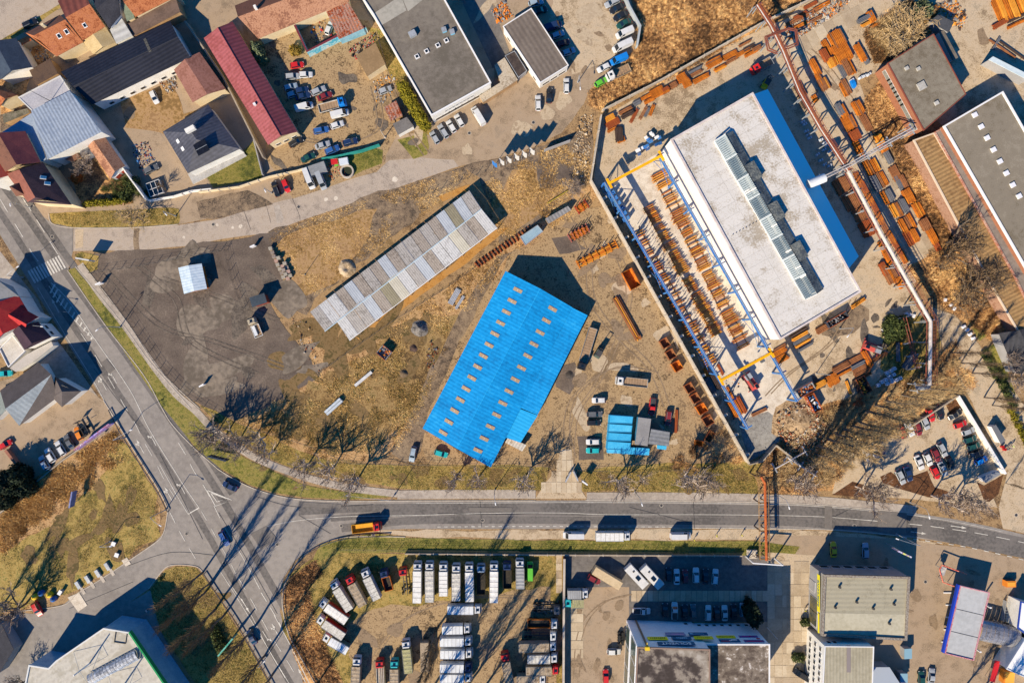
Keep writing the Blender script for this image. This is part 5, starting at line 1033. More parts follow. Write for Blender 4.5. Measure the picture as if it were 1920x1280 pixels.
# parked vans on the road
car(1076, 1004, 180, 'w', 'M', 'white box van parked on the road verge, westernmost of three', 'vans parked on the road verge')
car(1277, 1005, 0, 'w', 'M', 'white box van parked on the road verge nearest the workers in yellow', 'vans parked on the road verge')

# ------------------------------------------------------------------ lorries
cargoM = {'w': M('tarp_white', ['#c3c0b9', '#d2d0cb', '#dcdad6', '#ccc9c2'], (.25, 1.0), rough=.55, coord='obj'), 't': M('tarp_tan', ['#8b7b66', '#a3917a', '#75624b'], (.3, 1.5), rough=.7, coord='obj', detail=8), 'g': M('tarp_grey', ['#8a8b8c', '#9c9d9e'], (.4, 2), rough=.6, coord='obj'),
          'y': M('tarp_moss', ['#8d8a5c', '#a39d74', '#77744c'], (.5, 2.5), rough=.7, coord='obj', detail=8), 'd': M('tipper_dark', ['#26241f', '#3c352b'], (.6, 3), rough=.8, coord='obj'), 'o': M('tipper_orange', ['#b35a12', '#cf7420'], (.6, 3), rough=.6, coord='obj'),
          'b': M('tarp_pale', ['#c5c8cb', '#d5d8da'], (.4, 2), rough=.5, coord='obj'), 'Y': M('tipper_yellow', ['#c98a10', '#dba020'], (.6, 3), rough=.6, coord='obj'), 'r': M('side_red', ['#8e2f24', '#a83d2e'], (.6, 3), rough=.6, coord='obj'), 's': M('side_green_grey', ['#4f6258', '#5f7568'], (.6, 3), rough=.6, coord='obj'), 'wood': M('plank_floor', ['#8c735a', '#a3886c'], (.5, 3), rough=.8, coord='obj', stripes=(1, 0, .8, .2))}
LW = {'box': 'box lorry', 'tarp': 'covered lorry', 'tipper': 'tipper lorry', 'flat': 'flatbed lorry', 'chassis': 'bare lorry chassis', 'rack': 'rack-bed lorry'}
LC = {'w': 'white', 't': 'tan', 'g': 'grey', 'y': 'mossy', 'd': 'dark', 'o': 'orange', 'b': 'off-white', 'r': 'red', 's': 'green-grey'}
aged_m = M('tarp_white_aged', ['#a39f97', '#bbb7ae', '#c9c5bd'], (.5, 2), rough=.6, coord='obj', detail=9); seam_m = M('tarp_seam', ['#85817b', '#97938d'], (1, 4)); wheel_big = MB().tube((0, -.15, 0), (0, .15, 0), .5, n=14).mesh('wheel', rubber)
def lorry(px, py, ang, L, cab, kind, cargo, label, group=None, side=None, hb=3.5, W=2.5, load=None):
    """px,py plan centre of the roof; L metres"""
    x, y = G(px, py, 3.2 if kind in ('box', 'tarp') else 2.2); T = thing('lorry', label, 'lorry', (x, y, .1), R(ang), group); cm = paint(cab); h = L/2; cl = 2.0
    sm = cargoM[cargo] if cargo != 'w' or random.random() < .6 else aged_m
    c = MB(); xs = h-cl
    c.add(*hull([(xs, 1.18, .5, 2.9), (xs+.3, 1.22, .45, 3.0), (h-.5, 1.2, .45, 2.9), (h-.12, 1.14, .45, 1.9), (h, 1.0, .5, 1.2)], SEC)); c.obj('cab', cm, T)
    MB().box(h-.24, 0, 2.35, .12, 2.0, .8).obj('windscreen', glass, T)
    MB().box(xs+.85, 0, 3.0, .75, .7, .08).obj('roof_hatch', glass, T)
    MB().box(xs+.2, 0, 3.12, .35, 1.9, .25).obj('wind_deflector', cm, T)
    MB().box(0, .4, .85, L-1.2, .16, .25).box(0, -.4, .85, L-1.2, .16, .25).box(-h*.5, 0, .85, .2, 1.0, .2).box(0, 0, .85, .2, 1.0, .2).obj('chassis', dkmetal, T)
    for wx_ in (h-1.2, -h+1.0, -h+2.3):
        for s in (1, -1): link('wheel', wheel_big, T, (wx_, s*1.02, .5))
    for s in (1, -1): MB().box(h-.35, s*1.38, 2.1, .12, .25, .6).obj('mirror', dkmetal, T)
    bl = L-cl-.35; bx = -h+bl/2
    if kind in ('box', 'tarp'):
        b = MB(); n = 7
        if kind == 'tarp':
            vs = []; secs = 12
            for i in range(secs+1):
                xx = bx-bl/2+bl*i/secs; sag = -.05*(i % 2)+random.uniform(-.02, .02)
                for yy, zz in ((-W/2, 1.1), (-W/2, hb-.1), (-W/2+.12, hb+sag), (0, hb+.05+sag*1.5), (W/2-.12, hb+sag), (W/2, hb-.1), (W/2, 1.1)): vs.append((xx, yy, zz))
            fs = []
            for i in range(secs):
                for j in range(n-1): fs.append((i*n+j, (i+1)*n+j, (i+1)*n+j+1, i*n+j+1)[::-1])
            fs += [tuple(range(n))[::-1][::-1], tuple(range(secs*n, secs*n+n))[::-1]]; b.add(vs, fs)
        else: b.box(bx, 0, (hb+1.1)/2, bl, W, hb-1.1)
        o = b.obj('cargo_body', sm, T)
        sb = MB()
        for q in range(1, 6): sb.box(bx-bl/2+bl*q/6, 0, hb+.03, .05, W-.1, .05)
        for s_ in (1, -1): sb.box(bx, s_*(W/2-.04), hb+.02, bl, .07, .06)
        sb.obj('roof_seams', seam_m, T)
        if side: 
            for s in (1, -1): MB().box(bx, s*(W/2+.02), (hb+1.1)/2-.1, bl-.1, .05, hb-1.5).obj('side_curtain', cargoM[side], T)
        MB().box(-h-.03, 0, 2.2, .06, W-.1, 2.2).obj('rear_door', gal, T)
    elif kind in ('tipper', 'flat', 'rack'):
        hs = 1.0 if kind == 'tipper' else .45; z0 = 1.15
        MB().box(bx, 0, z0, bl, W, .12).obj('load_floor', cargoM['d'] if kind == 'tipper' and cargo != 'Y' else cargoM['Y'] if cargo == 'Y' else cargoM['wood'] if kind == 'flat' else cargoM['t'], T)
        for s in (1, -1): MB().box(bx, s*(W/2-.05), z0+hs/2, bl, .1, hs).obj('side_board', sm, T)
        for xx in (bx-bl/2+.05, bx+bl/2-.05): MB().box(xx, 0, z0+hs/2, .1, W-.2, hs).obj('end_board', sm, T)
        if kind == 'rack':
            for i in range(5): MB().box(bx, -1+.5*i, z0+1.2, bl-.2, .08, .08).obj('rail', gal, T)
        if load: MB().box(bx+.2, .5, z0+.35, bl*.8, .9, .5).obj('load', cargoM[load], T)
    return T
def lrow(place, anchor, group, s):
    it = [a.split() for a in s.split(';') if a.strip()]
    for i, a in enumerate(it):
        px, py, ang, Lp, cab, kind, cargo = a[:7]; side = a[7] if len(a) > 7 and a[7] != '-' else None; load = a[8] if len(a) > 8 else None
        nm = LW[kind] if kind == 'chassis' else f"{LC[cargo]} {LW[kind]}"
        lab = f"{nm}, {PAINT[cab][0]} cab, {ordn(i)} from {anchor} {place}"
        lorry(float(px), float(py), float(ang)+random.gauss(0, .5), float(Lp)*.153, cab, kind, cargo, lab, group, side, load=load)
lrow('of the fanned-out row', 'the south', 'lorries fanned out in the truck park', '628 1206 150 54 w tarp b s;619 1176 146 61 w box w r;624 1146 145 62 w tarp w r;639 1117 123 62 w box w;666 1108 120 61 r tarp t;694 1096 115 60 w box w;724 1087 105 42 n tipper o;758 1092 96 58 r chassis g')
lrow('of the row by the hedge', 'the west', 'lorries parked nose to the hedge', '782 1092 90 75 w box w;805 1091 90 74 w tarp w;831 1086 90 61 w box w;855 1092 90 67 w tarp w;880 1092 91 70 w tarp w;902 1086 90 58 l tipper d;926 1092 90 74 w tarp w;951 1078 90 51 n tipper d;975 1076 90 54 w tarp g')
lrow('of the stacked middle column', 'the north', 'lorries side by side in the middle column', '871 1143 0 64 w box b;856 1180 0 54 w box b;855 1203 0 60 w box b;856 1226 0 61 w box b;855 1252 0 60 n box b;855 1271 0 60 w box b')
lrow('of the brick wall column', 'the north', 'lorries against the brick wall', '1024 1142 0 56 g chassis g;1018 1169 0 58 w tipper o - d;1012 1191 0 66 w chassis g;1009 1213 0 72 w tarp t;1018 1235 0 58 w tarp w;1018 1257 0 63 r tarp t;997 1274 0 56 w tarp t')
lrow('of the bottom row', 'the west', 'lorries at the bottom of the truck park', '667 1262 87 58 w tarp t;713 1264 92 58 r rack y;739 1266 90 56 c tarp t;763 1231 97 60 w tarp y')
lorry(951, 1256, 100, 9.6, 'r', 'tarp', 't', 'lorry with red cab and pale tan body parked alone at an angle', None)
lorry(1151, 1006, 0, 10.2, 'w', 'box', 'w', 'large white box lorry parked in the middle of the three on the road verge', 'vans parked on the road verge')
lorry(687, 989, 7, 8.6, 'r', 'tipper', 'Y', 'lorry with red cab and orange-yellow skip body driving on the road', None)
lorry(1101, 654, 253, 12.6, 'k', 'flat', 'g', 'black flatbed lorry with long bare bed beside the blue hall', None)
lorry(1185, 716, 174, 9.4, 'w', 'flat', 'g', 'white flatbed lorry with planked bed in the dirt yard', None)
lorry(1163, 138, 25, 7.5, 'w', 'flat', 'o', 'small white flatbed lorry with sandy load at the corner of the north lot', None) if False else lorry(1160, 135, 205, 7.4, 'w', 'flat', 't', 'small white flatbed lorry with planked load bed at the corner of the north lot', None)
lorry(622, 196, 15, 8.2, 'B', 'flat', 'w', 'blue recovery lorry with pale empty bed in the repair yard', None)
lorry(1430, 122, 210, 6.8, 'r', 'flat', 'g', 'red-cabbed flatbed lorry in the shade of the white warehouse', None)
lorry(477, 613, 112, 6.0, 't', 'flat', 'w', 'short beige lorry with teal side and blue crate on the gravel lot', None, load='b')
lorry(1085, 1114, 0, 6.2, 'w', 'box', 'g', 'small white box lorry beside the brick wall with orange roof mark', None)
lorry(1076, 1131, 180, 5.6, 'c', 'box', 'y', 'small lorry with yellow-green body and teal cab beside the brick wall', None)
def crate_body(px, py, ang, L, W, h, mat, label, cat='container', name='truck_body'):
    x, y = G(px, py, h); T = thing(name, label, cat, (x, y, 0), R(ang)); MB().box(0, 0, h/2+.3, L, W, h-.6).obj('body', mat, T); MB().box(0, 0, h+.02, L-.2, W-.2, .06).obj('roof_panel', mat, T); MB().box(L*.4, 0, .15, .4, W-.4, .3).box(-L*.4, 0, .15, .4, W-.4, .3).obj('skids', dkmetal, T); return T
crate_body(1139, 1084, -31, 9.0, 2.5, 2.9, M('body_beige', ['#b9a27e', '#c9b28e'], (.3, 2)), 'long beige truck body lying at an angle north of the lot')
crate_body(796, 1232, 91, 8.6, 2.4, 2.9, cargoM['t'], 'tan box trailer half under the bare poplar')
for i, (x, y, a) in enumerate(((1194, 1081, -47), (1223, 1082, -47))):
    T = crate_body(x, y, a, 7.6, 2.6, 2.6, M('caravan_white', ['#c2c0bc', '#d2d0cc'], (.5, 3)), ('white caravan with roof hatches, nearer the beige truck body', 'white caravan with blue awning end, nearer the parked cars')[i], 'caravan', 'caravan')
    MB().box(.5, 0, 2.75, 1.4, 1.0, .12).obj('roof_hatch', glass, T); MB().box(-1.8, .4, 2.75, .5, .5, .12).obj('roof_hatch', dkmetal, T)
T = crate_body(644, 302, 10, 2.6, 1.9, 1.8, M('caravan_small', ['#b9c0c8', '#c9cfd5'], (.5, 3)), 'small white camper trailer beside the round pond', 'caravan', 'camper_trailer')
# machines
def forklift(px, py, ang, col, label, s=1.0):
    x, y = G(px, py, 1); T = thing('forklift', label, 'forklift', (x, y, .08), R(ang)); T.scale = (s, s, s); MB().box(-.5, 0, .8, 1.8, 1.2, .9).box(-1.2, 0, 1.0, .5, 1.15, 1.0).obj('body', col if not isinstance(col, str) else paint(col), T)
    MB().box(.55, .4, 1.6, .1, .12, 3.0).box(.55, -.4, 1.6, .1, .12, 3.0).box(.55, 0, 3.0, .1, .9, .1).obj('mast', dkmetal, T)
    for sg in (.3, -.3): MB().box(1.2, sg, .15, 1.2, .14, .06).obj('fork', dkmetal, T)
    MB().box(-.4, 0, 2.15, 1.3, 1.1, .06).obj('roof_guard', dkmetal, T)
    for a, b_ in ((.2, .5), (.2, -.5), (-1, .5), (-1, -.5)): MB().tube((a, b_, 1.2), (a, b_, 2.15), .05, n=4).obj('pillar', dkmetal, T)
    for a in (.2, -1.0):
        for b_ in (.6, -.6): MB().tube((a, b_-.1, .35), (a, b_+.1, .35), .35, n=10).obj('wheel', rubber, T)
    return T
forklift(1124, 659, 60, M('green_grey_machine', ['#59655a'], (1,)), 'grey-green forklift beside the black flatbed lorry', 1.4)
forklift(1437, 155, 60, 'y', 'yellow forklift in the shade north of the warehouse', 1.4)
def telehandler(px, py, ang, label, col=(.62, .10, .08)):
    x, y = G(px, py, 1.5); T = thing('crane_machine', label, 'mobile crane', (x, y, .08), R(ang)); cm = M('machine_coral', [col, tuple(v*.85 for v in col)], (1, 4), rough=.5)
    MB().box(0, 0, 1.1, 5.2, 2.3, 1.0).box(1.9, .5, 2.0, 1.5, 1.1, 1.2).obj('body', cm, T); MB().box(1.9, .5, 2.62, 1.2, .9, .1).obj('cab_roof', glass, T)
    MB().box(-1.0, -.2, 2.1, 5.6, .5, .5).box(-4.2, -.2, 1.9, 1.2, .35, .35).obj('boom', dkmetal, T); MB().box(-1.6, .2, 1.9, 1.6, 1.9, .8).obj('engine_cover', gal, T)
    for a in (1.7, -1.7):
        for b_ in (1.1, -1.1): MB().tube((a, b_-.2, .6), (a, b_+.2, .6), .6, n=12).obj('wheel', rubber, T)
    for a in (2.4, -2.4):
        for b_ in (1.6, -1.6): MB().box(a, b_, .5, .3, .8, .12).obj('outrigger', cm, T)
    return T
telehandler(1407, 715, -55, 'red and green mobile crane under the yellow gantry beam')
telehandler(1636, 651, 160, 'coral-red mobile crane beside the rust-brown stacks and the green bush')
# ------------------------------------------------------------------ steel: beams, racks, skips
rust = [M('rust_orange', ['#8f4c14', '#c06c1c', '#d08026'], (.5, 3), rough=.85, coord='obj'), M('rust_brown', ['#6a4128', '#8a5a38', '#7c5233'], (.5, 3), rough=.9, coord='obj'), M('rust_red', ['#7c3a1c', '#9c5228'], (.5, 3), rough=.9, coord='obj'),
        M('rust_golden', ['#b5731e', '#d2943a'], (.5, 3), rough=.85, coord='obj'), M('steel_grey', ['#5d5e63', '#74757a'], (.5, 3), rough=.6, coord='obj'), M('rust_dark', ['#3d2f29', '#54423a'], (.5, 3), rough=.9, coord='obj')]
def ibeam(w_=.3, h_=.3):
    b = MB(); t = .06; y = w_/2; pr = [(-y, 0), (y, 0), (y, t), (t/2, t), (t/2, h_-t), (y, h_-t), (y, h_), (-y, h_), (-y, h_-t), (-t/2, h_-t), (-t/2, t), (-y, t)]
    vs = [(-.5, a, c) for a, c in pr]+[(.5, a, c) for a, c in pr]; n = 12
    return b.add(vs, [(i, (i+1) % n, n+(i+1) % n, n+i)[::-1] for i in range(n)]+[(0, 1, 2, 3, 10, 11)[::-1], (12, 13, 14, 15, 22, 23), (4, 5, 6, 7, 8, 9)[::-1], (16, 17, 18, 19, 20, 21)])
beam_me = ibeam().mesh('beam', rust[0]); tube_me = MB().box(0, 0, .16, 1, .3, .3).mesh('beam', rust[0]); bearer_me = MB().box(0, 0, .1, 1, .2, .2).mesh('bearer', rust[5])
post_me = MB().box(0, 0, .5, .1, .1, 1).mesh('rack_post', dkmetal)
NB = [0]
def stack(px, py, ang, Lp, Wp, cols, label, group, layers=1, z=.12, full=True, sp=None):
    """bundle of beams; Lp,Wp photo pixels; cols string of rust indices"""
    L = Lp*.176; W_ = Wp*.205; x, y = G(px, py, .5); T = thing('beam_stack', label, 'steel stack', (x, y, z-.02), R(ang), group)
    sp = sp or random.choice((.34, .42, .5)); n = max(1, int(round(W_/sp))); c0 = int(random.choice(cols))
    for s in (-.3, .3): o = link('bearer', bearer_me, T, (s*L, 0, 0), R(90)); o.scale = (max(W_, .6)*1.05, 1, 1)
    for l in range(layers):
        for i in range(n-(l % 2)):
            c = c0 if random.random() < .72 else int(random.choice(cols)); k = random.choice((beam_me, tube_me)); ll = L*random.uniform(.86, 1.0)
            o = link('beam', k, T, (random.uniform(-.03, .03)*L, (i-(n-1)/2+.5*(l % 2))*W_/n, .2+l*.33+random.uniform(0, .04)), R(random.gauss(0, .4))); o.scale = (ll, W_/n/.36*random.uniform(.85, 1), random.uniform(.8, 1.3)); setmat(o, 0, rust[c]); NB[0] += 1
    return T
def stacks(place, anchor, group, s, cols='0122', layers=2):
    it = [a.split() for a in s.split(';') if a.strip()]
    cn = {'0': 'orange-rusted', '1': 'brown', '2': 'red-brown', '3': 'golden rusted', '4': 'grey', '5': 'dark'}
    for i, a in enumerate(it):
        px, py, ang, L, W_ = [float(v) for v in a[:5]]; cc = a[5] if len(a) > 5 else random.choice(['00', '01', '11', '02', '03', '22'])
        ly = int(a[6]) if len(a) > 6 else random.choice((1, 2, 2, 3))
        stack(px, py, ang, L, W_, cc, f"{cn[cc[0]]} steel beam stack, {ordn(i)} from {anchor} {place}", group, ly)
stacks('along the north wall', 'the west', 'beam stacks along the north wall', '1143 222 28 18 8 03;1149 231 28 26 10 22;1173 207 28 26 7 11;1176 216 28 24 6 5;1194 193 28 13 8 4;1212 181 28 22 6 00;1217 189 28 20 6 01;1232 173 28 24 14 00;1248 170 28 12 8 02;1262 160 28 14 9 11;1278 147 28 16 12 00;1287 156 28 14 12 00;1303 131 28 26 5 4;1306 137 28 22 5 11;1314 147 28 30 8 02;1338 118 28 28 10 01;1350 128 28 22 6 03;1368 104 28 30 8 00;1372 113 28 22 5 11;1392 99 28 30 6 00;1404 90 28 22 5 5;1408 100 28 26 5 03;1418 92 28 16 6 11;1396 82 28 24 4 11')
stacks('off the wall row', 'the west', 'loose beams beside the north wall row', '1189 217 62 28 5 22 1;1206 212 60 26 5 01 1;1213 211 62 18 4 4 1;1222 207 70 22 5 03 1')
stacks('in the corner by the concrete wall', 'the west', 'dark timber bundles by the corner', '1161 252 94 26 12 5 2;1148 243 28 20 4 00 1;1164 262 20 14 8 03 1')
stacks('beneath the pipe bridge', 'the north', 'beam stacks beneath the pipe bridge', '1528 126 -62 30 10 00;1537 150 -62 22 8 01;1545 158 -62 22 14 31;1528 185 -62 14 8 00;1607 274 -62 18 10 00;1611 338 -62 30 8 00 1;1620 352 -62 24 8 02 1;1631 372 -62 30 8 00 1;1641 390 -62 24 8 22 1;1650 408 -62 26 8 00 1;1660 428 -62 26 8 01 1;1672 446 -62 26 8 00 1;1684 466 -62 26 8 22 1;1694 482 -62 24 8 00 1;1655 464 -62 24 8 00;1664 484 -62 24 8 01')
stacks('in the eastern pair of columns', 'the north', 'beam stacks in the eastern columns', '1550 89 -62 30 9 00;1568 74 -62 30 20 01;1546 105 -62 24 9 22;1578 100 -62 34 22 00;1560 118 -62 16 12 03;1586 127 -62 30 9 11;1578 130 -62 32 9 4;1594 125 -62 30 9 00;1587 163 -62 30 8 11;1582 168 -62 26 7 00;1574 205 -62 22 9 4;1581 210 -62 26 10 00;1589 232 -62 28 12 00;1598 228 -62 24 7 01;1602 254 -62 18 14 22;1612 284 -62 22 10 03;1626 314 -62 30 8 01;1634 312 -62 24 8 00;1642 309 -62 24 8 03;1640 344 -62 28 9 4;1648 338 -62 30 9 11;1656 335 -62 28 9 00;1660 370 -62 24 9 03;1668 366 -62 24 9 4;1676 395 -62 24 8 33;1684 393 -62 26 8 01;1693 386 -62 26 9 4;1693 424 -62 28 8 00;1702 420 -62 28 8 11;1709 415 -62 28 8 03;1704 447 -62 26 9 22;1713 442 -62 24 9 00')
stacks('beside the scrub strip', 'the north', 'beam stacks beside the scrub', '1612 100 -62 32 8 00;1621 108 -62 26 7 4;1608 203 -62 26 12 01;1624 230 -62 32 10 11;1647 262 -62 20 10 03;1656 278 -62 14 10 00;1665 294 -62 26 9 4;1678 325 -62 26 12 11;1686 342 -62 26 8 4;1694 340 -62 24 8 11;1702 368 -62 26 12 01;1719 394 -62 28 8 03;1725 391 -62 26 7 00;1733 421 -62 22 12 11;1747 443 -62 28 9 00;1757 462 -62 16 8 22')
stacks('east of the warehouse canopy', 'the north', 'shaded beam stacks east of the canopy', '1578 348 -62 28 22 11;1596 378 -62 30 22 51;1612 402 -62 24 18 11;1627 428 -62 28 22 22;1500 170 -62 26 12 5;1508 192 -62 22 10 5')
stacks('on the curved kerb', 'the north', 'beam stacks by the curved kerb', '1656 504 -62 24 8 22;1664 515 -62 34 10 01;1678 517 -62 34 9 11;1686 530 -62 20 8 03')
stacks('by the road gate', 'the west', 'beam stacks near the top edge', '1620 36 28 28 6 4;1632 33 -62 20 8 00;1628 43 28 26 5 33;1640 48 28 18 5 00;1488 40 28 30 6 11 1;1502 30 28 26 8 22 1;1522 24 28 30 6 11 1;1540 12 28 34 6 01 1;1500 48 28 28 5 00 1;1530 36 28 24 5 11 1;1520 10 28 26 5 22 1')
stacks('in the top right corner', 'the west', 'orange bundles in the top right corner', '1870 20 -68 40 8 00;1879 18 -68 44 8 33;1888 16 -68 44 8 00;1898 14 -68 40 8 33;1908 10 -68 36 8 00;1917 8 -68 30 8 33;1876 44 30 30 8 22;1908 44 25 40 5 00;1905 34 25 34 5 5;1880 92 -35 60 3 11 1;1900 96 -35 60 3 5 1;1868 82 60 26 4 4 1')
stacks('south of the warehouse', 'the north', 'bars south of the warehouse', '1497 623 30 34 6 5;1499 630 30 30 5 30;1502 637 30 32 6 4;1505 643 30 30 5 33;1510 650 30 30 5 4;1542 616 30 24 10 11 2;1609 568 35 28 6 03 2;1461 660 30 28 8 01 1;1466 672 30 24 10 03 1;1462 652 30 26 5 11 1')
stacks('by the red crane', 'the west', 'stacks in the rust heap', '1533 722 30 30 8 03;1561 712 -62 20 18 00 1;1577 688 28 32 10 11;1580 700 28 34 4 00 1;1591 727 -70 26 4 03 1;1603 674 28 34 8 11;1608 684 28 26 8 4;1611 691 28 26 8 11;1617 698 28 30 8 11;1622 705 28 24 4 22 1;1626 672 -62 32 9 02;1648 670 28 34 6 11;1684 660 92 34 6 4;1690 660 92 34 5 33;1706 677 58 32 12 4;1610 756 30 20 10 22;1606 724 -62 24 6 5')
stacks('in the west crane yard', 'the north', 'stacks by the concrete wall inside the yard', '1326 698 -68 18 8 00;1351 693 -62 22 4 22 1;1332 722 -60 30 8 4;1341 716 -62 28 6 5;1369 737 -62 26 4 02 1;1378 765 -62 30 14 00;1390 758 -62 32 8 02;1424 772 25 28 5 11 1')
stacks('in the dirt yard', 'the north', 'stacks in the dirt yard', '1172 598 -61 82 4 11 2;1175 597 -61 84 4 03 2;1178 596 -61 82 4 01 2;1181 596 -61 80 3 11 2;1268 790 88 44 4 22 1')
stacks('in the boundary strip', 'the west', 'rusty sleepers in the boundary strip', ' '.join('') or '898 500 40 4 22 00') if False else None
# beams in the crane yard: three long columns of racks
def column(place, group, p0, p1, ang, Lp, n, fill=1.0, cols='00033330'):
    k = 0; g = 0
    while k < n:
        m = random.choice((4, 5, 6, 7)); t0 = k/n; t1 = min(1, (k+m)/n); tc = (t0+t1)/2; cx = p0[0]+(p1[0]-p0[0])*tc; cy = p0[1]+(p1[1]-p0[1])*tc
        x, y = G(cx, cy, .6); a = R(ang); T = thing('beam_rack', f"row of rust-brown beams, {ordn(g)} from the north {place}", 'beam rack', (x, y, .1), a, group)
        dv = Vector(((p1[0]-p0[0])/n*.1562, -(p1[1]-p0[1])/n*.1562)); nv = Vector((-math.sin(a), math.cos(a))); av = Vector((math.cos(a), math.sin(a)))
        for s in (-.28, .28):
            o = link('bearer', bearer_me, T, (s*Lp*.15, 0, .1), R(90)); o.scale = (m*dv.length, .7, 1)
        L0 = Lp*random.uniform(.75, 1.1)
        for j in range(m):
            if random.random() > fill: continue
            off = dv*(j-(m-1)/2); c = int(random.choice(cols)); L = L0*.15*random.uniform(.82, 1.08)
            o = link('beam', random.choice((beam_me, tube_me, beam_me)), T, (off.dot(av)+random.uniform(-.2, .2), off.dot(nv), .25+random.uniform(0, .25)), R(random.gauss(0, .7))); o.scale = (L*random.uniform(.8, 1.05), random.uniform(.55, 1.0), random.uniform(1.0, 2.8)); setmat(o, 0, rust[c]); NB[0] += 1
            if random.random() < .12:
                o = link('beam', beam_me, T, (off.dot(av)+random.uniform(-.4, .4), off.dot(nv)+.1, .7), R(random.gauss(0, 2))); o.scale = (L*.8, 1.0, 1.2); setmat(o, 0, rust[c]); NB[0] += 1
        k += m+random.choice((0, 0, 0, 1)); g += 1
column('in the eastern column of the crane yard', 'beam rows in the eastern column', (1232, 324), (1392, 645), 28, 33, 92, .8)
column('in the middle column of the crane yard', 'beam rows in the middle column', (1214, 386), (1345, 628), 28, 29, 74, .95)
column('in the western column of the crane yard', 'beam rows in the western column', (1190, 430), (1333, 682), 28, 32, 60, .8)
# upright rack pins seen as short shadows
T = thing('pin_racks', 'double line of upright steel pins along the western runway', 'rack pins', (0, 0, .08)); 
for i in range(46):
    t = i/45; x, y = G(1196+(1335-1196)*t+random.uniform(-2, 2), 420+(680-420)*t, 0); o = link('rack_post', post_me, T, (x, y, 0)); o.scale = (1, 1, 2.2)
    x, y = G(1208+(1347-1208)*t+random.uniform(-2, 2), 414+(674-414)*t, 0); o = link('rack_post', post_me, T, (x, y, 0)); o.scale = (1, 1, 2.2)
# ------------------------------------------------------------------ runway of the overhead crane
crB = M('crane_blue', ['#2a62a8', '#3b74b8', '#55809f'], (.5, 3), rough=.5); crY = M('crane_yellow', ['#e09c06', '#f0ae14'], (.5, 3), rough=.5)
def runway(name, label, a, b_, hgt, n):
    A_ = Vector((*G(*a, hgt), 0)); B_ = Vector((*G(*b_, hgt), 0)); d = B_-A_; L = d.length; ang = math.atan2(d.y, d.x); T = thing(name, label, 'crane runway', (*A_[:2], 0), ang)
    MB().box(L/2, 0, hgt-.5, L, .45, 1.0).box(L/2, 0, hgt, L, .75, .08).obj('girder', crB, T)
    MB().box(L/2, .05, hgt+.1, L, .12, .12).obj('rail', gal, T)
    for i in range(n+1):
        x = L*i/n; MB().box(x, 0, (hgt-1)/2, .45, .45, hgt-1).obj('column', crB, T)
        MB().tube((x, 1.9, .1), (x, .2, hgt-1.2), .12, n=4).obj('brace', crB, T); MB().box(x, .9, hgt-1.3, .3, 1.8, .3).obj('bracket', crB, T)
        if i < n: 
            if i % 3 == 0: MB().tube((x, 0, hgt-1.2), (x+L/n, 0, .3), .08, n=4).tube((x+L/n, 0, hgt-1.2), (x, 0, .3), .08, n=4).obj('cross_brace', crB, T)
    return T
runway('crane_runway', 'western blue crane runway girder beside the concrete wall', (1133, 342), (1403, 804), 7.5, 9)
runway('crane_runway', 'eastern blue crane runway girder along the white warehouse', (1236, 290), (1496, 752), 7.5, 9)
def bridge_crane(label, a, b_, hgt, hoist):
    A_ = Vector((*G(*a, hgt), 0)); B_ = Vector((*G(*b_, hgt), 0)); d = B_-A_; L = d.length; ang = math.atan2(d.y, d.x); T = thing('bridge_crane', label, 'overhead crane', (*A_[:2], 0), ang)
    MB().box(L/2, 0, hgt-.5, L, .7, .9).obj('girder', crY, T)
    for x in (0, L): MB().box(x, 0, hgt-.7, .6, 3.0, .7).obj('end_carriage', crY, T)
    MB().box(L*hoist, -.8, hgt-.9, 1.2, .9, .8).obj('hoist', paint('g'), T); MB().tube((L*hoist, -.8, hgt-1), (L*hoist, -.8, 2.5), .05, n=4).box(L*hoist, -.8, 2.3, .5, .3, .4).obj('hook', dkmetal, T)
bridge_crane('yellow overhead crane beam at the north end of the crane yard', (1143, 343), (1241, 291), 8.6, .1)
bridge_crane('yellow overhead crane beam at the south end of the crane yard', (1353, 713), (1448, 661), 8.6, .8)
# blue racks under the north crane
T = thing('blue_frame_rack', 'blue frame of square bins under the north end of the west runway', 'rack', (*G(1158, 382, 2), 0), R(-60))
for i in range(7): MB().box(-5.2+i*1.7, 0, 1.3, 1.1, 1.9, .15).box(-5.2+i*1.7, .9, 1.3, 1.1, .12, 2.2).box(-5.2+i*1.7, -.9, 1.3, 1.1, .12, 2.2).obj('frame', crB, T)
T = thing('parts_pallets', 'cluster of white boxes on blue frames at the warehouse corner', 'boxes', (*G(1214, 268, 1), 0), R(28))
for i in range(16): MB().box(random.uniform(-4, 4), random.uniform(-2.2, 2.2), .8+random.uniform(0, .8), random.uniform(.7, 1.3), random.uniform(.6, 1), random.uniform(.6, 1)).obj('box', random.choice((trim_w, trim_w, crB)), T)
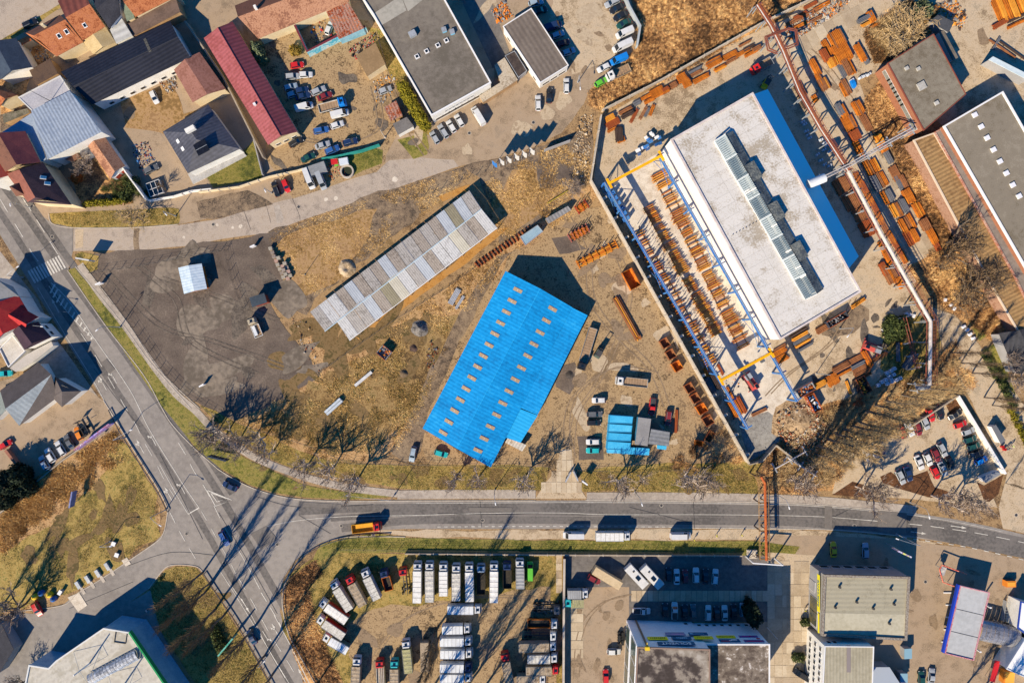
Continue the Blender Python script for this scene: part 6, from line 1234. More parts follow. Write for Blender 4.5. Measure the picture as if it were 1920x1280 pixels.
# ------------------------------------------------------------------ skips
def skip(px, py, ang, Lp, Wp, h, mat, label, group=None, fill=None, name='skip'):
    L, W_ = Lp*.15, Wp*.15; x, y = G(px, py, h); T = thing(name, label, 'skip', (x, y, .08), R(ang), group); t = .1
    MB().box(0, 0, .1, L-.1, W_-.1, .12).obj('floor', mat, T)
    for s in (1, -1): MB().box(0, s*(W_/2-t/2), h/2, L, t, h).obj('side', mat, T)
    for s in (1, -1): MB().box(s*(L/2-t/2), 0, h/2, t, W_-2*t, h).obj('end', mat, T)
    MB().box(0, W_/2, h, L+.1, .14, .12).box(0, -W_/2, h, L+.1, .14, .12).obj('rim', rust[2], T)
    if fill:
        b = MB(); n = int(L*W_*3.2)
        for _ in range(min(n, 120)): b.box(random.uniform(-.42, .42)*L, random.uniform(-.42, .42)*W_, h*random.uniform(.4, .85), random.uniform(.2, 1.1), random.uniform(.1, .35), random.uniform(.1, .4), random.uniform(0, 3), mi=random.randrange(len(fill)))
        b.obj('scrap', fill, T, kind='stuff')
    return T
scr = [rust[0], rust[2], rust[5], M('scrap_grey', ['#77787c', '#8d8e92'], (1, 4)), M('scrap_white', ['#b5b3b0'], (1,)), M('scrap_red', [(.4, .04, .04)]), M('scrap_blue', [(.05, .18, .42)])]
for i, (x, y, a, L, W_) in enumerate(((1184, 523, -62, 38, 21), (1247, 643, 30, 16, 17), (1258, 664, 30, 16, 17), (1270, 686, 30, 17, 18), (1293, 727, 30, 16, 17), (1304, 746, 30, 16, 17), (1316, 766, 30, 18, 18), (1328, 788, 30, 18, 18), (1331, 818, 60, 22, 12), (1311, 831, -10, 14, 10))):
    skip(x, y, a, L, W_, 1.6 if i else 2.2, rust[1] if i % 3 else rust[0], f'rusty open skip, {ordn(i)} from the north along the concrete wall', 'rusty skips along the concrete wall')
skip(720, 661, -40, 22, 20, 1.8, gal, 'open metal container full of reddish scrap on the dry field', None, scr[:4])
skip(1511, 731, 30, 36, 16, 2.0, gal, 'open green-grey container of mixed scrap beside the rubble heap', None, scr)
skip(1527, 755, -62, 36, 16, 2.2, rust[2], 'deep rusty container holding white pipe beside the rubble heap', None, [rust[5], trim_w, scr[6]])
skip(1620, 722, -62, 34, 18, 1.6, rust[5], 'dark container with golden beams beside the white bags', None, [rust[3], rust[5]])
skip(1571, 599, 30, 42, 13, 2.2, M('skip_navy', ['#2a2f3c', '#3a4150'], (1,)), 'long dark container of grey scrap on the gravel island', None, [scr[3], rust[5], scr[3]])
# frame racks in the dirt yard
def frame_rack(px, py, ang, Lp, n, mat, label):
    x, y = G(px, py, 1); L = Lp*.15; T = thing('storage_rack', label, 'rack', (x, y, .08), R(ang))
    for i in range(n):
        xx = -L/2+L*i/(n-1); MB().box(xx, 0, .2, .25, 2.6, .25).box(xx, 1.2, 1.2, .2, .2, 2.2).box(xx, -1.2, .7, .2, .2, 1.2).box(xx, 0, 1.3, .15, 1.8, .15).obj('frame', mat, T)
    for i in range(7):
        o = link('beam', beam_me, T, (random.uniform(-.5, .5), -1.0+.3*i, .45+random.uniform(0, .3)), R(random.gauss(0, 1))); o.scale = (L*random.uniform(.7, 1.05), 1, 1); setmat(o, 0, rust[random.choice((0, 0, 3))])
frame_rack(1120, 477, 28, 84, 7, rust[0], 'long orange-rust storage rack with tall uprights in the dirt yard')
frame_rack(1085, 437, 30, 40, 6, M('pink_primer', ['#8c5048', '#a8685c'], (1, 3)), 'short pinkish rack with tall uprights in the dirt yard')
frame_rack(1091, 388, 35, 22, 3, M('red_primer', ['#8a2f22', '#a03c2c'], (1, 3)), 'small red-primed rack beside the bare bush')
# sleepers leaning along the boundary strip
T0 = [(894+i*6.2, 497-i*4.2) for i in range(0, 17)]
for i, (x, y) in enumerate(T0):
    T = thing('rusty_sleeper', f'rust-red grate panel, {ordn(i)} from the south in the boundary strip', 'steel panel', (*G(x, y, .3), .05), R(-55+random.uniform(-8, 8)), 'rust-red panels in the boundary strip'); MB().box(0, 0, .3, 2.0, .3, .5).obj('panel', rust[2], T); MB().box(0, .35, .2, 1.8, .12, .3).obj('edge_bar', rust[5], T)
# silver tubes, slabs, crates on the field
def bars(px, py, ang, Lp, n, w_, mat, label, cat='pipes', h=.5):
    x, y = G(px, py, h); T = thing('pipe_bundle', label, cat, (x, y, .05), R(ang))
    for i in range(n): MB().box(0, (i-(n-1)/2)*w_, h/2, Lp*.15, w_*.85, h).obj('bar', mat, T)
    for s in (-.35, .35): MB().box(s*Lp*.15, 0, .1, .3, n*w_+.8, .2).obj('bearer', rust[5], T)
alu = M('aluminium', ['#9a9ca0', '#b4b6ba'], (1, 4), rough=.4, metal=.2)
bars(852, 556, 60, 34, 4, .42, alu, 'wide bundle of silver profiles on the dry field'); bars(862, 567, 58, 30, 2, .42, alu, 'narrow bundle of silver profiles beside the wider one')
bars(681, 710, 40, 42, 1, 1.0, M('slab_white', ['#b9b9b9', '#c9c9c9'], (1,)), 'single long pale slab lying on the dry field', 'slab', .7); bars(625, 762, 42, 40, 2, .8, M('slab_bluewhite', ['#a9b2ba', '#bcc4cb'], (1,)), 'pale double slab with dark end on the dry field', 'slab', 1.2)
bars(785, 655, 0, 1, 1, .1, alu, 'thin bar', 'pipes') if False else None
# pallets of paving stone
pm = [M('stone_pallet_a', ['#8e8679', '#a29a8c'], (1, 5)), M('stone_pallet_b', ['#7b6f66', '#93867b'], (1, 5)), M('stone_pallet_c', ['#9e7f74', '#a88f84'], (1, 5))]
k = 0
for i in range(8):
    for j in range(3):
        if j == 0 or (i+j) % 5 != 4:
            x = 508+i*3.3+j*8.2; y = 466+i*7.6+j*2.5
            if j and i < 2: continue
            T = thing('stone_pallet', f'pallet of paving stones, {ordn(k)} in the block beside the gravel lot', 'pallet', (*G(x, y, .8), .06), R(15), 'pallets of paving stones'); k += 1; hh = random.uniform(.6, 1.3)
            MB().box(0, 0, .15+hh/2, 1.05, .95, hh).obj('stone_block', random.choice(pm), T); MB().box(0, 0, .08, 1.1, 1.0, .14).obj('pallet_base', M('pallet_wood', ['#8c7350'], (1,)), T)
# white big bags and wrapped coils
k = 0
for x, y in ((1665, 699), (1672, 695), (1678, 691), (1669, 706), (1677, 702), (1662, 712), (1671, 709), (1655, 716), (1665, 719), (1674, 715), (1682, 712), (1689, 709), (1648, 722)):
    T = thing('bulk_bag', f'white bulk bag, {ordn(k)} in the grid near the lattice mast', 'bulk bag', (*G(x, y, 1), .06), R(28), 'white bulk bags'); k += 1; MB().box(0, 0, .5, .95, .95, 1.0, taper=.9).obj('bag', M('bag_white', ['#c9c9cf', '#dcdce0'], (1, 4)), T); MB().box(0, 0, 1.02, .4, .4, .08).obj('bag_spout', M('bag_shade', ['#9a9aa2'], (1,)), T)
k = 0
for x, y in ((1506, 228), (1510, 232), (1513, 245), (1516, 252), (1519, 258), (1540, 262), (1546, 268), (1551, 272), (1546, 280), (1556, 284), (1534, 289), (1540, 300), (1547, 308), (1556, 310), (1598, 150), (1615, 145), (1622, 142), (1630, 139)):
    T = thing('wrapped_bundle', f'white wrapped bundle, {ordn(k)} from the west in the yard shade', 'bundle', (*G(x, y, .8), .06), R(28+random.uniform(-9, 9)), 'white wrapped bundles'); k += 1; MB().box(0, 0, .4, 1.2, .7, .8, taper=.92).obj('wrap', M('wrap_white', ['#b5bcc4', '#cdd2d8'], (1, 4)), T); MB().box(0, 0, .83, .12, .72, .06).obj('strap', dkmetal, T)
k = 0
for x, y in ((1773, 562), (1784, 571), (1790, 578), (1808, 612), (1815, 618), (1820, 626), (1826, 634), (1700, 588), (1706, 590), (1714, 592), (1658, 618)):
    T = thing('rubble_sack', f'white sack, {ordn(k)} from the west along the scrub edge', 'sack', (*G(x, y, .6), .06), R(random.uniform(0, 90)), 'white sacks by the scrub edge'); k += 1; MB().box(0, 0, .35, 1.1, .9, .7, taper=.75).obj('sack', MATS['bag_white'], T)
T = thing('tarpaulin_boat', 'bright blue covered boat-shaped pod in the steel yard', 'tarpaulin', (*G(1601, 156, 1), .06), R(-68)); b = MB(); b.add(*hull([(-1.4, .2, .1, .4), (-1.1, .6, 0, .8), (0, .75, 0, 1.0), (1.1, .6, 0, .8), (1.4, .2, .1, .4)], SEC)); b.obj('cover', paint('B'), T)
# recycling bins, road chests
for (x, y, c, nm) in ((64, 1119, 'y', 'bell-shaped yellow'), (76, 1112, 'b', 'bell-shaped pale blue'), (92, 1115, 'y', 'second yellow'), (99, 1123, 'b', 'dark blue')):
    T = thing('recycling_bin', f'{nm} recycling bin by the side road', 'recycling bin', (*G(x, y, 1), .05), R(30)); b = MB(); b.tube((0, 0, 0), (0, 0, 1.1), .85, .8, 10); b.tube((0, 0, 1.1), (0, 0, 1.5), .8, .3, 10); b.obj('bin_body', paint(c), T); MB().box(0, 0, 1.5, .3, .3, .2).obj('lifting_lug', dkmetal, T)
k = 0
for x, y in ((200, 1062), (182, 1075), (163, 1086), (145, 1097)):
    T = thing('utility_chest', f'pale grey lidded chest, {ordn(k)} from the junction along the side road', 'grit chest', (*G(x, y, .8), .05), R(-58), 'grey chests along the side road'); k += 1; MB().box(0, 0, .3, 2.3, 1.1, .6).obj('chest', gal, T); MB().box(-.57, 0, .64, 1.05, 1.0, .08).obj('lid', gal, T); MB().box(.57, 0, .64, 1.05, 1.0, .08).obj('lid', gal, T)
    MB().box(2.2, 0, .03, 2.0, .9, .06).obj('slab', m_kerb, T)
for i, (x, y) in enumerate(((213, 1019), (219, 1040))):
    T = thing('utility_box', f'small square grey box in the grass, {ordn(i)} from the north', 'utility box', (*G(x, y, .6), .05), R(-20), 'square grey boxes in the grass'); MB().box(0, 0, .35, 1.1, 1.1, .7).obj('box', gal, T); MB().box(0, 0, .73, 1.2, 1.2, .06).obj('lid', trim_w, T)
T = thing('bin_shelter', 'tall grey litter cabinet beside the side road slab', 'cabinet', (*G(113, 1110, 1), .05), R(-30)); MB().box(0, 0, .6, .9, 1.3, 1.2).obj('cabinet_body', gal, T); MB().box(0, 0, 1.23, 1.0, 1.4, .06).obj('roof', trim_w, T)
patch('slab_area', '127,1119 149,1110 164,1134 147,1146', m_conc_l, .085, .05)
patch('slab_area', '228,1050 238,1044 246,1056 236,1061', m_conc_l, .085, .05)
# oil drums, tyres
T = thing('tyre_pile', 'black tyre stack beside the small white car', 'tyre pile', (*G(1161, 1196, 1), .05))
for i in range(5):
    for j in range(2): MB().tube((j*1.0, -1.6+i*.75, 0), (j*1.0, -1.6+i*.75, random.uniform(.9, 1.6)), .42, n=12).obj('tyre_column', rubber, T)
# gravel and sand heaps
def heap(px, py, rp, h, mat, label, hole=False, name='gravel_heap'):
    x, y = G(px, py, 0); b = MB(); r = rp*.156; N = 20; M_ = 7; vs = [(0, 0, h*(.35 if hole else 1))]
    for i in range(1, M_+1):
        f = i/M_
        for j in range(N):
            a = 2*math.pi*j/N; rr = r*f*(1+.18*mnoise(Vector((math.cos(a)*2+px, math.sin(a)*2, f)))); z = h*(math.cos(f*math.pi)+1)/2
            if hole: z = h*math.sin(f*math.pi)*.9+.1*(1-f)
            vs.append((rr*math.cos(a), rr*math.sin(a), z+.12*h*mnoise(Vector((rr*math.cos(a)*1.3+px, rr*math.sin(a)*1.3, 0)))*(1-f*.8) if i < M_ else .0))
    fs = [(0, 1+j, 1+(j+1) % N) for j in range(N)]
    for i in range(M_-1):
        for j in range(N): a = 1+i*N+j; c = 1+i*N+(j+1) % N; fs.append((a, a+N, c+N, c))
    b.add(vs, fs); o = b.obj(name, mat, None, (x, y, .05), label=label, category='heap'); return o
heap(787, 616, 17, 1.8, M('heap_grey', ['#4b4744', '#6f6a65', '#827c76'], (1, 4), bump=.6), 'dark grey gravel heap on the dry field'); heap(651, 503, 17, .9, m_conc, 'ring-shaped pale sand heap around a dark pit', True, 'sand_heap')
heap(776, 652+0, 8, .5, rust[5], 'low dark debris mound beside the track', name='debris_mound'); heap(1068, 702, 9, .4, M('oily_heap', ['#3d3835', '#4f4843'], (1,)), 'low dark ash mound beside the lean-to', name='ash_mound')
heap(757, 700, 10, .8, M('earth_mound', ['#5b4c3a', '#6d5b46'], (1, 3), bump=.5), 'bare earth mound on the dry field', name='earth_mound')
# rubble
def rubble(name, label, s, n, sz, mats, z=.05, hgt=0):
    poly = P(s); X, Y = scatter(poly, n); b = MB(); cx = sum(p[0] for p in poly)/len(poly); cy = sum(p[1] for p in poly)/len(poly); rr = max(math.hypot(p[0]-cx, p[1]-cy) for p in poly)
    for x, y in zip(X, Y):
        q = random.uniform(.4, 1)*sz*(2.2 if random.random() < .06 else 1); d = max(0, 1-math.hypot(x-cx, y-cy)/rr); a = random.uniform(0, 3); zz = z+hgt*d
        vs = [(x+q*random.uniform(.5, 1)*math.cos(a+t), y+q*random.uniform(.4, 1)*math.sin(a+t), zz-.1) for t in (0, 1.5, 3.1, 4.6)]+[(x+q*.5*random.uniform(.3, 1)*math.cos(a+t+.4), y+q*.5*math.sin(a+t+.4), zz+q*random.uniform(.4, .9)) for t in (0, 1.5, 3.1, 4.6)]
        b.add(vs, [(4, 5, 6, 7), (0, 1, 5, 4), (1, 2, 6, 5), (2, 3, 7, 6), (3, 0, 4, 7)], random.randrange(len(mats)))
    b.obj(name, mats, None, kind='stuff', label=label)
rm = [M('rubble_pale', ['#b3a48f', '#cabda9'], (1, 4)), M('rubble_tan', ['#9c7f5c', '#b3976f'], (1, 4)), M('rubble_dark', ['#5e4c3c', '#75604b'], (1, 4)), M('rubble_brick', ['#9c5c3c'], (1,))]
heap(1498, 795, 52, 1.6, M('rubble_ground', ['#6b543c', '#a58a68', '#b79b78'], (.5, 2.5), bump=.6, detail=9), 'broad pale rubble heap in the corner of the steel yard', name='rubble_mound')
rubble('rubble', 'pale broken concrete rubble in the yard corner', '1455,775 1490,755 1520,762 1545,790 1555,830 1520,850 1480,845 1458,820', 1500, .42, rm, .1, 1.2)
rubble('rubble', 'pale stones beside the concrete wall', '1072,285 1090,215 1112,215 1108,250 1105,330 1092,345 1080,330', 420, .4, rm[:3]); rubble('debris', 'light debris along the lot edge', '585,610 600,700 560,650 545,590', 120, .3, rm)
rubble('debris', 'scrap litter beside the top yard wall', '1470,50 1560,0 1600,-10 1580,20 1500,70 1475,75', 700, .45, [rust[0], rust[1], rust[5], scr[3], scr[4]], .1)
rubble('debris', 'scrap heaps at the top right yard edge', '1745,10 1790,0 1815,30 1800,60 1780,40 1755,20', 240, .45, [rust[0], rust[1], rust[5], scr[3], rust[3]], .1); rubble('debris', 'scrap pieces in the workshop bay', '575,45 620,25 640,70 600,88', 80, .35, scr, .1)
rubble('debris', 'household clutter in the villa-side yard', '245,275 275,262 292,300 262,318', 160, .4, [scr[3], scr[4], scr[5], scr[6], rust[5]], .1); rubble('debris', 'garden clutter by the small houses', '52,82 88,92 100,120 60,128', 120, .35, [scr[4], scr[3], rust[1], rm[0]], .1); rubble('debris', 'clutter on the courtyard wall', '298,152 326,134 335,165 312,178', 130, .4, [scr[3], scr[4], rust[1], rm[1]], .1)
rubble('debris', 'rusty scrap on the dry field', '808,640 825,655 812,690 798,690 800,660', 90, .4, [rust[5], rust[2], scr[3]], .08); rubble('debris', 'scrap along the crane yard wall', '1345,710 1380,700 1400,770 1375,790', 70, .4, [rust[0], scr[3], rust[5]], .1); rubble('debris', 'orange machine parts north of the annex', '920,22 945,0 962,30 935,45', 120, .5, [paint('o'), paint('o'), scr[3]], .1)
rubble('debris', 'scooters and scrap beside the tan garage', '652,95 672,80 700,60 715,70 690,90 668,112', 110, .4, [scr[3], scr[5], rust[5], rubber], .1); rubble('debris', 'clutter beside the rusty shed', '700,150 735,140 745,150 728,192 706,195', 90, .4, [scr[3], scr[4], rust[3]], .1); rubble('debris', 'garden rubble beside the pond', '612,300 640,290 650,330 628,342 614,330', 90, .35, [scr[3], rm[0], scr[5], rust[0]], .1)
rubble('debris', 'small parts in the shaded lot by the lorry wrecks', '1000,1125 1048,1125 1050,1150 998,1150', 120, .35, [dkmetal, rust[5], scr[3]], .3)
# ------------------------------------------------------------------ walls and fences
cw = M('concrete_wall_panel', ['#a89c8b', '#c2b6a4'], (.3, 3), bump=.1); cwd = M('old_wall_panel', ['#8f8272', '#a79a88'], (.3, 3))
wall_run('boundary_wall', 'tall pale concrete wall around the steel yard', '1125,222 1106,342 1398,865', .35, 3.4, cw, seg=4.4)
for i in range(14):
    t = (i+.7)/14; x = 1112+(1398-1112)*t; y = 350+(865-350)*t; T = thing('wall_buttress', f'white concrete buttress, {ordn(i)} from the north on the yard wall', 'buttress', (*G(x+6, y-3, 1), 0), R(28), 'buttresses of the yard wall'); MB().box(0, 0, 1.2, 1.4, .6, 2.4).obj('buttress_body', m_conc_l, T)
wall_run('boundary_wall', 'concrete wall zigzag at the foot of the rubble heap', '1400,868 1424,862 1450,832 1500,872 1526,890', .3, 2.6, cwd, seg=4.0)
wall_run('boundary_wall', 'pale concrete wall between the scrubland and the steel yard', '1128,210 1230,158 1340,96 1425,48 1520,2 1560,-20', .3, 2.2, cw, seg=4.0)
wall_run('white_wall', 'white render wall along the east side of the parking lot', '1790,741 1878,886', .55, 1.7, white_w, cap=trim_w); wall_run('low_wall', 'grey low wall along the north side of the parking lot', '1790,741 1700,800', .4, 1.8, cwd); wall_run('low_wall', 'short grey wall west of the parking lot', '1576,866 1610,838', .8, 1.6, cwd)
wall_run('lot_wall', 'pale concrete wall north of the lorries and the lot', '760,1036 1000,1038 1390,1040', .35, 1.1, cwd, seg=4.0); wall_run('brick_wall', 'dark red wall between the truck park and the lot', '1057,1042 1056,1120 1055,1330', .5, 2.6, M('dark_brick', ['#5b3a30', '#7a5242'], (.5, 3)), cap=m_kerb)
wall_run('garden_wall', 'white rendered villa garden wall with rectangular posts', '376,362 452,352 505,334 560,322 600,310', .3, 1.6, cream_w, seg=3.4); wall_run('garden_wall', 'white wall below the white corner house garden', '282,378 330,370 362,360 400,356', .3, 1.6, white_w, seg=3.4); wall_run('garden_wall', 'long white wall beside the terracotta annex', '186,248 236,314 283,378', .35, 3.0, white_w); wall_run('garden_wall', 'red-brown low garden wall under the yellow hedge', '140,384 180,385 235,382', .3, 1.2, M('pink_wall', ['#9c6654', '#b07a66'], (.5,)))
wall_run('yard_wall', 'grey wall between the courtyard and the pink-roofed hall', '355,48 425,150 500,300', .4, 3.0, cwd); wall_run('yard_fence', 'dark boundary wall east of the villa lawn', '476,252 496,330', .3, 1.8, grey_w); wall_run('lot_wall', 'pale wall along the north unpaved lot', '1166,-10 1178,20 1198,56 1192,92', .5, 2.6, M('lot_wall_grey', ['#9aa0a2', '#aab0b2'], (.5, 3))); wall_run('yard_wall', 'yard wall with green sheet top beside the lawn', '606,300 632,296 680,285 713,274', .4, 1.8, M('teal_fence', ['#1f7a70', '#2c8b80'], (.5, 3)))
wall_run('screen_wall', 'grey screen wall north of the flags', '1020,285 1068,267', .2, 2.6, grey_w); wall_run('brick_wall', 'pink brick wall beside the dark conifers', '17,842 66,906', .8, 1.6, M('pink_brick', ['#8c5d4c', '#a5715d'], (.5, 4))); wall_run('low_wall', 'pale low wall between the reed field and the forecourt', '0,963 66,906 120,862 200,808', .35, .8, cwd)
T = thing('yellow_barrier', 'yellow low barrier rail beside the scrap strip', 'barrier', (*G(1045, 370, .5), .05), vang((1025, 383), (1065, 358))); MB().box(0, 0, .6, 7.0, .12, .3).obj('rail', M('barrier_yellow', ['#b5a012'], (1,)), T)
for s in (-3, 0, 3): MB().box(s, 0, .3, .12, .12, .6).obj('post', gal, T)
def fence(name, label, s, h=2.0, step=2.8, mat=None, panel=False, wires=3, rails=True):
    mat = mat or dkmetal; pts = resample(P(s), step); c = pts[0]; T = thing(name, label, 'fence', (*c, .02)); key = ('fp', h, mat.name)
    if key not in WIN: WIN[key] = MB().tube((0, 0, 0), (0, 0, h), .07, n=5).mesh('post', mat)
    for p in pts: link('post', WIN[key], T, (p[0]-c[0], p[1]-c[1], 0))
    b = MB(); lp = [(p[0]-c[0], p[1]-c[1]) for p in pts]
    for k in range(wires):
        z = h*(k+1)/wires-.05
        for a, q in zip(lp, lp[1:]): b.tube((*a, z), (*q, z), .022, n=3, caps=False)
    b.obj('wire_mesh', mat, T); return T
fence('mesh_fence', 'wire mesh fence with tall posts along the gravel lot footpath', '162,498 244,602 302,690 345,735 385,765 430,790'); fence('mesh_fence', 'wire mesh fence across the gravel lot by the old street', '175,512 260,500 340,485 420,470 428,462', 2.2); fence('mesh_fence', 'wire mesh fence north of the dark gravel lot corner', '425,470 436,520 460,582 472,576', 2.0)
fence('mesh_fence', 'wire mesh fence posts north of the striped shed roof', '760,378 800,368 840,350 880,335 910,322', 2.4); fence('mesh_fence', 'fence between the dry field and the roadside grass', '440,790 520,815 590,838 660,868 700,868 880,872 1035,873', 1.8); fence('mesh_fence', 'fence between the dirt yard and the roadside grass', '1082,880 1200,884 1290,878', 1.8); fence('mesh_fence', 'wire fence above the lorries along the grass verge', '640,1028 800,1030 1000,1032 1200,1033 1400,1034', 1.8, 3.4)
fence('mesh_fence', 'fence along the ditch beside the striped shed', '598,700 660,655 740,600 830,545 900,495 960,448 1030,400', 1.2, 3.0); fence('mesh_fence', 'double rail of the scrub slope beside the access road', '1752,600 1790,700 1812,740', 1.4)
rail_m = M('guard_rail', ['#3b3c42', '#55565c'], (1,)); 
def guard(label, s):
    pts = resample(wpts(s), 3.0); c = pts[0]; T = thing('guard_rail', label, 'guard rail', (*c, .03)); lp = [(p[0]-c[0], p[1]-c[1]) for p in pts]; ribbon_mb(lp, .14, .55, z1=.85).obj('rail', rail_m, T); pass
    for p in lp: MB().box(p[0], p[1], .4, .14, .14, .8).obj('post', rail_m, T)
guard('dark guard rail between the road and the poplar verge', '384,1074 409,1113 443,1163 472,1213 509,1280 530,1320'); guard('dark curved guard rail around the truck park corner', '730,1003 651,1008 604,1022 570,1042 545,1075 533,1112 534,1146 545,1190 568,1232 600,1290'); guard('dark guard rail above the reed field', '206,768 222,800 240,830 275,885 300,925 316,958')
# ------------------------------------------------------------------ pipe bridges
def pipeline(name, label, s, h, pipes, step=6.0, legs=True, walkway=None, truss=None, legmat=None):
    pts = P(s, h); c = pts[0]; T = thing(name, label, 'pipe bridge', (*c, 0)); lp = [(p[0]-c[0], p[1]-c[1]) for p in pts]
    for (off, dz, r, mat) in pipes:
        q = [Vector(p) for p in lp]; out = []
        for i, p in enumerate(q):
            a = q[max(i-1, 0)]; d = (q[min(i+1, len(q)-1)]-a).normalized(); nr = Vector((-d.y, d.x)); out.append((p.x+nr.x*off, p.y+nr.y*off, h-r+dz))
        b = MB(); b.path(out, r, 10); b.obj('pipe', mat, T, smooth=False)
    if walkway:
        off, wd, mat = walkway; q = [Vector(p) for p in lp]; out = []
        for i, p in enumerate(q):
            a = q[max(i-1, 0)]; d = (q[min(i+1, len(q)-1)]-a).normalized(); nr = Vector((-d.y, d.x)); out.append((p.x+nr.x*off, p.y+nr.y*off))
        rs = resample(out, 1.0); b = MB()
        for sg in (-wd/2, wd/2):
            for z in (h-.9, h-.1):
                pp = [(p[0]+sg, p[1], z) for p in rs]; b.path(pp, .06, 4)
        for i, p in enumerate(rs):
            b.box(p[0], p[1], h-.9, wd, .12, .08)
            if i % 2: b.tube((p[0]-wd/2, p[1], h-.9), (p[0]-wd/2, p[1], h-.1), .04, n=3); b.tube((p[0]+wd/2, p[1], h-.9), (p[0]+wd/2, p[1], h-.1), .04, n=3)
        b.obj('walkway', mat, T)
    rs = resample(lp, step); lm = legmat or gal
    for i in range(len(rs)):
        p = Vector(rs[i]); d = (Vector(rs[min(i+1, len(rs)-1)])-Vector(rs[max(i-1, 0)])).normalized(); an = math.atan2(d.y, d.x); o = MB()
        o.box(0, 0, h-1.1, .3, 3.2, .25).box(0, 1.0, (h-1.1)/2, .28, .28, h-1.2).box(0, -1.0, (h-1.1)/2, .28, .28, h-1.2); o.obj('trestle', lm, T, (p.x, p.y, 0), an)
    return T
pw = M('pipe_silver_white', ['#b5aaa2', '#cdc4bc'], (.6, 3), rough=.5); pr = M('pipe_red', ['#6c3a2c', '#854a3a'], (.8, 4), rough=.6); prs = M('pipe_rust', ['#9c4a22', '#b5602e'], (.8, 3), rough=.8); rwy = M('walkway_rust', ['#7c4630', '#935a40'], (.8, 4))
pipeline('pipe_bridge', 'long raised bridge of red and silver pipes running through the steel yard', '1421,8 1447,48 1470,95 1500,170 1540,240 1592,320', 7.0, [(-.65, 0, .15, pr), (-.25, .05, .14, pw), (.12, 0, .14, rust[2]), (.5, .05, .16, pr)], 5.0, walkway=(1.0, .5, rust[2]))
pipeline('pipe_bridge', 'thick pale pipe on a trestle running down to the scrub slope', '1592,320 1650,430 1700,520 1747,602 1745,722', 7.0, [(0, 0, .5, pw), (-1.0, -.4, .18, pr)], 6.0, walkway=(1.5, .9, rwy))
T = pipeline('pipe_bridge', 'pale lattice pipe bridge crossing from the silver duct to the factory hall', '1543,334 1592,310 1660,270 1714,240', 7.6, [(-.4, 0, .13, pw), (.4, 0, .13, pw)], 7.0, walkway=(0, .8, gal))
T = thing('expansion_loop', 'pipe expansion loops at the head of the pipe bridge', 'pipe loop', (*G(1462, 78, 7), 0)); b = MB()
for (x0, x1, y0, y1) in ((-3.4, 3.2, -2.5, 2.2), (-2.9, 2.8, -2.0, 1.8)):
    b = MB(); b.path([(x0*.2, y0-1, 7), (x0, y0, 7), (x0-.8, y1*.6, 7), (-.5, y1+.6, 7), (x1*.8, y1+1.6, 7), (x1+1.6, y1+1.2, 7), (x1+2.0, y0+1.6, 7), (x1*.7, y0+.4, 7)], .2, 8); b.obj('pipe', pr, T)
for s in (-3, 0, 3): MB().box(s, 0, 3.2, .3, .3, 6.4).obj('trestle', gal, T)
T = pipeline('road_pipe_bridge', 'rusty lattice pipe bridge crossing the main road', '1427,893 1434,905 1437,1050', 6.6, [(0, .5, .38, prs), (1.1, -.2, .12, rust[5])], 7.0, walkway=(-.3, 2.6, M('lattice_tan', ['#9c7a50', '#b08c60'], (1, 4))), legmat=rust[5])
pipeline('pipe_bridge', 'thin pale pipe support crossing the scrub below the steel yard', '1478,858 1530,892', 3.0, [(0, 0, .2, pw)], 5.0); pipeline('pipe_bridge', 'second thin pale pipe crossing the scrub diagonal', '1455,878 1512,846', 3.0, [(0, 0, .2, pw)], 5.0)
T = pipeline('pipe_conduit', 'rust-red ladder-like conduit leaning across the green bush', '1697,595 1722,690', 3.5, [(-.4, 0, .12, pr), (.4, 0, .12, pr)], 4.0, walkway=(0, .8, pr))
T = pipeline('pipe_end', 'grey pipe elbow ending in the scrub slope', '1745,720 1742,728 1722,727', 5.0, [(0, 0, .6, gal)], 5.0)
T = thing('bridge_portal', 'wide white portal beam at the south end of the road pipe bridge', 'portal', (*G(1440, 1057, 6), 0), R(-4)); MB().box(0, 0, 6.1, 8.5, .3, .3).box(-4.2, 0, 3, .35, .35, 6).box(4.2, 0, 3, .35, .35, 6).obj('portal_frame', trim_w, T)
T = thing('portal_base', 'lattice steel frame on a concrete block beside the pipe bridge', 'frame', (*G(1413, 1041, 2), 0)); MB().box(0, 0, .5, 2.8, 2.4, 1).obj('block', m_conc_l, T); b = MB()
for a, q in (((-1.2, -1, 1), (1.2, 1, 3.5)), ((1.2, -1, 1), (-1.2, 1, 3.5)), ((-1.2, -1, 1), (-1.2, 1, 3.5)), ((1.2, -1, 1), (1.2, 1, 3.5))): b.tube(a, q, .08, n=4)
b.obj('lattice', rust[5], T)
# ------------------------------------------------------------------ street lamps, poles, flags, signs
def lamp(bx, by, hx, hy, h, label, cols=gal, arm2=None):
    x, y = G(bx, by, 0); X, Y = G(hx, hy, h); T = thing('street_lamp', label, 'street lamp', (x, y, 0)); dx, dy = X-x, Y-y
    MB().tube((0, 0, 0), (0, 0, h*.92), .13, .08, 8).obj('pole', cols, T); MB().tube((0, 0, h*.92), (dx*.5, dy*.5, h), .06, n=6).tube((dx*.5, dy*.5, h), (dx, dy, h), .05, n=6).obj('arm', cols, T)
    an = math.atan2(dy, dx); MB().box(0, 0, 0, .9, .32, .16, taper=.7).obj('lamp_head', trim_w, T, (dx, dy, h), an); MB().box(0, 0, .3, .35, .35, .6).obj('pole_base', cols, T)
    if arm2: q = Vector((dx, dy))*arm2; MB().box(q.x, q.y, h-.6, .9, .3, .14, an).obj('lamp_head', trim_w, T)
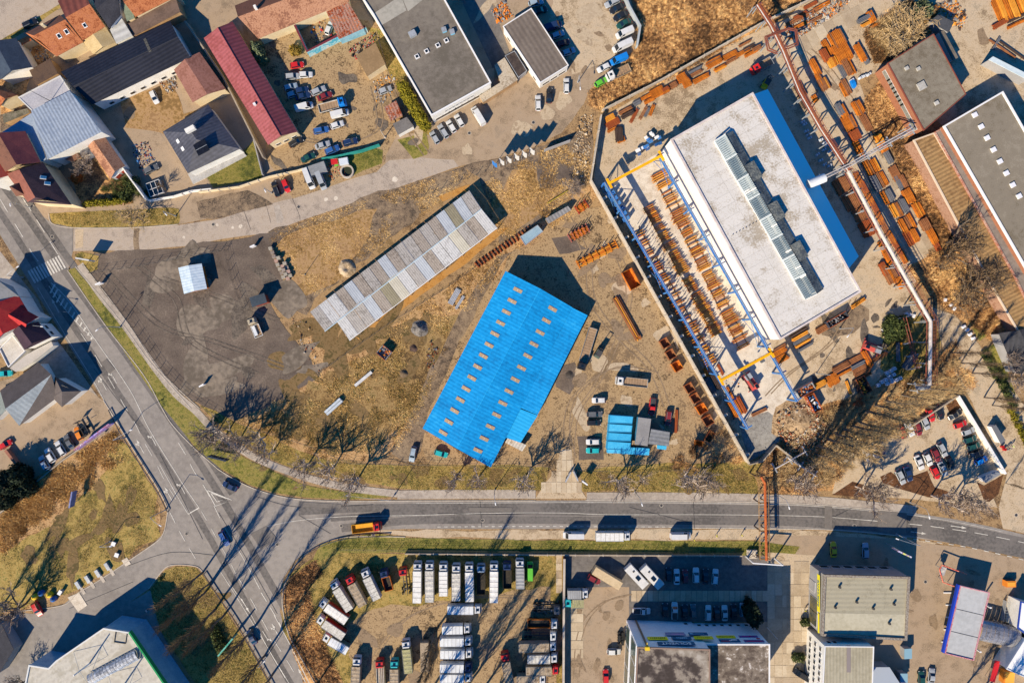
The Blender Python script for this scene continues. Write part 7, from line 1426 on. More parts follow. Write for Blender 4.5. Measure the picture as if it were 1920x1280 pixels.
for i, a in enumerate(((226, 613, 181, 619, 9.5, 'double-headed street lamp beside the gravel lot footpath'), (311, 955, 300, 985, 9.5, 'street lamp beside the white cabinet at the side road corner'), (928, 917, 929, 944, 8.5, 'street lamp on the pavement below the blue hall'), (1190, 921, 1204, 946, 8.5, 'street lamp on the pavement below the blue cabins'), (1454, 925, 1480, 952, 8.5, 'street lamp just east of the road pipe bridge'), (1706, 941, 1743, 970, 8.5, 'street lamp at the mulch bed of the parking lot'), (740, 927, 651, 929, 8.0, 'street lamp on the path end west of the field'), (58, 389, 19, 384, 8.5, 'street lamp by the brown corner house'), (330, 405, 311, 402, 8, 'street lamp on the verge beside the old street'), (236, 819, 245, 806, 7, 'small lamp at the corner of the reed field'), (500, 1230, 495, 1240, 7.5, 'lamp near the poplars on the multi-lane road'), (1574, 616, 1590, 630, 9, 'tall lamp at the gravel island'), (1680, 1000, 1683, 1010, 13, 'very tall sign mast lamp beside the beige shop'), (208, 1014, 207, 1024, 6, 'thin lamp in the meadow'), (510, 362, 497, 358, 7, 'lamp at the corner of the villa wall'), (1083, 155, 1088, 166, 6, 'lamp at the corner of the white annex'))):
    lamp(*a)
lamp(43, 520, 33, 500, 7, 'street lamp at the western end of the zebra crossing'); lamp(82, 610, 78, 612, 7, 'street lamp between the red houses and the road'); lamp(560, 470+95, 548, 560, 7.5, 'tall pole beside the pallets of paving stones') if False else None
def pole(px, py, h, r, mat, label, name='pole', tip=None):
    x, y = G(px, py, 0); T = thing(name, label, 'pole', (x, y, 0)); MB().tube((0, 0, 0), (0, 0, h), r, r*.7, 8).obj('shaft', mat, T); MB().box(0, 0, .15, r*4, r*4, .3).obj('footing', m_kerb, T); return T
pole(572, 515, 5, .09, dkmetal, 'bare pole beside the paving stone pallets'); pole(1302-62, 290, 7, .12, dkmetal, 'corner mast at the crane yard') if False else None
pole(1530, 700, 9, .12, gal, 'tall thin mast standing beside the rust heap'); pole(64, 385, 4, .07, gal, 'sign post before the corner house'); pole(129, 505, 4, .07, gal, 'sign post at the zebra crossing'); pole(131, 585, 3, .06, gal, 'sign post on the hatched road island'); pole(722, 258, 7, .15, m_kerb, 'concrete post at the corner of the lawn'); pole(1040, 1040, 3, .1, dkmetal, 'post at the truck park wall'); pole(1438, 1175, 8, .08, trim_w, 'thin white cable mast in the lot shade')
for i, (x, y, c) in enumerate(((924, 316, 'B'), (937, 312, 'w'), (950, 308, 'w'), (964, 303, 'w'), (978, 298, 'w'), (992, 293, 'w'))):
    gx, gy = G(x, y, 0); T = thing('flagpole', (f'flagpole with blue banner at the west end of the flag row' if i == 0 else f'flagpole with white banner, {ordn(i-1)} east of the blue banner'), 'flagpole', (gx, gy, 0), 0, 'flagpoles by the car park'); MB().tube((0, 0, 0), (0, 0, 9), .08, .05, 8).obj('pole', gal, T)
    b = MB(); an = R(-35); n = 6; vs = []
    for k in range(n+1):
        for z in (4.2, 8.8): vs.append((math.cos(an)*k*1.7/n, math.sin(an)*k*1.7/n+.12*math.sin(k*1.3), z))
    b.add(vs, [(2*k, 2*k+2, 2*k+3, 2*k+1) for k in range(n)]+[(2*k+1, 2*k+3, 2*k+2, 2*k) for k in range(0)]); b.obj('banner', paint(c), T); MB().tube((0, 0, 8.85), (math.cos(an)*1.7, math.sin(an)*1.7, 8.85), .03, n=4).obj('banner_arm', gal, T)
def board(px, py, ang, L, h0, h1, mat, label, posts=2, lean=0, back=None, name='billboard', cat='billboard'):
    x, y = G(px, py, (h0+h1)/2); T = thing(name, label, cat, (x, y, 0), R(ang)); MB().box(0, 0, (h0+h1)/2, L, .25, h1-h0).obj('board', mat, T); MB().box(0, 0, h1+.05, L+.1, .4, .1).obj('top_rail', back or mat, T)
    for i in range(posts):
        xx = -L/2+L*(i+.5)/posts; MB().tube((xx, .2, 0), (xx, .2, h1-.2), .1, n=6).obj('post', gal, T)
board(160, 487, -10, 3.8, 2.2, 5.0, M('board_white', ['#c4c2be'], (1,)), 'white billboard on the corner verge by the old street'); board(187, 528+4, 25, 1.6, .4, 2.4, trim_w, 'small white notice board beside the footpath'); board(380, 722, 30, 1.4, .4, 2.2, trim_w, 'small white notice board inside the gravel lot'); board(475, 462, 25, 1.4, .4, 2.2, trim_w, 'small white post sign north of the paving stones')
board(385, 810, 18, 5.0, 1.5, 4.6, M('board_dark', ['#2a3440', '#374352'], (1,)), 'blue-black billboard on the verge near the blossom tree', 3); board(410, 858, -14, 5.4, 1.2, 4.0, M('board_navy', ['#1f2b40', '#2a3a52'], (1, 4)), 'low dark blue billboard panel beside the junction curve', 3)
board(177, 818, 37, 12.5, 1.0, 3.8, M('banner_purple', ['#5a3a9c', '#b5a6d8', '#8c2f45', '#d0cde0'], (.6, 1.4), ramp=(.4, .6)), 'long purple and white banner along the forecourt fence', 5); board(137, 935, 80, 4.6, 2.0, 4.2, M('board_violet', ['#6a6f96', '#8589ab'], (1,)), 'narrow violet-edged billboard in the meadow'); board(427, 1208, 50, 6.5, 2.0, 5.4, M('board_green_teal', ['#2f8c78', '#6bb0a0'], (1,)), 'green-edged billboard beside the poplars')
board(1065, 893, 62, 3.2, .3, 1.8, alu, 'pale blue gate leaf west of the driveway', 2, name='gate_leaf', cat='gate'); board(1079, 891, -65, 3.0, .3, 1.8, alu, 'grey gate leaf east of the driveway', 2, name='gate_leaf', cat='gate'); board(1096, 904, -35, 1.8, 2.0, 4.0, trim_w, 'small white roadside billboard by the driveway', 1)
board(1690, 1035, -25, 4.2, 6.5, 9.5, M('board_colour', ['#c9c9d2', '#7c4fb0', '#d8d86a'], (.8, 1.2), ramp=(.42, .58)), 'tall colourful advertising board in the shade of the beige shop', 1)
# arrows/price loop at fuel station
T = thing('sign_arch', 'leaning red and cream price sign frame north of the fuel canopy', 'sign', (*G(1782, 1078, 3), 0), R(-20)); b = MB()
for a, q in (((-3.2, 2, 2.8), (4.5, 1.9, 2.8)), ((-3.2, 2, 2.8), (-3.4, .5, 2.8)), ((-3.4, .5, 2.8), (-1.2, -2.6, 2.8)), ((-1.2, -2.6, 2.8), (2.4, -2.6, 2.8))): b.tube(a, q, .16, n=6)
b.obj('frame', M('frame_red', ['#c04a3c', '#d98a70'], (2,)), T); MB().box(-2.2, .4, 2.6, 1.5, 2.4, .2).obj('panel', M('panel_cream', ['#c9c0b0', '#8a8a90'], (1.5,)), T)
for a in ((-3, 1), (-1, -2), (4, 1.8), (2, -2.4)): MB().tube((*a, 0), (*a, 2.8), .1, n=6).obj('post', gal, T)
T = thing('price_cube', 'orange and black cube-shaped sign box north-east of the fuel canopy', 'sign', (*G(1895, 1094, 1.5), 0)); MB().box(0, 0, .9, 2.8, 1.8, 1.7).obj('cube_body', paint('o'), T); MB().box(0, .95, .9, 2.6, .2, 1.5).obj('front_panel', dkmetal, T); MB().box(0, 0, 1.8, 2.2, 1.2, .08).obj('top_panel', M('orange_top', [(.75, .32, .04)]), T)
T = thing('red_awning', 'narrow bright red awning at the bottom right', 'awning', (*G(1866, 1258, 2.5), 0), R(75)); MB().box(0, 0, 2.4, 6.2, 1.5, .12).obj('canvas', paint('r'), T)
for s in (-2.6, 2.6): MB().tube((s, .6, 0), (s, .6, 2.4), .06, n=5).obj('post', gal, T)
T = thing('orange_stall', 'orange block of stacked goods at the bottom right corner', 'stall', (*G(1892, 1270, 2), 0), R(-5)); MB().box(0, 0, 1, 3.0, 3.6, 2).obj('goods', paint('o'), T); MB().box(.2, .1, 2.05, 2.6, 3.2, .1).obj('cover', M('orange_cover', [(.7, .35, .05)]), T)
T = thing('gas_bottle_cage', 'caged rack with orange bottles beside the silver canopy', 'cage', (*G(1896, 1147, 1.2), 0), R(-8))
for i in range(4): MB().box(.8, -2.4+i*1.6, .8, 1.4, 1.3, 1.5).obj('bottle_block', M('bottle_coral', ['#c65a3c'], (1,)), T)
b = MB(); [b.box(-.9, -2.8+i*.8, 1.4, 2.0, .06, .06) for i in range(8)]; b.box(-1.9, 0, .7, .08, 6, 1.4); b.obj('cage_bars', gal, T)
T = thing('round_pond', 'round concrete basin with dark water in the garden plot', 'pond', (*G(651, 322, .5), 0)); b = MB()
for k in range(20):
    a0, a1 = 2*math.pi*k/20, 2*math.pi*(k+1)/20; b.prism([(2.0*math.cos(a0), 2.0*math.sin(a0)), (2.0*math.cos(a1), 2.0*math.sin(a1)), (1.55*math.cos(a1), 1.55*math.sin(a1)), (1.55*math.cos(a0), 1.55*math.sin(a0))], 0, 1.0)
b.obj('basin', m_kerb, T); MB().tube((0, 0, .1), (0, 0, .25), 1.56, n=20).obj('water', M('dark_water', [(.03, .035, .02)], rough=.1), T)
T = thing('play_cover', 'red and green square canopy beside the pond', 'canopy', (*G(627, 305, 2), 0), R(8)); MB().box(0, .3, 2.0, 1.9, 1.6, .1).obj('roof', paint('r'), T); MB().box(.4, -.8, 1.7, 1.0, .5, .1).obj('flap', paint('G'), T)
for a in ((-.8, -.4), (.8, -.4), (-.8, 1), (.8, 1)): MB().tube((*a, 0), (*a, 2), .05, n=4).obj('post', gal, T)
T = thing('trailer_frame', 'black two-axle trailer frame at the end of the forecourt row', 'trailer', (*G(157, 803, 1), .05), R(-60)); b = MB()
for s in (-.8, .8): b.box(0, s, .9, 4.6, .12, .5)
for s in (-2.2, -.7, .8, 2.2): b.box(s, 0, .8, .1, 1.6, .1)
b.obj('frame', dkmetal, T); MB().box(-2.3, 0, 2.1, .1, 1.9, 1.6).box(0, 0, 2.9, .1, 1.9, .1).box(2.3, 0, 2.4, .1, 1.9, 1.2).obj('hoop', dkmetal, T)
for s in (1, -1): link('wheel', wheel_big, T, (0, s, .4))
T = thing('greenhouse_frame', 'small glazed cold frame with white bars beside the white wall', 'cold frame', (*G(290, 353, 1.2), .05), R(20)); b = MB()
for i in range(4): b.box(-2+i*1.35, 0, 1.3, .1, 4.2, .1)
for i in range(3): b.box(0, -2+i*2, 1.3, 4.2, .1, .1)
b.obj('bars', trim_w, T); MB().box(0, 0, 1.15, 4.0, 4.0, .05).obj('pane', glass, T); MB().box(0, 0, .5, 4.1, 4.1, 1.0).obj('base', grey_w, T)
T = thing('antenna_mast', 'tall thin antenna mast leaning shadow on the silver roof', 'antenna', (*G(95, 190, 6), 6.0)); MB().tube((0, 0, 0), (0, 0, 9), .1, .05, 6).box(0, 0, 8.6, 1.0, .08, .08).obj('mast', dkmetal, T)
# ------------------------------------------------------------------ people
def person(px, py, ang, top, label, skin=(.45, .28, .2), trousers=(.03, .04, .07), stride=.25):
    x, y = G(px, py, .9); T = thing('person', label, 'person', (x, y, .1), R(ang))
    J = {'pel': (0, 0, .95), 'chest': (.04, 0, 1.35), 'neck': (.04, 0, 1.5), 'head': (.05, 0, 1.66), 'top': (.05, 0, 1.78), 'lk': (stride*.5, .1, .5), 'la': (stride*.8, .1, .08), 'lt': (stride*.8+.18, .1, .04), 'rk': (-stride*.1, -.1, .5), 'ra': (-stride, -.1, .1), 'rt': (-stride+.17, -.1, .04), 'ls': (.03, .2, 1.42), 'le': (-.1, .27, 1.15), 'lh': (.1, .3, .92), 'rs': (.03, -.2, 1.42), 're': (.12, -.27, 1.15), 'rh': (.34, -.28, 1.0)}
    rad = {'pel': .15, 'chest': .16, 'neck': .06, 'head': .11, 'top': .07, 'lk': .075, 'la': .05, 'lt': .045, 'rk': .075, 'ra': .05, 'rt': .045, 'ls': .075, 'le': .05, 'lh': .04, 'rs': .075, 're': .05, 'rh': .04}
    E = [('pel', 'chest'), ('chest', 'neck'), ('neck', 'head'), ('head', 'top'), ('pel', 'lk'), ('lk', 'la'), ('la', 'lt'), ('pel', 'rk'), ('rk', 'ra'), ('ra', 'rt'), ('chest', 'ls'), ('ls', 'le'), ('le', 'lh'), ('chest', 'rs'), ('rs', 're'), ('re', 'rh')]
    ks = list(J); me = bpy.data.meshes.new('body'); me.from_pydata([J[k] for k in ks], [(ks.index(a), ks.index(b_)) for a, b_ in E], []); o = link('body', me, T)
    md = o.modifiers.new('skin', 'SKIN'); md.use_smooth_shade = True
    for i, k in enumerate(ks): me.skin_vertices[0].data[i].radius = (rad[k], rad[k]); me.skin_vertices[0].data[i].use_root = (k == 'pel')
    o.modifiers.new('sub', 'SUBSURF').levels = 1
    dg = bpy.context.evaluated_depsgraph_get(); m2 = bpy.data.meshes.new_from_object(o.evaluated_get(dg)); o.modifiers.clear(); o.data = m2
    tn = 'jacket_%d_%d' % (int(top[0]*99), int(top[1]*99)); m2.materials.clear(); ms = [M('trousers', [trousers]), M(tn, [top]), M('skin', [skin])]
    for m in ms: m2.materials.append(m)
    for p in m2.polygons: z = p.center.z; p.material_index = 2 if z > 1.5 else (1 if z > .93 else 0)
    hb = MB(); hb.add(*hull([(-.07, .06, 1.62, 1.8), (0, .11, 1.68, 1.86), (.1, .09, 1.7, 1.84)], SEC)); hb.obj('hair', M('hair_dark', [(.04, .025, .02)]), T)
    return T
VY = (.78, .70, .03)
person(1302, 1012, 200, VY, 'worker in yellow high-visibility jacket nearest the white van on the road verge'); person(1344, 1004, 160, VY, 'worker in yellow high-visibility jacket in the middle of the road verge'); person(1391, 1003, 30, VY, 'worker in yellow high-visibility jacket nearest the pipe bridge')
person(1893, 840, 30, (.1, .12, .16), 'person in dark jacket in the small group on the access road'); person(1899, 836, 200, (.5, .6, .2), 'person in lime jacket in the small group on the access road'); person(1889, 842, 100, (.05, .1, .2), 'person in navy jacket west of the group on the access road')
person(1510, 1142+2, 90, VY, 'person in yellow top beside the glazed shop front'); person(275, 1144, 20, (.6, .6, .6), 'person in pale coat crossing the shaded forecourt')
for i, (x, y) in enumerate(((1879, 837), (1883, 842))): T = thing('red_barrel', ('upper red barrel beside the group on the access road', 'lower red barrel beside the group on the access road')[i], 'barrel', (*G(x, y, .5), .08)); MB().tube((0, 0, 0), (0, 0, .9), .38, n=12).obj('drum', paint('r'), T); MB().tube((0, 0, .9), (0, 0, .95), .4, n=12).obj('lid', tail_m, T)
# ------------------------------------------------------------------ bare trees
bark = M('bark_grey', ['#5b5047', '#776a5d'], (1, 5), coord='obj'); bark_l = M('bark_pale', ['#93867b', '#b3a497', '#c6b7aa'], (1, 5), coord='obj'); twig_p = M('twig_pinkish', ['#7d6c5e', '#a3907f', '#8f7d6d'], (1, 5), coord='obj'); twig_b = M('twig_brown', ['#5d4a38', '#7b6548'], (1, 5), coord='obj'); twig_t = M('twig_tan', ['#8c7450', '#a88f68'], (1, 5), coord='obj')
def bare_tree_mesh(seed, h, spread, style, tw_r=.035):
    rn = random.Random(seed); tr = MB(); cr = MB()
    def br(p, d, L, r, lvl):
        n = 3 if lvl < 2 else 2; q = p
        for i in range(n):
            dd = (d+Vector((rn.gauss(0, .12), rn.gauss(0, .12), rn.gauss(.03, .06)))).normalized(); e = q+dd*(L/n); rr = r*(1-.2*(i+1)/n)
            (tr if lvl < 3 else cr).tube(q, e, max(r*(1-.25*i/n), tw_r), max(rr, tw_r*.8), n=5 if lvl < 2 else 3, caps=False); q = e; d = dd
            if lvl < 4:
                kk = {0: 2, 1: 2, 2: 2, 3: 2}[lvl]
                if style == 'poplar' and lvl == 0: kk = 0
                for _ in range(kk):
                    a = rn.uniform(0, 2*math.pi); side = Vector((math.cos(a), math.sin(a), 0)); up = {'round': .75, 'wide': .35, 'birch': 1.0}.get(style, .8)
                    nd = (d*.55+side*.75*spread+Vector((0, 0, up*.35))).normalized(); br(e, nd, L*rn.uniform(.5, .72), r*.55, lvl+1)
    if style == 'poplar':
        N_ = 14; q = Vector((0, 0, 0))
        for i in range(N_):
            e = q+Vector((rn.gauss(0, .1), rn.gauss(0, .1), h/N_)); tr.tube(q, e, .28*(1-i/N_)+.05, .28*(1-(i+1)/N_)+.04, n=6, caps=False)
            if i > 1:
                for _ in range(7):
                    a = rn.uniform(0, 6.28); f = 1-i/N_; L = h*.20*(.35+f)*rn.uniform(.6, 1.1); out = Vector((math.cos(a), math.sin(a), 0)); p0 = e; d = (out*.42+Vector((0, 0, 1))).normalized()
                    p1 = p0+d*L*.5; d2 = (out*.16+Vector((0, 0, 1))).normalized(); p2 = p1+d2*L*.5; cr.tube(p0, p1, .085, .065, n=3, caps=False); cr.tube(p1, p2, .06, .02, n=3, caps=False)
                    for _ in range(5):
                        t = rn.uniform(.2, 1); s0 = p0.lerp(p1, t) if rn.random() < .5 else p1.lerp(p2, t); dd = (out*.2+Vector((rn.gauss(0, .35), rn.gauss(0, .35), 1))).normalized(); cr.tube(s0, s0+dd*rn.uniform(1.0, 2.2), .035, .012, n=3, caps=False)
            q = e
    else:
        q = Vector((0, 0, 0)); e = Vector((rn.gauss(0, .2), rn.gauss(0, .2), h*.28)); tr.tube(q, e, .2*h/10, .16*h/10, n=7, caps=False)
        nb = 5 if style == 'wide' else 4
        for i in range(nb):
            a = 2*math.pi*i/nb+rn.uniform(-.4, .4); br(e, Vector((math.cos(a)*spread, math.sin(a)*spread, .85)).normalized(), h*.32*rn.uniform(.8, 1.15), .15*h/10, 1)
        br(e, Vector((rn.gauss(0, .1), rn.gauss(0, .1), 1)).normalized(), h*.3, .13*h/10, 1)
    return tr.mesh('trunk', bark), cr.mesh('crown', twig_b)
TM = {}
def tree(px, py, h, style, label, group=None, cm=None, tm=None, seed=None, rz=None, var=3, nm='bare_tree', s=1.0, lean=None):
    spread = {'round': .75, 'wide': 1.25, 'birch': .6, 'poplar': 1, 'shrub': 1.2}[style]; sd = (seed if seed is not None else random.randrange(var)); key = (style, sd)
    if key not in TM: TM[key] = bare_tree_mesh(sd*17+len(style), 12.0 if style != 'poplar' else 24.0, spread, 'round' if style == 'shrub' else style, .045 if style != 'poplar' else .03)
    t, c = TM[key]; x, y = G(px, py, 0); T = thing(nm, label, 'tree', (x, y, .03), random.uniform(0, 6.3) if rz is None else rz, group); k = h/(24.0 if style == 'poplar' else 12.0); T.scale = (k*s, k*s, k)
    if lean: T.rotation_euler = (lean[0], lean[1], random.uniform(0, 6.3))
    o = link('trunk', t, T); setmat(o, 0, tm or bark); o = link('crown', c, T); setmat(o, 0, cm or twig_b); return T
g1 = 'bare trees along the footpath'
for i, (x, y, h) in enumerate(((424, 815, 13), (410, 806, 12), (452, 820, 12), (474, 826, 12), (497, 819, 12), (513, 846, 10), (580, 868, 13), (626, 876, 13), (672, 896, 14), (856, 893, 10), (897, 895, 10.5), (981, 897, 12), (1155, 897, 12), (1164, 905, 8), (1286, 890, 15), (1300, 900, 11), (1324, 897, 11), (1482, 897, 13), (1500, 905, 11), (1200, 893, 8))):
    tree(x, y, h, 'round' if h > 9 else 'birch', f'bare roadside tree with pinkish twigs, {ordn(i)} from the junction', g1, twig_p, bark_l, var=4)
tree(266, 412, 9.5, 'wide', 'wide-spreading bare tree on the verge by the old street', None, twig_t, bark, s=1.15); tree(176, 315, 8, 'wide', 'bare shrub-like tree in the shaded corner garden', None, twig_p, bark); tree(162, 322, 6, 'round', 'small purple-twigged tree in the corner garden', None, twig_p, bark)
tree(1674, 75, 12, 'wide', 'broad tan bare tree crown beside the grey factory hall', None, twig_t, bark, s=1.5, seed=2); tree(1685, 68, 11, 'round', 'dense tan bare tree just east of the broad crown', None, twig_t, bark, s=1.6); tree(1665, 92, 9, 'round', 'low tan bare tree south of the broad crown', None, twig_t, bark, s=1.5)
for i, (x, y, h) in enumerate(((1773, 455, 14), (1786, 463, 11), (1765, 480, 12), (1790, 560, 12), (1800, 548, 13), (1830, 525, 13), (1752, 500, 8))): tree(x, y, h, 'wide' if i % 2 else 'round', f'bare tree on the strip by the tan-roofed hall, {ordn(i)} from the north', 'bare trees by the tan-roofed hall', twig_b, bark, s=1.1)
tree(1076, 358, 5, 'shrub', 'pinkish bare bush at the corner of the boundary wall', None, twig_p, bark, s=1.6); tree(1080, 352, 4, 'shrub', 'small bare bush behind the pinkish one at the wall corner', None, twig_p, bark, s=1.6); tree(1030, 868, 8, 'round', 'bare tree west of the driveway', None, twig_b, bark)
tree(310, 352, 5, 'round', 'small bare tree beside the glazed cold frame', None, twig_b, bark); tree(1885, 905, 8, 'poplar', 'slender bare tree at the parking lot shelter', None, twig_b, bark); tree(1890, 715, 9, 'wide', 'bare tree on the lawn at the right edge', None, twig_p, bark_l); tree(1878, 672, 9, 'round', 'bare tree beside the dark-roofed building at the right edge', None, twig_p, bark_l)
gp = 'bare poplars by the multi-lane road'
for i, (x, y, h) in enumerate(((380, 1073, 25), (387, 1107, 26), (404, 1141, 26), (422, 1150, 25), (474, 1178, 27), (497, 1228, 26), (512, 1262, 25), (396, 1090, 22), (590, 1285, 24))): tree(x, y, h, 'poplar', f'tall bare poplar, {ordn(i)} from the side road corner', gp, twig_b, bark, s=1.0)
for i, (x, y, h) in enumerate(((814, 1187, 27), (822, 1196, 24), (868, 1300, 28), (890, 1312, 28), (905, 1330, 28), (925, 1320, 27), (945, 1340, 27), (805, 1296, 26), (832, 1312, 27), (850, 1300, 26))): tree(x, y, h, 'poplar', f'tall bare poplar rising among the parked lorries, {ordn(i)} from the west', 'poplars in the truck park', twig_b, bark)
gq = 'bare poplars west of the parking lot'
for i, (x, y, h) in enumerate(((1530, 835, 22), (1548, 822, 24), (1565, 812, 24), (1580, 804, 22), (1598, 798, 24), (1610, 790, 24), (1528, 850, 20), (1560, 835, 22), (1575, 825, 22), (1620, 772, 22), (1640, 760, 20), (1660, 750, 20), (1690, 740, 18), (1510, 860, 16), (1545, 855, 16), (1715, 735, 16), (1738, 728, 16))): tree(x, y, h, 'poplar', f'tan bare poplar on the scrub slope, {ordn(i)} in the belt by the parking lot', gq, twig_t, bark, s=1.35)
for i, (x, y, h) in enumerate(((1620, 910, 16), (1604, 911, 13), (1746, 928, 14), (1788, 925, 14), (1795, 931, 11))): tree(x, y, h, 'round', f'tall bare tree in the mulch beds, {ordn(i)} from the west', 'bare trees in the mulch beds', twig_p, bark_l)
for i, (x, y, h) in enumerate(((1800, 680, 18), (1822, 700, 18), (1782, 660, 16), (1845, 745, 18), (1860, 760, 15), (1902, 790, 10))): tree(x, y, h, 'poplar', f'slim bare tree between the pipe and the access road, {ordn(i)} from the north', 'slim bare trees by the access road', twig_b, bark)
for i, (x, y, h) in enumerate(((27, 1145, 18), (8, 1130, 16), (50, 1130, 12), (55, 1270, 9))): tree(x, y, h, 'poplar' if i < 2 else 'round', f'bare tree at the left meadow edge, {ordn(i)} in the group', 'bare trees at the left meadow edge', twig_p, bark, s=1.4)
for i, (x, y, h) in enumerate(((1800, 1300, 20), (1830, 1310, 20), (1850, 1290, 18))): tree(x, y, h, 'poplar', f'bare tree south of the fuel station, {ordn(i)} from the west', 'bare trees south of the fuel station', twig_b, bark, s=1.3)
# ------------------------------------------------------------------ evergreens and hedges: leaf clumps through the volume
leafY = M('leaf_yellow_green', ['#5b5a10', '#7c7418', '#94841f'], (1.2, 5)); leafG = M('leaf_green', ['#243018', '#3d4a20', '#5b6030'], (1.0, 5)); leafD = M('leaf_dark_conifer', ['#10190f', '#1e2a18', '#2c3a22'], (1, 5)); leafP = M('leaf_pale_green', ['#4a5438', '#66704e', '#7c8460'], (1, 5)); leafO = M('leaf_orange', ['#8a4a1c', '#a85c22'], (1, 5))
def leafball(name, label, cat, blobs, mat, n=900, sz=.22, trunk=True, group=None):
    """blobs: (px,py,z,rx,ry,rz)"""
    c = G(blobs[0][0], blobs[0][1], 0); T = thing(name, label, cat, (*c, .03), 0, group); out = []
    tot = sum(b[3]*b[4]*b[5] for b in blobs)
    for (px, py, z, rx, ry, rz) in blobs:
        k = max(60, int(n*rx*ry*rz/tot)); x, y = G(px, py, z); d = RN.normal(0, 1, (k, 3)); d /= np.linalg.norm(d, axis=1)[:, None]; r = RN.uniform(.55, 1.05, k)**.6
        r *= 1+.22*np.sin(d[:, 0]*5+px)*np.cos(d[:, 1]*4+py); pos = d*r[:, None]*np.array([rx, ry, rz])+np.array([x-c[0], y-c[1], z]); pos[:, 2] = np.maximum(pos[:, 2], .1)
        a = RN.normal(0, 1, (k, 3)); a /= np.linalg.norm(a, axis=1)[:, None]; b2 = np.cross(a, d+RN.normal(0, .4, (k, 3))); b2 /= np.linalg.norm(b2, axis=1)[:, None]; s = sz*RN.uniform(.6, 1.6, k)[:, None]
        out.append(np.stack([pos-a*s, pos+a*s, pos+b2*s*1.4], 1)); 
    o = tri_mesh('crown', np.concatenate(out), mat, kind=None, parent=T)
    if trunk: z = blobs[0][2]; MB().tube((0, 0, 0), (0, 0, z), .15, .08, 6).obj('trunk', bark, T)
    return T
leafball('hedge', 'tall yellow-green conifer hedge beside the office building', 'hedge', [(756+i*5.6, 165+i*9.8, 2.0, 1.9, 1.8, 2.2) for i in range(8)], leafY, 5200, .24)
leafball('conifer', 'pale green conifer between the pink-roofed hall and the yard', 'tree', [(482, 92, 2.5, 1.7, 2.0, 2.5), (488, 104, 2.2, 1.6, 1.6, 2.2), (495, 113, 1.6, 1.5, 1.3, 1.6)], leafP, 2200, .22)
leafball('shrub', 'golden-brown round shrub at the north end of the repair yard', 'shrub', [(554, 95, 1.0, 1.8, 1.6, 1.2)], M('leaf_ochre', ['#7c6428', '#9c8034'], (1, 4)), 700, .22, False)
leafball('evergreen_bush', 'round green bush at the top beside the tan tree', 'bush', [(1727, 20, 2.5, 3.2, 2.8, 2.6)], leafP, 2000, .28); leafball('evergreen_bush', 'large green bush beside the coral crane machine', 'bush', [(1682, 612, 1.6, 4.0, 3.6, 2.0), (1675, 626, 1.4, 3.0, 2.6, 1.6)], leafG, 4200, .25)
leafball('conifer', 'dark blue-green conifer at the left edge beside the forecourt wall', 'tree', [(14, 905, 4, 3.4, 3.8, 4.5)], leafD, 2600, .32); leafball('conifer', 'dark conifer beside the pink brick wall', 'tree', [(38, 892, 3.5, 3.0, 3.4, 4)], leafD, 2200, .32); leafball('conifer', 'dark conifer at the left edge by the meadow', 'tree', [(8, 938, 3, 3.4, 2.8, 3.5)], leafD, 2000, .3); leafball('conifer', 'dark green conifer east of the blue-green ones', 'tree', [(50, 915, 3, 2.4, 2.4, 3.4)], leafD, 1600, .3)
leafball('conifer', 'tall narrow dark conifer at the east end of the parked cars', 'tree', [(1409, 1147, 4.5, 2.0, 3.4, 5.5)], leafD, 3200, .3)
leafball('hedge', 'yellow-green hedge of the corner house garden', 'hedge', [(165+i*8, 382-i*.6, 1.0, 1.4, 1.0, 1.2) for i in range(9)], leafY, 2400, .2, False); leafball('shrub', 'orange-leaved shrub in the shaded corner garden', 'shrub', [(144, 334, 1.6, 1.5, 1.5, 1.6)], leafO, 700, .2, False)
leafball('hedge', 'dark hedge in the garden east of the brown shed ruin', 'hedge', [(232+i*5, 368-i*7, 1.2, 1.6, 1.6, 1.5) for i in range(5)], leafG, 1800, .22, False); leafball('hedge', 'green hedge along the access road at the right edge', 'hedge', [(1846+i*5.5, 665+i*9.5, .8, 1.0, 1.2, 1.0) for i in range(11)], leafG, 3000, .18, False); leafball('hedge', 'yellow-green clipped hedge at the far right of the access road', 'hedge', [(1896+i*6.5, 770+i*13, .8, 1.1, 1.2, 1.0) for i in range(8)], leafY, 2400, .18, False)
leafball('flower_planter', 'planter of green shrubs before the beige shop', 'planter', [(1512, 1166, 1.2, 1.8, 1.3, 1.0)], leafG, 600, .2, False); leafball('flower_planter', 'round clipped shrub before the white office', 'planter', [(1497, 1232, 1.0, 2.0, 1.5, 1.2)], leafG, 800, .2, False); leafball('shrub', 'dark hedge clump on the verge by the poplars', 'shrub', [(400+i*4, 1180+i*9, 1, 1.8, 1.8, 1.2) for i in range(5)], leafG, 1500, .22, False)
for i, (x, y) in enumerate(((300, 1085), (331, 1142))): leafball('shrub', ('small dark shrub on the verge by the curved kerb', 'small dark shrub under the poplar tips')[i], 'shrub', [(x, y, .6, .7, .7, .6)], leafG, 160, .16, False)
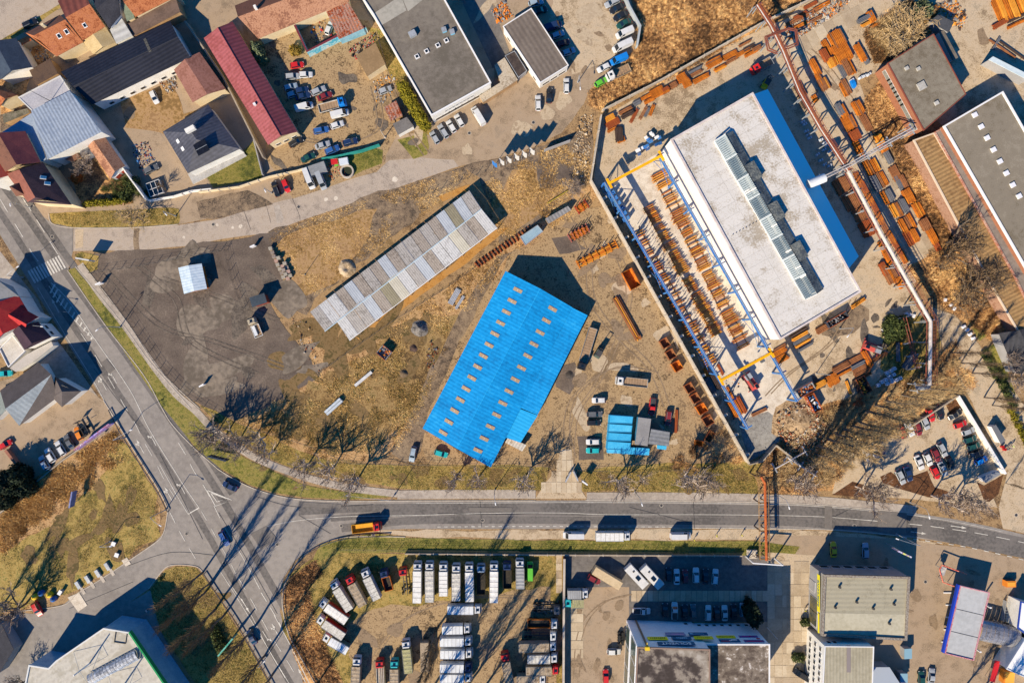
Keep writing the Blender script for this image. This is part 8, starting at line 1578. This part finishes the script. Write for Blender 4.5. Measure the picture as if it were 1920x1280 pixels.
# ------------------------------------------------------------------ ground cover (nobody could count it)
gb = M('grass_blades', ['#46451f', '#6b5a2c', '#85703c', '#967f50', '#5a5826'], (.08, 1.5), detail=6); gbg = M('grass_blades_green', ['#444a1f', '#5c5c26', '#766c34'], (.1, 1.5)); gbd = M('dry_grass_blades', ['#6b5028', '#957442', '#b8955c', '#c9aa74'], (.08, 1.5)); scb = M('scrub_twigs', ['#3d2c1c', '#6b4d30', '#8f6c44', '#a98a5c'], (.08, 1.2)); reed = M('reed_straw', ['#a07c48', '#c9a870', '#8a6838'], (.1, 2))
def cover(name, label, s, n, mat, blades=4, h=.25, sp=.5, wd=.06, clump=0):
    poly = P(s); X, Y = scatter(poly, n)
    if clump:
        k = np.array([mnoise(Vector((x*.16, y*.16, 3.3)))+.5*mnoise(Vector((x*.5, y*.5, 7.7))) > clump-.25 for x, y in zip(X, Y)]); X = X[k]; Y = Y[k]
    tri_mesh(name, tufts(X, Y, .03, blades, h, sp, wd), mat, label=label)
cover('grass', 'green grass of the roadside verge', '127,507 140,503 229,612 281,683 358,768 400,815 455,855 560,905 640,922 740,931 661,934 568,930 513,921 463,904 415,877 365,834', 6000, gbg, 4, .2, .6, .06)
cover('grass', 'mixed grass between the path and the field', '385,785 410,800 480,840 560,880 700,904 780,917 1015,920 1028,880 960,873 700,872 560,850 440,790', 8000, gb, 4, .25, .6, .07); cover('grass', 'grass east of the driveway', '1088,882 1426,872 1424,924 1260,921 1095,920', 5000, gb, 4, .3, .6, .07)
cover('grass', 'grass verge above the lorries', '600,1024 651,1010 770,1012 1425,1018 1500,1026 1490,1034 640,1032', 5000, gbg, 4, .2, .6, .06); cover('grass', 'verge grass by the old street', '95,402 325,391 335,405 330,419 136,424', 2600, gb, 4, .2, .5, .06)
cover('dry_grass', 'golden dry grass of the field', '599,702 700,640 860,520 960,440 1060,380 1085,398 1010,440 945,500 860,600 780,790 740,850 560,860 440,790', 14000, gbd, 4, .35, .8, .08, .2); cover('dry_grass', 'olive patches in the field', '640,690 850,600 790,760 720,850 600,850 480,815 560,745', 9000, gb, 4, .3, .7, .07, .25)
cover('dry_grass', 'dry meadow grass in the south-west', '0,985 60,905 205,815 250,862 300,950 296,1005 188,1076 60,1138 0,1160', 5000, gb, 4, .3, .7, .08, .3); cover('grass', 'green meadow patches in the south-west', '40,1060 200,900 250,870 298,960 290,1005 188,1074', 9000, gb, 4, .2, .6, .06, .2)
cover('reeds', 'tall straw reeds below the house forecourt', '0,975 60,915 120,868 215,812 228,850 228,880 190,900 150,925 110,955 60,990 0,1040', 9000, reed, 5, .8, 1.1, .09, .15); cover('grass', 'grass of the poplar verge', '285,1104 330,1064 367,1066 404,1115 470,1220 500,1280 400,1280 300,1180', 7000, gb, 4, .3, .7, .07)
cover('dry_grass', 'brown dry cover at the truck park corner', '534,1110 548,1082 592,1050 604,1074 578,1100 590,1160 640,1280 590,1280 548,1210', 7000, scb, 4, .4, .8, .09); cover('grass', 'thin grass of the truck park edge', '600,1050 640,1038 1050,1042 1050,1090 980,1110 700,1100 620,1110 600,1160', 7000, gb, 3, .18, .6, .05, .3)
cover('scrub', 'brown scrub twigs north of the steel yard', '1195,-20 1530,-20 1460,32 1420,52 1330,108 1200,170 1130,205 1106,196 1110,172 1165,130 1196,92', 26000, scb, 4, .5, 1.3, .08, .12); cover('scrub', 'straw and twigs on the scrub slope', '1450,845 1540,765 1640,742 1740,692 1790,640 1828,720 1700,795 1600,850 1560,918 1430,922', 22000, scb, 4, .5, 1.3, .08, .12); cover('scrub', 'dry weeds by the tan-roofed hall', '1667,268 1712,262 1800,432 1850,540 1895,605 1858,635 1790,588 1722,528 1702,500 1758,470 1700,350', 14000, scb, 5, .7, 1.0, .08, .1)
cover('scrub', 'dry weeds beside the brick annex', '1620,190 1650,155 1730,245 1700,258 1640,258', 2600, scb, 5, .6, .9, .07); cover('scrub', 'tan scrub around the big bare tree', '1620,62 1700,2 1758,20 1745,58 1660,113 1642,118', 5000, scb, 5, .9, 1.1, .08)
cover('dry_grass', 'straw tufts along the striped shed', '500,440 600,405 693,374 768,348 870,318 878,332 800,398 700,468 590,558', 7000, gbd, 4, .2, .7, .06, .3); cover('dry_grass', 'weeds around the clay patch', '905,330 1000,290 1100,240 1110,335 1070,368 940,470', 6000, gbd, 4, .3, .7, .07, .25); cover('grass', 'garden grass by the villa', '388,332 445,294 478,264 490,333 400,350', 2600, gbg, 4, .12, .5, .05); cover('grass', 'grass between the halls', '692,54 722,62 765,150 812,255 800,250 770,200 730,140', 2000, gb, 4, .25, .5, .06); cover('grass', 'grass of the pond garden', '626,300 700,279 715,284 714,305 662,328', 1200, gbg, 4, .15, .5, .05)
cover('grass', 'grass by the green bush', '1657,640 1700,592 1750,592 1760,640 1750,700 1700,726', 3000, gb, 4, .3, .7, .07)
# bushes of the scrubland, each a bundle of twigs; together one thicket
def thicket(label, s, n, mat, rmin=.8, rmax=2.4, hh=2.2, tw=34):
    poly = P(s); X, Y = scatter(poly, n); out = []
    for x, y in zip(X, Y):
        r = random.uniform(rmin, rmax); k = tw; a = RN.uniform(0, 6.283, k); u = RN.uniform(.15, 1, k)**.7; dirv = np.stack([np.cos(a)*u*r, np.sin(a)*u*r, (1.15-u*.6)*hh*r/rmax*RN.uniform(.6, 1.1, k)], 1); b0 = np.stack([x+np.cos(a)*.1, y+np.sin(a)*.1, np.full(k, .03)], 1)
        s0 = b0+dirv*RN.uniform(0, .35, k)[:, None]; e = b0+dirv+RN.normal(0, .12, (k, 3)); w_ = np.stack([-np.sin(a), np.cos(a), np.zeros(k)], 1)*.05; out.append(np.stack([s0-w_, s0+w_, e], 1)); m = s0+(e-s0)*.5; e2 = e+RN.normal(0, .35, (k, 3)); out.append(np.stack([m-w_*.7, m+w_*.7, e2], 1))
    tri_mesh('thicket', np.concatenate(out), mat, label=label)
thicket('bare brown thicket on the scrubland', '1195,-20 1530,-20 1460,30 1420,50 1330,102 1200,164 1135,200 1112,192 1125,165 1165,135 1196,95', 520, scb); thicket('bare tan thicket on the scrub slope', '1460,845 1545,770 1640,745 1740,700 1790,660 1815,720 1700,785 1600,840 1565,912 1440,915', 420, twig_t); thicket('bare brushwood by the tan-roofed hall', '1670,272 1712,268 1795,432 1845,540 1885,605 1850,625 1790,580 1725,520 1760,470 1702,350', 190, scb)
thicket('dense tan brushwood around the big bare tree', '1625,65 1690,10 1745,25 1735,62 1662,108', 110, twig_t, 1, 2.6, 3.5, 44); thicket('bare shrubs at the wall foot below the skips', '1250,870 1310,830 1350,800 1392,868 1300,885', 60, scb, .7, 1.6, 1.2); thicket('dark hedge growth by the corner garden', '185,360 235,320 285,365 240,380', 60, leafG, .8, 1.6, 1.6)
